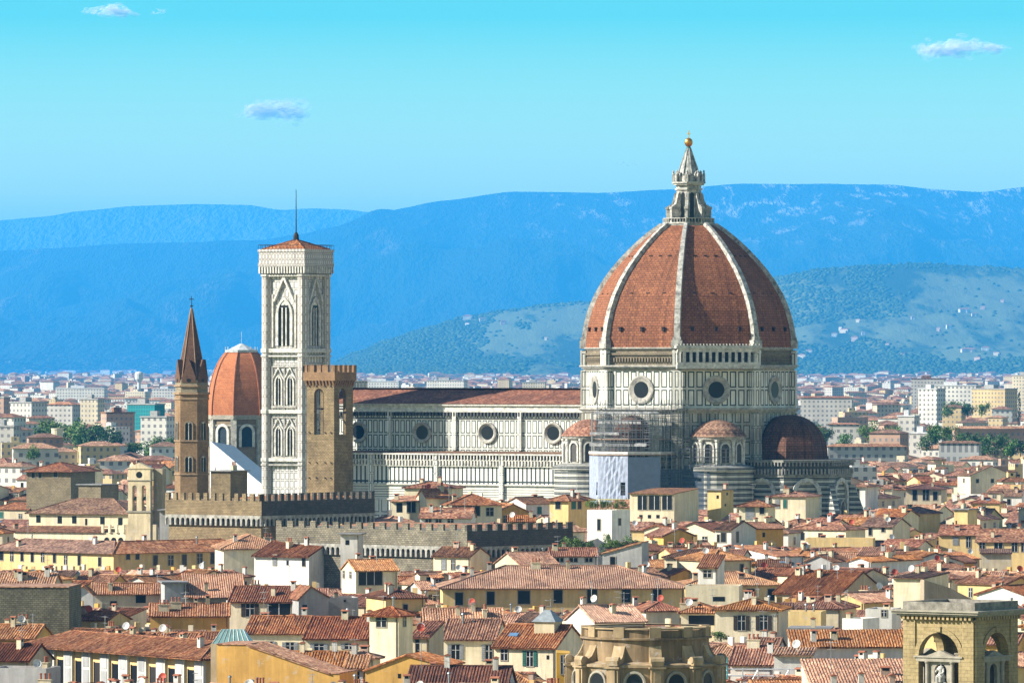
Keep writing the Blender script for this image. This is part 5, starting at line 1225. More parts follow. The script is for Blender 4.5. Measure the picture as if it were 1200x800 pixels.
# church with the bell gable
tq = A('long cream church with deep-set upper windows and a broad brown roof', 34, 150, 600, Y=1570, th=-24, d=17, roof='hip', pitch=.38, wall='cream', tone='brown', yb=634, over=.8, chim=0, name='church', cat='church',
       wins=[(45, 603, 612, 5, 'plain'), (70, 604, 613, 5, 'plain'), (87, 604, 613, 5, 'plain'), (101, 607, 615, 3, 'plain'), (120, 605, 614, 5, 'plain'), (141, 606, 615, 5, 'plain')])
t, r, fn, P0, ex, ey, w, h = tq
mb = MB(); mb.box(-w / 2 - 1, w / 2 + 5, -8.5 - 6, -8.5, 0, h - 4.6); mb.build('aisle_wall', plaster(C['cream'], .35), t)
mb = MB(); sheet(mb, (-w / 2 - 1.2, -15.0, h - 4.5), (w / 2 - 4, -15.0, h - 4.5), (w / 2 - 4, -8.5, h - 3.2), (-w / 2 - 1.2, -8.5, h - 3.2), False); mb.build('aisle_roof', tiles('brown'), t)
mb = MB()
for i in range(8): mb.box(w / 2 - 4 + i * 1.9, w / 2 - 3.4 + i * 1.9, -14.9, -14.3, h - 4.6, h - 2.6)
mb.box(w / 2 - 4, w / 2 + 10, -14.8, -14.5, h - 3.6, h - 3.3); mb.build('terrace_parapet', plaster(C['cream']), t)
for i in range(5): arch_win(1.5, 2.3, .25, .15, 1, 0).build('arched_window', [plaster(C['cream']), VOID], t, Matrix.Translation((w / 2 - 2.6 + i * 1.9, -14.5, h - 8)))
bgp = P(150, 700, 1545.0); bgp.z = 0; kb = 1545.0 / F; zz = lambda py: H - (py - HOR) * kb
bg_ = thing('bell_gable', 'narrow pale stone bell gable with two arched openings and a round hole', 'bell gable', bgp, -18)
wv = 28 * kb
mb = MB(); mb.box(0, wv, 0, 2.2, 0, zz(600)); mb.box(-.8, wv + 1.4, .3, 1.9, 0, zz(614))
wall_arch(mb, 0, wv / 2, zz(600), zz(563), wv * .29, 1.15, zz(598), zz(571), 1.6); wall_arch(mb, wv / 2, wv, zz(600), zz(563), wv * .71, 1.15, zz(598), zz(571), 1.6)
mb.box(0, wv, .0, 1.6, zz(563), zz(549)); mb.prism([(-.4, -.2), (wv + .4, -.2), (wv + .4, 1.8), (-.4, 1.8)], zz(549), zz(542), pl2=[(wv / 2 - .1, -.2), (wv / 2 + .1, -.2), (wv / 2 + .1, 1.8), (wv / 2 - .1, 1.8)])
mb.build('wall', plaster((.74, .62, .40), .4), bg_)
mb = MB(); t_ = MB(); t_.lathe([(.8, .04), (0, .04)], 14); mb.add(t_, Matrix.Translation((wv / 2, 0, zz(556))) @ Matrix.Rotation(RAD(90), 4, 'X')); mb.build('round_hole', VOID, bg_)
for fx in (.29, .71):
    mb = MB(); mb.lathe([(.0, 0), (.5, .02), (.38, .5), (.2, .9), (0, 1.0)], 10); mb.build('bell', plain((.08, .10, .08), .5, .6, 'bronze'), bg_, Matrix.Translation((wv * fx, .8, zz(586))))
mb = MB(); mb.box(-.3, wv + .3, -.25, 1.9, zz(600), zz(598)); mb.box(-.3, wv + .3, -.2, 1.8, zz(563), zz(562)); mb.build('ledge', STONEF, bg_)
mb = MB(); sheet(mb, (wv + 5.5, 7.5, zz(556)), (wv + .3, 7.5, zz(549)), (wv + .3, 1.9, zz(549)), (wv + 5.5, 1.9, zz(556)), False) if False else mb.box(wv, wv + 2.4, 1.9, 4.5, 0, zz(549)); mb.build('stair_turret', plaster((.50, .42, .28), .4), bg_)
KO.append((148, 186, 543, 634, 1545)); FOOT.append((bgp.x + 3, bgp.y, 6))
B('rough dark stone blind wall with pale patches, at the edge of the roofs', [(-12, 688), (81, 687)], 1010, th=-4, d=14, yb=735, wmat=stone((.27, .25, .17), (.17, .16, .11), .62, .33, .05, key='rough_fieldstone', blotch=.65), tone='orange', name='stone_wall_house', cat='house')
A('striped orange roof on top of the rough stone wall', -12, 62, 686, Y=1040, th=-4, d=10, wall='beige', tone='orange', yb=690, pitch=.36, chim=3)
A('orange roof with a chimney, in front of the rough stone wall', -12, 40, 747, Y=960, th=-14, d=9, wall='ochre', tone='orange', yb=757, pitch=.4, chim=3, dish=1)
A('dark red ribbed roof beside the loggia house', -12, 34, 772, Y=905, th=-20, d=8, wall='beige', tone='dark', yb=780, pitch=.5, chim=0)
A('grey concrete roof terrace in the lower corner with a blue awning', -12, 54, 782, Y=860, th=-12, d=7, roof='flat', wall='grey', yb=800, chim=1, dish=1)
A('pale house with a thin striped roof and a small white gable', 108, 195, 695, Y=1165, th=2, d=8, wall='sand', tone='orange', wins=[(133, 704, 709, 8, 'plain'), (165, 697, 706, 12, 'plain')], yb=711, pitch=.42, chim=1, ant=1)
B('small bright white gable with a red dish, beside the thin striped roof', [(86, 695), (98, 687), (109, 697)], 1150, d=6, wall='white', yb=710, tone='orange')
A('blank grey wall beside the diagonal striped roof', 193, 218, 683, Y=1150, th=8, d=8, roof='slab', wall='grey', yb=707, chim=0)
A('tall diagonal striped pale roof over a dark loggia opening', 217, 288, 699, Y=1150, th=6, d=9, roof='shed', wall='brown', tone='pale', yb=706, pitch=.42, chim=1)
tq = A('sunlit white house with brown narrow windows and a red roof', 298, 362, 650, Y=1360, th=-32, d=15, wall='white', tone='red', wins=[(322, 650, 662, 5, 'closed'), (337, 657, 662, 3, 'plain'), (356, 652, 663, 4, 'dark')], yb=688, pitch=.36, over=.8, chim=1)
A('huge orange hip roof behind the sunlit white house', 262, 332, 642, Y=1382, th=8, d=20, roof='hip', wall='cream', tone='orange', yb=640, pitch=.4, chim=2, over=.8)
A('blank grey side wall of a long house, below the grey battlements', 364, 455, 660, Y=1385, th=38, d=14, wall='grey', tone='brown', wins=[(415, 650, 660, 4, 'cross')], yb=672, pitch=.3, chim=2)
A('white box house with a small arched door, against the grey battlements', 399, 421, 626, Y=1325, th=-8, d=5, roof='slab', wall='white', wins=[(407, 632, 638, 4, 'plain')], yb=640, chim=0)
# the row under the cathedral
A('pale villa with a shallow red roof, top of the cluster under the nave', 474, 530, 571, Y=1515, th=-16, d=9, roof='hip', wall='cream', tone='red', yb=583, pitch=.25, chim=2)
A('cream house with an open loggia under a thin flat tiled roof', 458, 500, 587, Y=1490, th=-12, d=9, roof='shed', wall='cream', tone='orange', wins=[(468, 589, 600, 7, 'plain'), (482, 588, 600, 10, 'big'), (494, 590, 600, 6, 'plain')], yb=600, pitch=.12, chim=1)
A('cream gabled villa with one dark window and a shallow red roof', 500, 528, 583, Y=1480, th=12, d=12, wall='cream', tone='orange', wins=[(510, 594, 604, 4, 'dark'), (521, 594, 606, 6, 'greysh')], yb=608, pitch=.3, chim=2, dish=1)
A('cream house with a long glazed terrace beneath a brown roof', 526, 588, 591, Y=1470, th=8, d=12, roof='hip', wall='cream', tone='red', wins=[(545, 593, 604, 34, 'big'), (574, 595, 604, 8, 'cross')], yb=610, pitch=.36, chim=1)
A('small white gabled house with a red roof behind the grey battlements', 492, 552, 606, Y=1400, th=-6, d=9, ridge='x', wall='white', tone='red', wins=[(502, 607, 612, 6, 'cross'), (514, 607, 612, 6, 'cross'), (528, 608, 612, 6, 'cross')], yb=612, pitch=.42, chim=2)
A('two-tone yellow tower house with a hipped roof, beside the roof garden', 644, 666, 585, Y=1480, th=-34, d=9.5, roof='hip', wall='yellow', tone='red', wins=[(654, 586, 596, 6, 'dark')], side=[(672, 586, 596, 5, 'closed'), (679, 586, 596, 4, 'closed')], yb=612, pitch=.36, over=.9, chim=1)
tq = A('bright white square tower house with planted pergola on its roof', 688, 717, 597, Y=1395, th=-33, d=7.5, roof='flat', wall='white', wins=[(702, 608, 621, 3.4, 'dark')], side=[(726, 608, 615, 3, 'dark')], yb=632, chim=0)
t, r, fn, P0, ex, ey, w, h = tq
mb = MB()
for x in (-w / 2 + .3, -w / 4, 0, w / 4, w / 2 - .3):
    for y in (-3.4, 0, 3.4): mb.tube((x, y, h - .6), (x, y, h + 2.2), .07, 4)
for y in (-3.4, -1.7, 0, 1.7, 3.4): mb.tube((-w / 2 + .2, y, h + 2.2), (w / 2 - .2, y, h + 2.2), .06, 4)
mb.build('pergola', plain((.40, .36, .12), .8, 0, 'pergola_wood'), r)
tq = A('cream house with three huge dark windows under a flat brown roof', 738, 790, 578, Y=1465, th=-22, d=16, roof='shed', wall='cream', tone='brown', wins=[(753, 581, 597, 10, 'big'), (767, 581, 597, 12, 'big'), (782, 581, 597, 11, 'big'), (751, 603, 607, 4, 'plain'), (761, 603, 607, 4, 'plain'), (771, 603, 607, 4, 'plain')], yb=610, pitch=.06, chim=0)
A('slim yellow tower house with a square chimney top, under the half dome', 829, 845, 574, Y=1480, th=-30, d=6, roof='slab', wall='yellow', wins=[(841, 580, 584, 3, 'plain')], side=[(852, 577, 580, 2, 'plain'), (850, 590, 593, 2, 'plain')], yb=600, chim=1)
A('cream attic house with grey blinds under a small dark hip roof', 866, 900, 592, Y=1440, th=-14, d=8, roof='hip', wall='cream', tone='brown', wins=[(879, 594, 608, 10, 'closed'), (893, 594, 602, 5, 'dark')], yb=612, pitch=.3, chim=1, over=.9)
A('pale grey square house with a red hipped roof near the striped tribune wall', 905, 944, 581, Y=1500, th=-20, d=11, roof='hip', wall='sand', tone='red', wins=[(911, 585, 595, 5, 'closed'), (920, 585, 595, 4, 'closed')], yb=605, pitch=.22, chim=2)
A('yellow gabled house with a single tall window and flat grey front', 838, 857, 620, Y=1345, th=-30, d=11, wall='white', tone='brown', side=[(864, 623, 635, 3, 'dark')], wins=[(848, 624, 635, 6, 'dark'), (842, 626, 635, 3, 'dark')], yb=638, pitch=.3, chim=1)
A('ochre house with a shady recessed balcony, among the brown roofs', 884, 918, 619, Y=1370, th=18, d=9, wall='ochre', tone='brown', wins=[(895, 623, 629, 3, 'plain')], yb=638, pitch=.25, chim=2)
A('white and grey tower house with twin arched attic windows', 996, 1014, 569, Y=1930, th=-32, d=8, roof='hip', wall='white', tone='brown', wins=[(1005, 573, 582, 4, 'dark'), (1001, 573, 582, 3, 'dark')], yb=595, pitch=.2, chim=1, over=1.2)
A('wide grey villa with a dark flat hip roof and tarpaulins', 1062, 1103, 572, Y=2080, th=-12, d=13, roof='hip', wall='beige', tone='dark', wins=[(1072, 574, 586, 5, 'dark'), (1085, 574, 586, 7, 'greysh'), (1096, 576, 586, 5, 'dark')], yb=590, pitch=.2, over=1.2, chim=1)
A('beige house with a plain brown gable roof and two dark windows', 1010, 1046, 616, Y=1430, th=-26, d=10, wall='sand', tone='brown', wins=[(1020, 619, 627, 4, 'dark'), (1035, 617, 623, 4, 'dark')], yb=628, pitch=.34, chim=1, dish=1)
A('long low yellow terrace wall with a red roof strip', 944, 1023, 630, Y=1395, th=-8, d=6, roof='flat', wall='yellow', yb=640, chim=2)
A('yellow house with one closed green shutter and a tall penthouse', 1100, 1144, 626, Y=1480, th=-12, d=11, wall='yellow', tone='red', wins=[(1120, 629, 638, 6, 'closed'), (1135, 629, 641, 5, 'green')], yb=645, pitch=.36, chim=1)
A('yellow penthouse block with a brown coping on a red roof', 1118, 1134, 597, Y=1500, th=-26, d=6, roof='slab', wall='yellow', yb=613, chim=1)
A('long yellow house with blue-green shutters at the edge of the town', 1144, 1214, 634, Y=1445, th=-12, d=14, wall='yellow', tone='red', wins=[(1151, 635, 645, 6, 'green'), (1170, 635, 643, 9, 'big'), (1189, 635, 646, 6, 'green'), (1200, 635, 646, 6, 'green')], yb=668, pitch=.36, chim=2)
A('blank beige lean-to wall in front of the blue-green shutters', 1149, 1185, 648, Y=1395, th=-5, d=6, roof='shed', wall='beige', tone='brown', yb=667, pitch=.12, chim=0)
A('orange roofed long house with a pale side, below the yellow terrace', 995, 1020, 657, Y=1285, th=-34, d=20, ridge='y', wall='white', tone='orange', yb=664, pitch=.3, chim=2)
A('pale grey gabled house with a white side, amid rusty roofs', 945, 975, 657, Y=1290, th=-24, d=10, ridge='y', wall='grey', tone='brown', yb=664, pitch=.42, chim=2)
A('brown stone house with a hip roof and three dark attic windows', 31, 83, 551, Y=1720, th=-22, d=15, roof='hip', wall=stone((.36, .29, .18), (.29, .23, .14), .8, .4, .03, key='brown_house_stone'), tone='red', wins=[(39, 552, 560, 4, 'dark'), (47, 552, 560, 4, 'dark'), (65, 552, 559, 5, 'dark')], yb=578, pitch=.3, chim=1, over=1.2)
A('plain square brown stone block beside the bell gable', 92, 118, 568, Y=1690, th=-28, d=9, roof='slab', wall=stone((.36, .29, .18), (.29, .23, .14), .8, .4, .03, key='brown_house_stone'), yb=584, chim=0)
A('stumpy brown stone tower with a cage belvedere, between spire and bell tower', 247, 270, 552, Y=1520, th=-30, d=7.5, roof='slab', wall=stone((.36, .27, .15), (.27, .20, .11), .75, .34, .05, key='brown_rubble_stone', blotch=.6), yb=576, chim=1)
A('soot-stained ruinous grey building with blackened arches', 187, 250, 598, Y=1470, th=-8, d=9, roof='slab', wall='grey', wins=[(216, 612, 625, 10, 'plain'), (228, 612, 622, 5, 'plain'), (200, 606, 614, 4, 'plain')], yb=632, chim=2)

# ------------------------------------------------------------------ curved stone apse
YA = 800.0; ka = YA / F; A0 = P(757, 700, YA); A0.z = 0; za = lambda py: H - (py - HOR) * ka
APS = plaster((.36, .25, .14), .55); APL = plaster((.48, .35, .20), .5)
ap = thing('apse', 'curved brown stone church apse with scrolled buttresses and a balustraded rim', 'apse', A0, 0); ap.scale = (.95, .95, 1)
mb = MB(); mb.lathe([(8.3, 0), (8.3, za(747)), (8.7, za(746.5)), (8.7, za(744.5)), (8.2, za(744)), (8.2, za(736)), (7.4, za(736)), (7.4, za(742)), (0, za(742))], 64); mb.build('wall', APS, ap)
mb = MB(); mb.lathe([(9.6, 0), (9.6, za(779)), (10.0, za(778)), (10.0, za(775)), (8.3, za(772))], 64); mb.build('lower_wall', APL, ap)
mb = MB(); mb.lathe([(8.35, za(735)), (8.5, za(734.5)), (8.5, za(733)), (7.3, za(733))], 64); mb.build('rim', APL, ap)
for i, a in enumerate((-88, -58, -26, 7, 39, 70, 100)):
    R_ = Matrix.Rotation(RAD(a), 4, 'Z')
    mb = MB(); mb.box(-.75, .75, -8.55, -7.3, za(744), za(732)); mb.build('parapet_pier', APL, ap, R_)
    mb = MB(); pts = [(-10.6, za(776)), (-10.7, za(770)), (-10.3, za(766)), (-9.8, za(766.5)), (-9.5, za(769)), (-9.0, za(766)), (-8.6, za(760)), (-8.2, za(752)), (-8.2, za(776))]
    mb.poly([(-.8, y, z) for y, z in pts]); mb.poly([(.8, y, z) for y, z in pts][::-1])
    for (p, q), (r_, s_) in zip(pts, pts[1:]): mb.poly([(-.8, p, q), (.8, p, q), (.8, r_, s_), (-.8, r_, s_)])
    mb.lathe([(0, 0)], 3) if False else None
    t_ = MB(); t_.lathe([(.0, -.9), (.42, -.9), (.42, .9), (0, .9)], 14); mb.add(t_, Matrix.Translation((0, -10.2, za(769.5))) @ Matrix.Rotation(RAD(90), 4, 'Y'))
    mb.build('scroll_buttress', APL, ap, R_)
    mb = MB(); mb.box(-.8, .8, -10.5, -9.4, 0, za(779)); mb.box(-1.1, 1.1, -10.8, -9.3, za(779), za(777)); mb.box(-.45, .45, -10.7, -10.5, 0, za(781)); mb.build('pier', APL, ap, R_)
    R2 = Matrix.Rotation(RAD(a + 16), 4, 'Z') @ Matrix.Translation((0, -9.58, 0))
    mb = MB(); t_ = MB(); t_.lathe([(1.55, 0), (1.5, .25), (1.25, .28), (1.1, .06)], 20); mb.add(t_, Matrix.Translation((0, 0, za(796))) @ Matrix.Rotation(RAD(90), 4, 'X')); o = mb.build('round_window_frame', STONEF, ap, R2)
    mb = MB(); t_ = MB(); t_.lathe([(1.15, .08), (0, .08)], 20); mb.add(t_, Matrix.Translation((0, 0, za(796))) @ Matrix.Rotation(RAD(90), 4, 'X')); mb.build('pane', VOID, o)
KO.append((663, 850, 730, 800, 800)); FOOT.append((A0.x, A0.y, 12))

# ------------------------------------------------------------------ stone loggia tower at the lower corner
YL = 760.0; kl = YL / F; L0 = P(1142, 700, YL); L0.z = 0; zl = lambda py: H - (py - HOR) * kl
LST = stone((.52, .40, .20), (.44, .33, .16), .95, .45, .02, key='tan_ashlar', blotch=.45)
lt = thing('loggia_tower', 'tan stone tower with open arches, a dentilled cornice and a statue niche', 'tower', L0, -36)
w_, d_ = 9.9, 9.6
def wall_sides(fn_):
    fn_(Matrix.Translation((-w_, 0, 0)), w_, 'front_wall'); fn_(Matrix.Rotation(RAD(90), 4, 'Z'), d_, 'side_wall')
    fn_(Matrix.Translation((0, d_, 0)) @ Matrix.Rotation(RAD(180), 4, 'Z'), w_, 'rear_wall'); fn_(Matrix.Translation((-w_, d_, 0)) @ Matrix.Rotation(RAD(-90), 4, 'Z'), d_, 'side_wall')
def one_side(M_, L, nm):
    mb = MB(); r = L * .285
    wall_arch(mb, 0 if nm.endswith('t_wall') or nm == 'rear_wall' or nm == 'front_wall' else .9, L if nm in ('front_wall', 'rear_wall') else L - .9, 0, zl(727), L / 2, r * 2, 8, zl(740) - r - .2, .9, 0, 0, 14)
    mb.build(nm, LST, lt, M_)
    mb = MB(); i_ = [(p[0], p[1]) for p in arch(r * 2, 30, 14, False, L / 2, zl(740) - 30.2)]; o_ = arch(r * 2 + 1.2, 30.6, 14, False, L / 2, zl(740) - 30.2); frame(mb, i_, o_, 0, -.16)
    mb.box(L / 2 - .35, L / 2 + .35, -.35, 0, zl(741), zl(735)); mb.build('arch_moulding', STONEF if False else LST, lt, M_)
    for x in (.85, L - .85): mb = MB(); mb.box(x - .8, x + .8, -.18, 0, 0, zl(727)); mb.build('pilaster', LST, lt, M_)
    mb = MB(); mb.box(L / 2 - r - .3, L / 2 + r + .3, -.2, 1.1, zl(776), zl(771.5)); mb.box(L / 2 - r - .6, L / 2 + r + .6, -.35, 1.2, zl(771.5), zl(769.5))
    mb.prism([(L / 2 - 1.9, .1), (L / 2 + 1.9, .1), (L / 2 + 1.9, .8), (L / 2 - 1.9, .8)], zl(769.5), zl(763), pl2=[(L / 2 - .05, .1), (L / 2 + .05, .1), (L / 2 + .05, .8), (L / 2 - .05, .8)])
    wall_arch(mb, L / 2 - 1.6, L / 2 + 1.6, 8, zl(776), L / 2, 1.7, 9, zl(787), .5, .3)
    mb.build('aedicule', STONEF, lt, M_)
    for x in (-1.75, 1.75): mb = MB(); mb.lathe([(.28, 8), (.24, zl(779)), (.36, zl(777)), (.36, zl(776))], 12, sm=True, c=(L / 2 + x, .15)); mb.build('column', STONEF, lt, M_)
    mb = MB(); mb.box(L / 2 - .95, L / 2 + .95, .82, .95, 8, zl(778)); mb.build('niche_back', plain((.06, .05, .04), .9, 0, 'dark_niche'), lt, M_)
    mb = MB(); n = int(L / .6)
    for i in range(n): mb.box(.15 + i * L / n, .15 + i * L / n + .32, -.62, 0, zl(726.6), zl(722.5))
    mb.build('dentil_course', LST, lt, M_)
wall_sides(one_side)
mb = MB(); mb.box(-w_ - .3, .3, -.3, d_ + .3, zl(727), zl(726.6)); mb.box(-w_ - .65, .65, -.65, d_ + .65, zl(722.5), zl(720)); mb.box(-w_ - 1.1, 1.1, -1.1, d_ + 1.1, zl(720), zl(717.5)); mb.box(-w_ - 1.3, 1.3, -1.3, d_ + 1.3, zl(717.5), zl(715.5)); mb.build('cornice', STONEF, lt)
mb = MB()
for x0, x1, y0, y1 in ((-w_ - .1, .1, -.1, .35), (-w_ - .1, .1, d_ - .35, d_ + .1), (-w_ - .1, -w_ + .35, .35, d_ - .35), (-.35, .1, .35, d_ - .35)): mb.box(x0, x1, y0, y1, zl(715.5), zl(706))
mb.build('parapet', plain((.33, .30, .25), .85, 0, 'weathered_parapet', .4), lt)
# statue in the front niche: a draped, seated pale figure
st = MB()
st.lathe([(.55, 0), (.5, .35), (.62, .5), (.56, .8), (.36, 1.0), (.40, 1.3), (.44, 1.62), (.34, 1.84), (.13, 1.92), (.11, 2.02), (.19, 2.12), (.22, 2.28), (.17, 2.44), (0, 2.52)], 14, sm=True)
st.tube((.36, -.1, 1.6), (.52, -.35, 1.15), .12, 7); st.tube((.52, -.35, 1.15), (.1, -.5, .95), .1, 7, r2=.07); st.tube((-.36, -.1, 1.6), (-.5, -.4, 1.2), .12, 7); st.tube((-.5, -.4, 1.2), (-.25, -.55, 1.5), .1, 7, r2=.07)
st.tube((.2, -.1, .75), (.25, -.62, .62), .2, 7); st.tube((.25, -.62, .62), (.22, -.6, 0), .17, 7); st.tube((-.2, -.1, .75), (-.22, -.62, .62), .2, 7); st.tube((-.22, -.62, .62), (-.2, -.62, 0), .17, 7)
so = st.build('statue', plain((.62, .60, .56), .7, 0, 'pale_carved_stone')); so.matrix_world = Matrix.Translation(L0) @ Matrix.Rotation(RAD(-36), 4, 'Z') @ Matrix.Translation((-w_ / 2, .45, zl(800) + .0))
tag(so, 'pale draped statue sitting in the niche of the stone loggia tower', 'statue')
mb = MB(); mb.box(-w_ / 2 - .9, -w_ / 2 + .9, .0, .9, 8, zl(800)); mb.build('pedestal', STONEF, lt)
KO.append((1056, 1200, 702, 800, 755)); FOOT.append((L0.x - 1, L0.y + 6, 9))

# scaffold rails, glass roof, gas holder and so on
mb = MB()
p0 = P(834, 800, 872.0)
sf = thing('scaffold_rails', 'white tubular scaffold rails with one turquoise post, in front of striped roofs', 'scaffolding', p0, -4)
for i in range(8):
    x = i * 2.1; mb.tube((x, 0, -6), (x, 0, 2.1 if i != 2 else 2.1), .06, 5); mb.tube((x, 1.6, -6), (x, 1.6, 1.9), .06, 5)
for z in (-1.9, -.9, .1, 1.0, 1.9):
    mb.tube((-.3, 0, z), (15, 0, z), .055, 5); mb.tube((-.3, 1.6, z), (15, 1.6, z), .045, 5)
for i in range(0, 7, 2): mb.tube((i * 2.1, 0, -1.9), (i * 2.1 + 2.1, 0, 1.9), .045, 5)
mb.build('rails', plain((.72, .74, .75), .4, .3, 'white_tubes'), sf)
mb = MB(); mb.tube((2.1, -.12, -6), (2.1, -.12, 3.6), .09, 6); mb.build('turquoise_post', plain((.03, .38, .38), .5, 0, 'turquoise_paint'), sf)
mb = MB(); mb.box(0, 14.7, .1, 1.5, -1.0, -.93); mb.build('deck', plain((.55, .54, .5), .8, 0, 'pale_boards'), sf)
c = P(273, 753, 880.0)
gl = thing('glass_roof', 'sea-green glazed pyramid roof beside the blank ochre wall', 'skylight', c, -6)
mb = MB(); mb.prism([(-2.7, -1.8), (2.7, -1.8), (2.7, 1.8), (-2.7, 1.8)], 0, 1.9, pl2=[(-1.5, -.5), (1.5, -.5), (1.5, .5), (-1.5, .5)]); mb.build('glazing', plain((.20, .36, .36), .25, 0, 'sea_green_glass'), gl)
mb = MB()
for i in range(8):
    x = -2.6 + i * 5.2 / 7; mb.tube((x, -1.82, .02), (x * .57, -.52, 1.92), .05, 4)
mb.build('glazing_bars', WHITE, gl)
mb = MB(); mb.box(-2.8, 2.8, -1.9, 1.9, -12, 0); mb.build('base', plaster(C['beige']), gl)

# ------------------------------------------------------------------ the roofs of the old town, house by house
rt_ = random.Random(41)
cand = []
grid = {}
def gput(x, y, r): grid.setdefault((int(x // 25), int(y // 25)), []).append((x, y, r))
for f in FOOT: gput(*f)
def free(x, y, r, k=.58):
    for i in range(-2, 3):
        for j in range(-2, 3):
            for (a, b_, c) in grid.get((int(x // 25) + i, int(y // 25) + j), ()):
                if (a - x) ** 2 + (b_ - y) ** 2 < ((r + c) * k) ** 2: return False
    # the long monuments take more room than one cell
    return all((f[0] - x) ** 2 + (f[1] - y) ** 2 > (r + f[2]) ** 2 * .8 for f in FOOT if f[2] > 25)
Yc = 820.0
while Yc < 2450:
    half = .083 * Yc + 125; x = -half + rt_.uniform(0, 12)
    while x < half:
        far = max(0, min(1, (Yc - 900) / 1400))
        w = rt_.uniform(5.5, 11 + 7 * far); d = rt_.uniform(5.5, 9.5 + 2 * far); h = max(10.5, min(25, rt_.gauss(15.2, 2.9) + (7.0 * max(0, min(1, (Yc - 1120) / 330)) if -44 < x < 78 + 20 and Yc < 1570 else 0)))
        if rt_.random() < .05: h += 4; w = min(w, 8); d = min(d, 8)
        nz_ = fbm(x / 120, Yc / 160, 4.4, 2)
        rz = (-32 if nz_ < .2 else 24) + rt_.gauss(0, 8)
        if rt_.random() < .22: rz = rt_.uniform(-22, 2)
        if rt_.random() < .3: w, d = d, w
        cand.append([x, Yc + rt_.uniform(-9, 9), rz, w, d, h]); x += w * .6 + rt_.uniform(0, 4)
    Yc += 8 + 11 * max(0, (Yc - 900) / 1500)
acc = []; beyond = []
for c in cand:
    x, y, rz, w, d, h = c
    r = math.hypot(w, d) / 2
    if not free(x, y, r): continue
    pit = rt_.uniform(.30, .42); top = h + max(w, d) / 2 * pit
    px = 600 + x * F / y; hw = r * .85 * F / y
    if px + hw < -5 or px - hw > 1205:
        gput(x, y, r); beyond.append([x, y, rz, w, d, h, pit, top, px, hw, True, 0]); continue
    cut = False
    for (x0, x1, yt, yb, Y) in KO:
        if Y > y - 25 and px + hw > x0 and px - hw < x1:
            lim = H - (yb + 2 - HOR) * y / F           # highest this house may reach without covering that one
            if top > lim - 1.5: cut = True
            if top > lim: dh = top - lim; h -= dh; top -= dh
    if h < 6.5: continue
    gput(x, y, r); acc.append([x, y, rz, w, d, h, pit, top, px, hw, cut])
# keep only the houses whose roofs rise over everything nearer
sky_ = [900.0] * 1240
ev = [(a[1], 0, a) for a in acc] + [(k[4], 1, k) for k in KO]
ev.sort(key=lambda e_: e_[0]); vis = []
for Y, kind, a in ev:
    if kind:
        for q in range(max(0, int(a[0])), min(1239, int(a[1]))): sky_[q] = min(sky_[q], a[2] + 8)
        continue
    x, y, rz, w, d, h, pit, top, px, hw, cut = a
    py = HOR + (H - top) * F / y; pe = HOR + (H - h) * F / y
    lo, hi = max(0, int(px - hw)), min(1239, int(px + hw) + 1)
    seen = sum(max(0.0, min(sky_[q], pe + 16) - py) for q in range(lo, hi))
    if seen < 14: continue
    a.append(seen); vis.append(a)
    for q in range(lo, hi):
        t_ = abs(q - px) / max(hw, 1); sky_[q] = min(sky_[q], py + (pe - py) * t_)
print('TOWN houses', len(vis), 'of', len(acc))
vis.sort(key=lambda a: -a[-1]); rest = vis[225:] + beyond; vis = vis[:225]; vis.sort(key=lambda a: a[1])
ORD = ['', 'second ', 'third ', 'fourth ', 'fifth ', 'sixth ', 'seventh ', 'eighth ', 'ninth ', 'tenth ', 'eleventh ', 'twelfth ', 'thirteenth ', 'fourteenth ', 'fifteenth ']
seen_l = {}
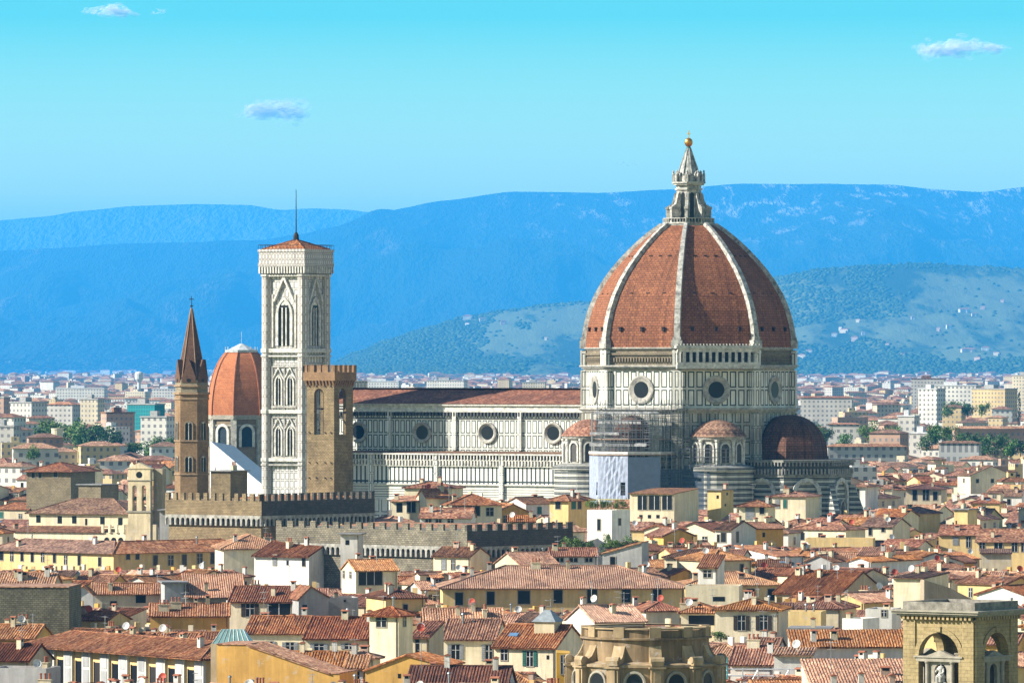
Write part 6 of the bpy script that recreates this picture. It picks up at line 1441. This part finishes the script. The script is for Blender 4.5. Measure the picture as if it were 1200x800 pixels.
for i, (x, y, rz, w, d, h, pit, top, px, hw, cut, seen) in enumerate(vis):
    rng = random.Random(i * 31 + 5)
    roof = rng.choices(('gable', 'hip', 'shed', 'flat'), (58, 30, 8, 4))[0]
    wall = rng.choices(('cream', 'yellow', 'white', 'sand', 'beige', 'ochre', 'grey', 'pink'), (30, 20, 16, 14, 8, 7, 4, 3))[0]
    tone = rng.choices(('orange', 'red', 'brown', 'pale', 'dark'), (28, 34, 26, 8, 4))[0]
    ridge = 'y' if (roof == 'gable' and rng.random() < .25) else 'x'
    st = rng.choices(('cross', 'dark', 'green', 'brown', 'greysh', 'closed'), (22, 34, 14, 10, 12, 8))[0]
    if y > 1500 and st in ('green', 'brown', 'greysh'): st = 'dark'
    wins = []
    zs_ = [h - 2.5] + ([h - 5.8] if h > 11 and y < 1700 else [])
    n = max(1, int(w / 4.2)); m_ = max(1, int(d / 4.5))
    for z in zs_:
        for q in range(n):
            if rng.random() < .86: wins.append((0, -w / 2 + w * (q + .5) / n + rng.uniform(-.3, .3), z + rng.choice((0, 0, -.2)), rng.choice((.95, .95, 1.15, .75)), rng.choice((1.5, 1.5, 1.7, 1.2)), st if rng.random() < .7 else rng.choice(('closed', 'dark', 'cross'))))
        sd_ = 1 if rz < 0 else 3
        if abs(rz) > 9:
            for q in range(m_):
                if rng.random() < .75: wins.append((sd_, -d / 2 + d * (q + .5) / m_, z, .9, 1.4, st))
    if y > 1900: wins = [q for q in wins if q[2] > h - 3]
    ch = rng.choice((1, 1, 2, 3)); an = 1 if rng.random() < .6 and y < 1700 else 0; di = 1 if rng.random() < .25 and y < 1500 else 0
    if roof == 'flat' or cut: an = 0
    if cut: ch = min(ch, 1)
    lx, ly, lm = min(LANDMARK, key=lambda q: abs(q[0] - px) + 1.2 * abs(q[1] - (HOR + (H - h) * F / y)))
    py = HOR + (H - h) * F / y
    rel = 'past' if py < ly - 14 else ('below' if py > ly + 14 else 'level with')
    tn = {'orange': 'orange', 'red': 'rust red', 'brown': 'brown', 'pale': 'pale tiled', 'dark': 'dark'}[tone]
    rf_ = {'gable': 'gable', 'hip': 'hip', 'shed': 'lean-to', 'flat': 'flat'}[roof]
    base = f"{wall} house with {'a terrace' if roof == 'flat' else ('an ' if tn[0] in 'aeiou' else 'a ') + tn + ' ' + rf_} roof, {rel} {lm}"
    k = seen_l.get(base, 0); seen_l[base] = k + 1
    lab = (ORD[min(k, 14)] + base) if k < 15 else base
    house(lab, (x, y), rz, w, d, h, roof, pit * (.5 if roof == 'shed' else 1), wall, tone, wins, ridge, .5, 'house', 'house', 'houses of the old town', ch, an, di, seed=i, extra=not cut)

# beyond some three hundred houses the smaller glimpses of roofs between them are one crowd
cr_ = MB(); TW = [plaster(C[k]) for k in ('cream', 'yellow', 'white', 'sand', 'beige', 'ochre')]; TR = [tiles(k) for k in ('orange', 'red', 'brown', 'pale', 'dark')]
for i, (x, y, rz, w, d, h, pit, top, px, hw, cut, seen) in enumerate(rest):
    rng = random.Random(i * 17 + 3); wi = rng.randrange(6); ri = rng.choices(range(5), (28, 34, 26, 8, 4))[0]
    wb, rb, fn = house_geo(w, d, h, rng.choice(('gable', 'gable', 'hip')), pit, .5, y < 1300)
    wb.m = [wi] * len(wb.f); rb.m = [6 + ri] * len(rb.f)
    for q in range(max(1, int(w / 4))): u = -w / 2 + w * (q + .5) / max(1, int(w / 4)); wb.box(u - .5, u + .5, -d / 2 - .05, -d / 2 + .05, h - 2.5, h - 1.0, 11)
    if rng.random() < .6: u, v_ = rng.uniform(-.3, .3) * w, rng.uniform(-.2, .2) * d; rb.box(u - .4, u + .4, v_ - .35, v_ + .35, h, fn(u, v_) + 1.5, wi)
    M_ = rotz(rz, (x, y, 0)); cr_.add(wb, M_); cr_.add(rb, M_)
print('CROWD houses', len(rest))
tag(cr_.build('crowded_roofs', TW + TR + [VOID]), kind='stuff')

# ------------------------------------------------------------------ far districts
def facade(c, pu=2.7, pv=3.0, fu=.38, fv=.45, glass=(.17, .17, .17), key='far_facade'):
    k = ('fa', c, pu, pv, fu)
    if k in _mc: return _mc[k]
    m, nt, b = newmat(key)
    tcn = nt.nodes.new('ShaderNodeTexCoord'); sx = nd(nt, 'ShaderNodeSeparateXYZ', {0: tcn.outputs['UV']})
    a = math_(nt, 'LESS_THAN', math_(nt, 'FRACT', math_(nt, 'DIVIDE', sx.outputs[0], pu)), fu); b_ = math_(nt, 'LESS_THAN', math_(nt, 'FRACT', math_(nt, 'DIVIDE', sx.outputs[1], pv)), fv)
    nz_ = nd(nt, 'ShaderNodeSeparateXYZ', {0: nd(nt, 'ShaderNodeNewGeometry').outputs['Normal']}).outputs[2]
    f = math_(nt, 'MULTIPLY', math_(nt, 'MULTIPLY', a, b_), math_(nt, 'LESS_THAN', nz_, .5))
    g = noise_(nt, obvec(nt), .05, 3)
    col = mixc(nt, f, mixc(nt, 1.0, c, ramp(nt, g, [(.3, .75), (.7, 1.1)]), 'MULTIPLY'), glass)
    nt.links.new(col, b.inputs['Base Color']); _mc[k] = m; return m
FW = [facade((.60, .57, .50)), facade((.56, .48, .34)), facade((.52, .39, .20)), facade((.47, .44, .39), 3.0, 3.1, .45), facade((.60, .57, .50), 3.2, 3.2, .45), facade((.42, .27, .19))]
FR = [tiles('orange'), tiles('red'), tiles('brown'), plain((.45, .44, .42), .9, 0, 'flat_felt_roof'), plain((.70, .70, .69), .8, 0, 'white_flat_roof')]
rf_ = random.Random(9)
def far_box(mb, x, y, rz, w, d, h, wi, ri, hip):
    M_ = rotz(rz, (x, y, 0)); t = MB(); hw, hd = w / 2, d / 2
    pl = [(-hw, -hd), (hw, -hd), (hw, hd), (-hw, hd)]
    for i in range(4): j = (i + 1) % 4; t.poly([(*pl[i], 0), (*pl[j], 0), (*pl[j], h), (*pl[i], h)], wi)
    if hip:
        rl = max(.1, hw - hd) if hw >= hd else .1; o = .7; r2 = max(.1, hd - hw) if hd > hw else .1; zr = h + min(hw, hd) * .36
        c4 = [(-hw - o, -hd - o, h), (hw + o, -hd - o, h), (hw + o, hd + o, h), (-hw - o, hd + o, h)]; e4 = [(-rl, -r2, zr), (rl, -r2, zr), (rl, r2, zr), (-rl, r2, zr)]
        for i in range(4): j = (i + 1) % 4; t.poly([c4[i], c4[j], e4[j], e4[i]], 6 + ri)
        t.poly(e4, 6 + ri)
    else:
        t.poly([(*p, h) for p in pl], 6 + ri); t.box(-hw * .4, hw * .1, -hd * .3, hd * .4, h, h + 2.4, wi)
    mb.add(t, M_)
FARKO = []
def block(label, x0, x1, yt, Y, rz=-28, wi=None, ri=3, ratio=.6, cat='apartment block', name='apartment_block', mat=None, roof=None, hip=False, group=None, extra=None):
    """one far building: silhouette between photo columns x0 and x1, roof edge at row yt"""
    k = Y / F; span = (x1 - x0) * k; c, s = abs(math.cos(RAD(rz))), abs(math.sin(RAD(rz)))
    w = span / (c + ratio * s); d = w * ratio; h = H - (yt - HOR) * k
    ctr = P((x0 + x1) / 2, 600, Y); t = thing(name, label, cat, (ctr.x, Y, 0), rz, group)
    mb = MB(); mb.box(-w / 2, w / 2, -d / 2, d / 2, 0, h); mb.build('wall', mat or FW[wi], t)
    rb = MB()
    if hip:
        q = MB(); far_box(q, 0, 0, 0, w, d, h, 0, 0, True)
        for f, m_ in zip(q.f, q.m):
            if m_ >= 6: rb.poly([q.v[i] for i in f])
    else:
        rb.box(-w / 2 - .4, w / 2 + .4, -d / 2 - .4, d / 2 + .4, h, h + .7); rb.box(-w * .2, w * .08, -d * .3, d * .1, h + .7, h + 3.2)
    rb.build('roof', roof or FR[ri], t)
    FARKO.append((x0, x1, yt, Y)); FOOT.append((ctr.x, Y, math.hypot(w, d) / 2)); return t, w, d, h
TEAL = facade((.03, .30, .30), 1.6, 2.2, .8, .8, (.02, .16, .18), 'teal_scaffold_netting')
block('cream apartment tower with one blank bright side, behind the brown stone house', 12, 55, 472, 3600, -35, 0, ratio=.9)
block('brick red apartment slab at the edge, beside the cream tower', -14, 12, 466, 3800, -30, 5)
block('grey block with rows of windows and a low red roof, next to the cream tower', 55, 94, 474, 3900, -24, 3, 0, hip=True)
block('pale squat block with a flat penthouse, above the park trees', 94, 122, 468, 4000, -28, 1, 3)
block('building wrapped in teal scaffold netting, beside the hexagonal spire', 149, 193, 474, 3500, -28, mat=TEAL, ri=3)
block('white and grey balconied apartment block in front of the teal netting', 165, 204, 489, 3100, -24, 4, 3)
block('brown apartment block with red edge, beyond the park trees', 118, 158, 484, 3400, 22, 5, 2)
block('long white shed roof far across the plain, near the water tower', 65, 126, 455, 7000, -12, 4, 4, ratio=.25, cat='warehouse', name='warehouse')
block('second long white shed behind the hexagonal spire', 178, 212, 456, 7000, -12, 4, 4, ratio=.3, cat='warehouse', name='warehouse')
block('low pale grey block behind the orange roofs at the edge', -14, 24, 500, 2750, -20, 3, 3)
block('small pale block of flats peeping over the nave roof near the drum', 612, 640, 448, 7000, -10, 1, 3, ratio=.3)
block('white slab of flats rising beyond the nave beside the watch tower', 430, 470, 447, 7200, -14, 4, 4, ratio=.3)
block('pale twin-topped block seen over the middle of the nave roof', 500, 548, 446, 6600, -18, 0, 3, ratio=.3)
block('large white modern block with a stepped top, east of the dome', 1076, 1108, 456, 4300, -34, 4, 4, ratio=.8)
block('wide white flat-roofed hall behind the modern block', 1088, 1150, 452, 4900, -20, 4, 4, ratio=.4)
block('ochre office block with long window bands, near the tall dark cypress', 1139, 1192, 456, 4500, -36, 2, 3, ratio=.6)
block('yellow flat-topped tower at the edge of the plain', 1186, 1216, 440, 5600, -24, 1, 3)
block('brown topped slab of flats between dome and modern block', 1068, 1108, 444, 5800, -10, 3, 2, ratio=.3)
block('blue-grey terrace of flats just beside the drum', 938, 1000, 466, 4300, -12, 3, 1, ratio=.2, hip=True)
block('cream stepped block in the middle of far red roofs', 1052, 1078, 488, 3050, -26, 3, 4, ratio=.8)
block('long barracks with an unbroken orange roof, behind the tree row', 1116, 1210, 502, 2900, 6, 5, 0, ratio=.18, hip=True)
block('grey colonnaded building with a row of tall windows under a brown roof', 1100, 1150, 519, 2560, -14, mat=facade((.40, .40, .38), 2.4, 6.0, .55, .7), ri=2, ratio=.35, hip=True)
block('long grey hall with a flat orange roof, beside the dark half dome', 968, 1062, 523, 2560, 5, 3, 0, ratio=.2, hip=True)
block('pale boxy house with a white top in the tree row', 1065, 1098, 508, 2700, -24, 3, 4, ratio=.7)
block('dark roofed hall with a shaded front, in the tree row east of the dome', 970, 1008, 497, 2950, -10, 3, 1, ratio=.3, hip=True)
block('ochre gabled warehouse among the far red roofs', 1104, 1132, 477, 3900, -20, 2, 2, ratio=.8, hip=True)
wt = P(163, 448, 7400.0); t = thing('water_tower', 'white mushroom water tower on a stem, far out on the plain', 'water tower', (wt.x, wt.y, 0))
kk = 7400 / F
mb = MB(); mb.lathe([(2.4 * kk, 0), (2.0 * kk, H - (445 - HOR) * kk)], 14); mb.build('stem', WHITE, t)
mb = MB(); z0 = H - (445 - HOR) * kk; mb.lathe([(2.2 * kk, z0 - 3), (5 * kk, z0 + 1), (5.2 * kk, z0 + 7), (4 * kk, z0 + 9), (0, z0 + 10)], 16); mb.build('tank', WHITE, t)
cy_ = P(67, 503, 2900.0); t = thing('round_tower', 'stubby pale cylinder tower in front of the park trees', 'tower', (cy_.x, cy_.y, 0))
mb = MB(); mb.lathe([(2.6, 0), (2.6, cy_.z), (2.8, cy_.z), (2.8, cy_.z + .5), (0, cy_.z + .6)], 16); mb.build('wall', plaster(C['cream']), t)
# everything else far off reads as one mass of roofs
mb = MB(); sk2 = list(sky_)
Yc = 2100.0; nfar = 0
mono = [(412, 690, 462), (205, 245, 400), (243, 415, 300), (685, 940, 300), (890, 975, 490)]
evs = []
while Yc < 24000:
    half = .083 * Yc + 190; x = -half
    while x < half:
        gr = 1 + (Yc - 2000) / 13000; w = rf_.uniform(6, 18) * gr; d = rf_.uniform(6, 11) * gr; h = rf_.gauss(15.5, 3.2) + (rf_.random() < .06) * rf_.uniform(5, 12)
        h += (Yc - 2000) / 9000 * rf_.uniform(0, 7)
        evs.append((Yc + rf_.uniform(-14, 14), x, w, d, h)); x += w * .85 + rf_.uniform(0, 8)
    Yc += 16 + (Yc - 2000) * .009
evs.sort()
blocks = sorted(FARKO, key=lambda q: q[3]); bi = 0
bigf = [f for f in FOOT if f[1] > 1500]
for (y, x, w, d, h) in evs:
    while bi < len(blocks) and blocks[bi][3] < y:
        for q in range(max(0, int(blocks[bi][0])), min(1239, int(blocks[bi][1]))): sk2[q] = min(sk2[q], blocks[bi][2] + 4)
        bi += 1
    r = math.hypot(w, d) / 2
    if any((f[0] - x) ** 2 + (f[1] - y) ** 2 < (f[2] + r) ** 2 * .8 for f in bigf if abs(f[1] - y) < 120): continue
    px = 600 + x * F / y; hw = r * .85 * F / y
    for (x0, x1, yt, Y) in blocks:        # keep clear of the named blocks' faces
        if Y > y and px + hw > x0 and px - hw < x1:
            lim = H - (yt + 9 - HOR) * y / F
            if h + 3 > lim: h = lim - 3
    if h < 6 or (y > 18000 and h_mid(x, y) > 3): continue
    hip = rf_.random() < .85; top = h + (min(w, d) / 2 * .36 if hip else 1); py = HOR + (H - top) * F / y
    lo, hi = max(0, int(px - hw)), min(1239, int(px + hw) + 1)
    outside = px + hw < 0 or px - hw > 1210
    behind = any(lo >= a and hi <= b_ and py > t_ for a, b_, t_ in mono)
    if outside or behind:
        if rf_.random() < .35: continue
    elif hi <= lo or sum(max(0.0, sk2[q] - py) for q in range(lo, hi)) < 2.0: continue
    for q in range(lo, hi): sk2[q] = min(sk2[q], py + .5)
    rz = (-30 if fbm(x / 400, y / 500, 8.8, 2) < .1 else 15) + rf_.gauss(0, 8)
    wi = rf_.choices(range(6), (22, 26, 10, 14, 22, 8))[0]
    if rf_.random() < .12: hip = False
    far_box(mb, x, y, rz, w, d, h, wi, rf_.choice((0, 0, 1, 1, 2)) if hip else rf_.choice((3, 4, 3)), hip); nfar += 1
print('FAR boxes', nfar)
fo = mb.build('distant_roofscape', FW + FR); tag(fo, kind='stuff')

# ------------------------------------------------------------------ trees
def crown_mesh(k, mat, n=900, slim=False):
    rng = random.Random(100 + k); mb = MB()
    lumps = [(rng.gauss(0, .24), rng.gauss(0, .24), rng.uniform(.2, .78), rng.uniform(.2, .32)) for _ in range(11)]
    if slim: lumps = [(rng.gauss(0, .03), rng.gauss(0, .03), z, .2 * (1 - z) + .05) for z in (.1, .2, .3, .4, .5, .6, .7, .8, .9)]
    for i in range(n):
        lx, ly, lz, lr = rng.choice(lumps)
        v = Vector((rng.gauss(0, 1), rng.gauss(0, 1), rng.gauss(0, 1))).normalized() * lr * rng.uniform(.55, 1.05)
        c = Vector((lx, ly, lz)) + Vector((v.x, v.y, v.z * .8))
        nrm = (v.normalized() + Vector((rng.gauss(0, .5), rng.gauss(0, .5), rng.gauss(0, .5)))).normalized()
        u = nrm.orthogonal().normalized(); w = nrm.cross(u); s = rng.uniform(.03, .06) * (.6 if slim else 1)
        a = rng.uniform(0, 6.28); u, w = u * math.cos(a) + w * math.sin(a), w * math.cos(a) - u * math.sin(a)
        mb.poly([c - u * s, c - w * s * .6, c + u * s, c + w * s * .7 + nrm * s * .3], 0)
    return mb.mesh('crown', mat)
CM = [crown_mesh(i, leafmat(c)) for i, c in enumerate(((.05, .11, .025), (.07, .14, .03), (.035, .08, .022), (.10, .16, .035), (.05, .10, .03)))]
CYP = crown_mesh(9, leafmat((.02, .045, .015)), 420, True)
tmb = MB(); tmb.tube((0, 0, 0), (.01, 0, .38), .035, 7, r2=.025); tmb.tube((.01, 0, .36), (.16, .05, .66), .02, 5, r2=.008); tmb.tube((.01, 0, .36), (-.15, -.06, .7), .02, 5, r2=.008); tmb.tube((.01, 0, .36), (0, .08, .8), .018, 5, r2=.008)
TRK = tmb.mesh('trunk', plain((.09, .07, .05), .9, 0, 'bark'))
def tree(px, py_top, Y, hgt, wid, k, label, group, slim=False):
    top = P(px, py_top, Y); t = thing('cypress' if slim else 'tree', label, 'tree', (top.x, Y, top.z - hgt), random.Random(int(px * 7 + Y)).uniform(0, 360), group)
    t.scale = (wid, wid, hgt)
    inst('trunk', TRK, t); inst('crown', CYP if slim else CM[k % 5], t); return t
def treerow(spec, where, group, Y0, seed):
    rng = random.Random(seed); od = ['first', 'second', 'third', 'fourth', 'fifth', 'sixth', 'seventh', 'eighth', 'ninth', 'tenth', 'eleventh', 'twelfth', 'thirteenth', 'fourteenth', 'fifteenth', 'sixteenth']
    for i, (px, py, wpx) in enumerate(spec):
        Y = Y0 + rng.uniform(-60, 60); kk_ = Y / F
        tree(px, py, Y, wpx * kk_ * 1.15, wpx * kk_ * 1.0, rng.randrange(5), f'{od[i]} green tree counting along the row {where}', group)
treerow([(48, 496, 22), (62, 488, 26), (78, 492, 28), (92, 489, 30), (108, 492, 30), (122, 494, 26), (134, 500, 24), (100, 503, 26), (56, 508, 24)], 'in the park under the cream tower block', 'trees in the far park', 2980, 1)
treerow([(138, 516, 22), (152, 512, 24), (166, 513, 22), (180, 510, 26), (194, 509, 26), (206, 512, 20)], 'under the white balconied block', 'trees beside the hexagonal spire', 2720, 2)
treerow([(946, 494, 20), (958, 496, 22), (968, 500, 18), (992, 504, 20), (1014, 496, 20), (1028, 492, 26), (1040, 496, 24), (1052, 504, 20)], 'just east of the dark half dome', 'trees east of the half dome', 2780, 3)
treerow([(1096, 493, 24), (1106, 496, 20), (1124, 503, 22), (1138, 505, 24), (1152, 507, 24), (1166, 506, 26), (1180, 508, 24), (1196, 507, 24), (1086, 508, 18), (1112, 510, 20)], 'in front of the long barracks', 'trees before the long barracks', 2640, 4)
treerow([(1122, 466, 20), (1134, 468, 18), (1110, 470, 16), (1150, 470, 16)], 'in front of the ochre office block', 'trees near the ochre office block', 3900, 6)
treerow([(1060, 556, 9), (1150, 561, 8), (40, 520, 16)], 'scattered between far roofs', 'single trees between roofs', 2350, 8)
tree(1194, 457, 3950, 24, 9, 0, 'tall dark pointed cypress beside the ochre office block', None, True)
# greenery of the roof gardens near the white tower house
def bush(px, py, Y, hgt, wid, k, label):
    b_ = P(px, py, Y); t = thing('shrub', label, 'shrub', (b_.x, Y, b_.z - hgt * 1.0), 40 * k, 'shrubs of the roof garden'); t.scale = (wid, wid, hgt)
    inst('stem', TRK, t); inst('crown', CM[k % 5], t)
for i, (px, py, w_px, lab) in enumerate(((664, 628, 17, 'broad clipped green hedge bush against the grey battlements'), (678, 627, 18, 'rounded bush between hedge and white tower house'), (690, 630, 14, 'dark low bush at the foot of the white tower house'),
        (712, 632, 14, 'pale green bush under the round window of the white tower'), (724, 629, 17, 'yellow green bush on the sloping grey-walled terrace'), (736, 627, 18, 'leafy bush spilling over the orange coping'), (748, 628, 14, 'last small bush along the orange coping'), (714, 622, 7, 'thin upright climber on the white tower wall'))):
    bush(px, py, 1300 - i, 3.6, w_px * 1300 / F * 1.15, (1, 3, 0, 4, 3, 1, 2, 3)[i], lab)
B('grey garden wall house with an orange sloping coping under the roof garden', [(706, 649), (752, 636)], 1262, th=-10, d=9, wall='grey', wins=[(718, 652, 664, 6, 'dark')])
A('long red tiled roof with a glazed front beside the roof garden', 646, 700, 651, Y=1290, th=4, d=8, wall='white', tone='red', wins=[(656, 653, 658, 8, 'big'), (672, 653, 658, 9, 'big'), (690, 653, 658, 8, 'big')], pitch=.36, chim=1)
bush(845, 737, 1028, 2.0, 3.2, 3, 'potted plants crowding a terrace beside the dark-shuttered house')
for i, (px, k) in enumerate(((692, 3), (698, 1), (706, 0), (713, 3), (722, 1), (730, 3))):
    b_ = P(px, 588, 1398); t = thing('shrub', f"{('first', 'second', 'third', 'fourth', 'fifth', 'sixth')[i]} planted shrub under the pergola of the white tower", 'shrub', (b_.x, 1398, b_.z - 1.4), 30 * i, 'shrubs of the pergola'); t.scale = (1.9, 1.9, 1.9); inst('stem', TRK, t); inst('crown', CM[k], t)

# ------------------------------------------------------------------ hillside: villas and woods
rh = random.Random(5)
vil = [(548, 372, 14, 'a'), (566, 375, 10, 'b'), (590, 378, 8, 'c'), (548, 380, 7, 'a'), (1130, 364, 16, 'a'), (1142, 368, 9, 'b'), (1152, 360, 8, 'c'), (978, 392, 9, 'a'), (990, 387, 14, 'b'), (1002, 397, 10, 'c'), (1012, 390, 6, 'a'),
       (1135, 410, 22, 'b'), (1155, 408, 12, 'a'), (1146, 421, 10, 'c'), (1168, 414, 9, 'b'), (1112, 383, 8, 'a'), (1100, 386, 6, 'c'), (948, 412, 10, 'a'), (940, 418, 12, 'b'), (1058, 416, 6, 'b'), (1070, 372, 6, 'a'), (1175, 352, 6, 'c'), (1006, 375, 7, 'b'), (1040, 404, 6, 'c'), (985, 385, 5, 'a'), (640, 396, 5, 'b')]
for i, (px, py, wpx, q) in enumerate(vil):
    p = hit(px, py + 2, h_mid, 22200, 30000)
    if not p: continue
    kk_ = p.y / F; w = wpx * kk_ * .8
    lm = 'on the low hill beyond the nave' if px < 700 else ('just beside the dome' if px < 1025 else 'on the broad hill near the frame edge')
    t = thing('villa', f"{ORD[i % 15] or 'pale '}{'long ' if wpx > 12 else ('small ' if wpx < 8 else '')}{dict(a='white', b='cream', c='pinkish')[q]} villa among fields {lm}", 'villa', (p.x, p.y, p.z - 4), rh.uniform(-35, 20), 'hillside villas')
    mb = MB(); d = w * .5; hh = rh.uniform(2.4, 4.0) * kk_ + 6; mb.box(-w / 2, w / 2, -d / 2, d / 2, 0, hh); mb.box(w * .1, w * .35, -d / 2 - d * .3, -d / 2, 0, hh * .7); mb.build('wall', plain(dict(a=(.82, .8, .74), b=(.78, .68, .5), c=(.70, .52, .42))[q], .9, 0, 'villa_wall'), t)
    rb = MB(); rb.prism([(-w / 2 - 1, -d / 2 - 1), (w / 2 + 1, -d / 2 - 1), (w / 2 + 1, d / 2 + 1), (-w / 2 - 1, d / 2 + 1)], hh, hh + d * .2, pl2=[(-w / 4, -.2), (w / 4, -.2), (w / 4, .2), (-w / 4, .2)]); rb.build('roof', tiles('orange'), t)
ham = MB()
for i in range(150):
    px, py = rh.choice((rh.gauss(60, 60), rh.gauss(250, 50), rh.uniform(-20, 420))), min(440, rh.gauss(431, 6))
    p = hit(px, py, h_main, 42500, 56000, 300)
    if p: far_box(ham, p.x, p.y, rh.uniform(-40, 30), rh.uniform(35, 100), rh.uniform(25, 40), rh.uniform(20, 38), rh.choice((0, 4, 4, 1)), rh.choice((0, 1, 4)), True)
    if p:
        for v in ham.v[-16:]: v.z += p.z - 3
ho = ham.build('hamlets_under_the_mountain', FW + FR); tag(ho, kind='stuff')
wood = MB()
ico = [Vector(v) for v in ((0, 0, 1), (.89, 0, .45), (.28, .85, .45), (-.72, .53, .45), (-.72, -.53, .45), (.28, -.85, .45), (.72, .53, -.2), (-.28, .85, -.2), (-.89, 0, -.2), (-.28, -.85, -.2), (.72, -.53, -.2))]
fac = [(0, 1, 2), (0, 2, 3), (0, 3, 4), (0, 4, 5), (0, 5, 1), (1, 6, 2), (2, 6, 7), (2, 7, 3), (3, 7, 8), (3, 8, 4), (4, 8, 9), (4, 9, 5), (5, 9, 10), (5, 10, 1), (1, 10, 6)]
def blob(p, r, hgt, m=0):
    i = len(wood.v)
    for v in ico: j = rh.uniform(.75, 1.2); wood.v.append(p + Vector((v.x * r * j, v.y * r * j, (v.z + .25) * hgt * .5 * j)))
    for f in fac: wood.f.append(tuple(k + i for k in f)); wood.m.append(m); wood.sm.append(True)
cnt = 0
for _ in range(60000):
    px = rh.uniform(395, 1215); y = rh.uniform(22100, 30300); x = (px - 600) * y / F
    t_ = (y - 22040) / 8120
    dens = fbm(x / 1000, y / 9000, 6.6, 5)
    want = (dens > .24 and .1 < t_) or (t_ < .22 and px > 880 and dens > -.3) or (t_ > .97 and rh.random() < .6) or (t_ > .62 and 895 < px < 1110 and dens > -.2) or rh.random() < .02
    if not want: continue
    z = h_mid(x, y) - 2
    if z < 2 and px < 900: continue
    s = rh.uniform(7, 13)
    blob(Vector((x, y, z)), s, s * rh.uniform(1.0, 1.6), 0 if rh.random() < .7 else 1); cnt += 1
    if cnt > 17000: break
print('HILL trees', cnt)
woods_ = wood; wood = MB()
for _ in range(900):
    y = rh.uniform(2500, 11000); x = rh.uniform(-.083, .083) * y; g_ = fbm(x / 220, y / 500, 12.2, 3)
    px = 600 + x * F / y
    if g_ < .12 or 205 < px < 980: continue
    s = rh.uniform(4, 7) * (1 + y / 12000)
    blob(Vector((x, y, rh.uniform(9, 15))), s, s * 1.5, 0 if rh.random() < .6 else 1)
tag(wood.build('far_treetops', [leafmat((.04, .08, .02)), leafmat((.07, .12, .03))]), kind='stuff'); wood = woods_
tag(wood.build('hillside_woods', [leafmat((.03, .06, .018)), leafmat((.05, .09, .025))]), kind='stuff')
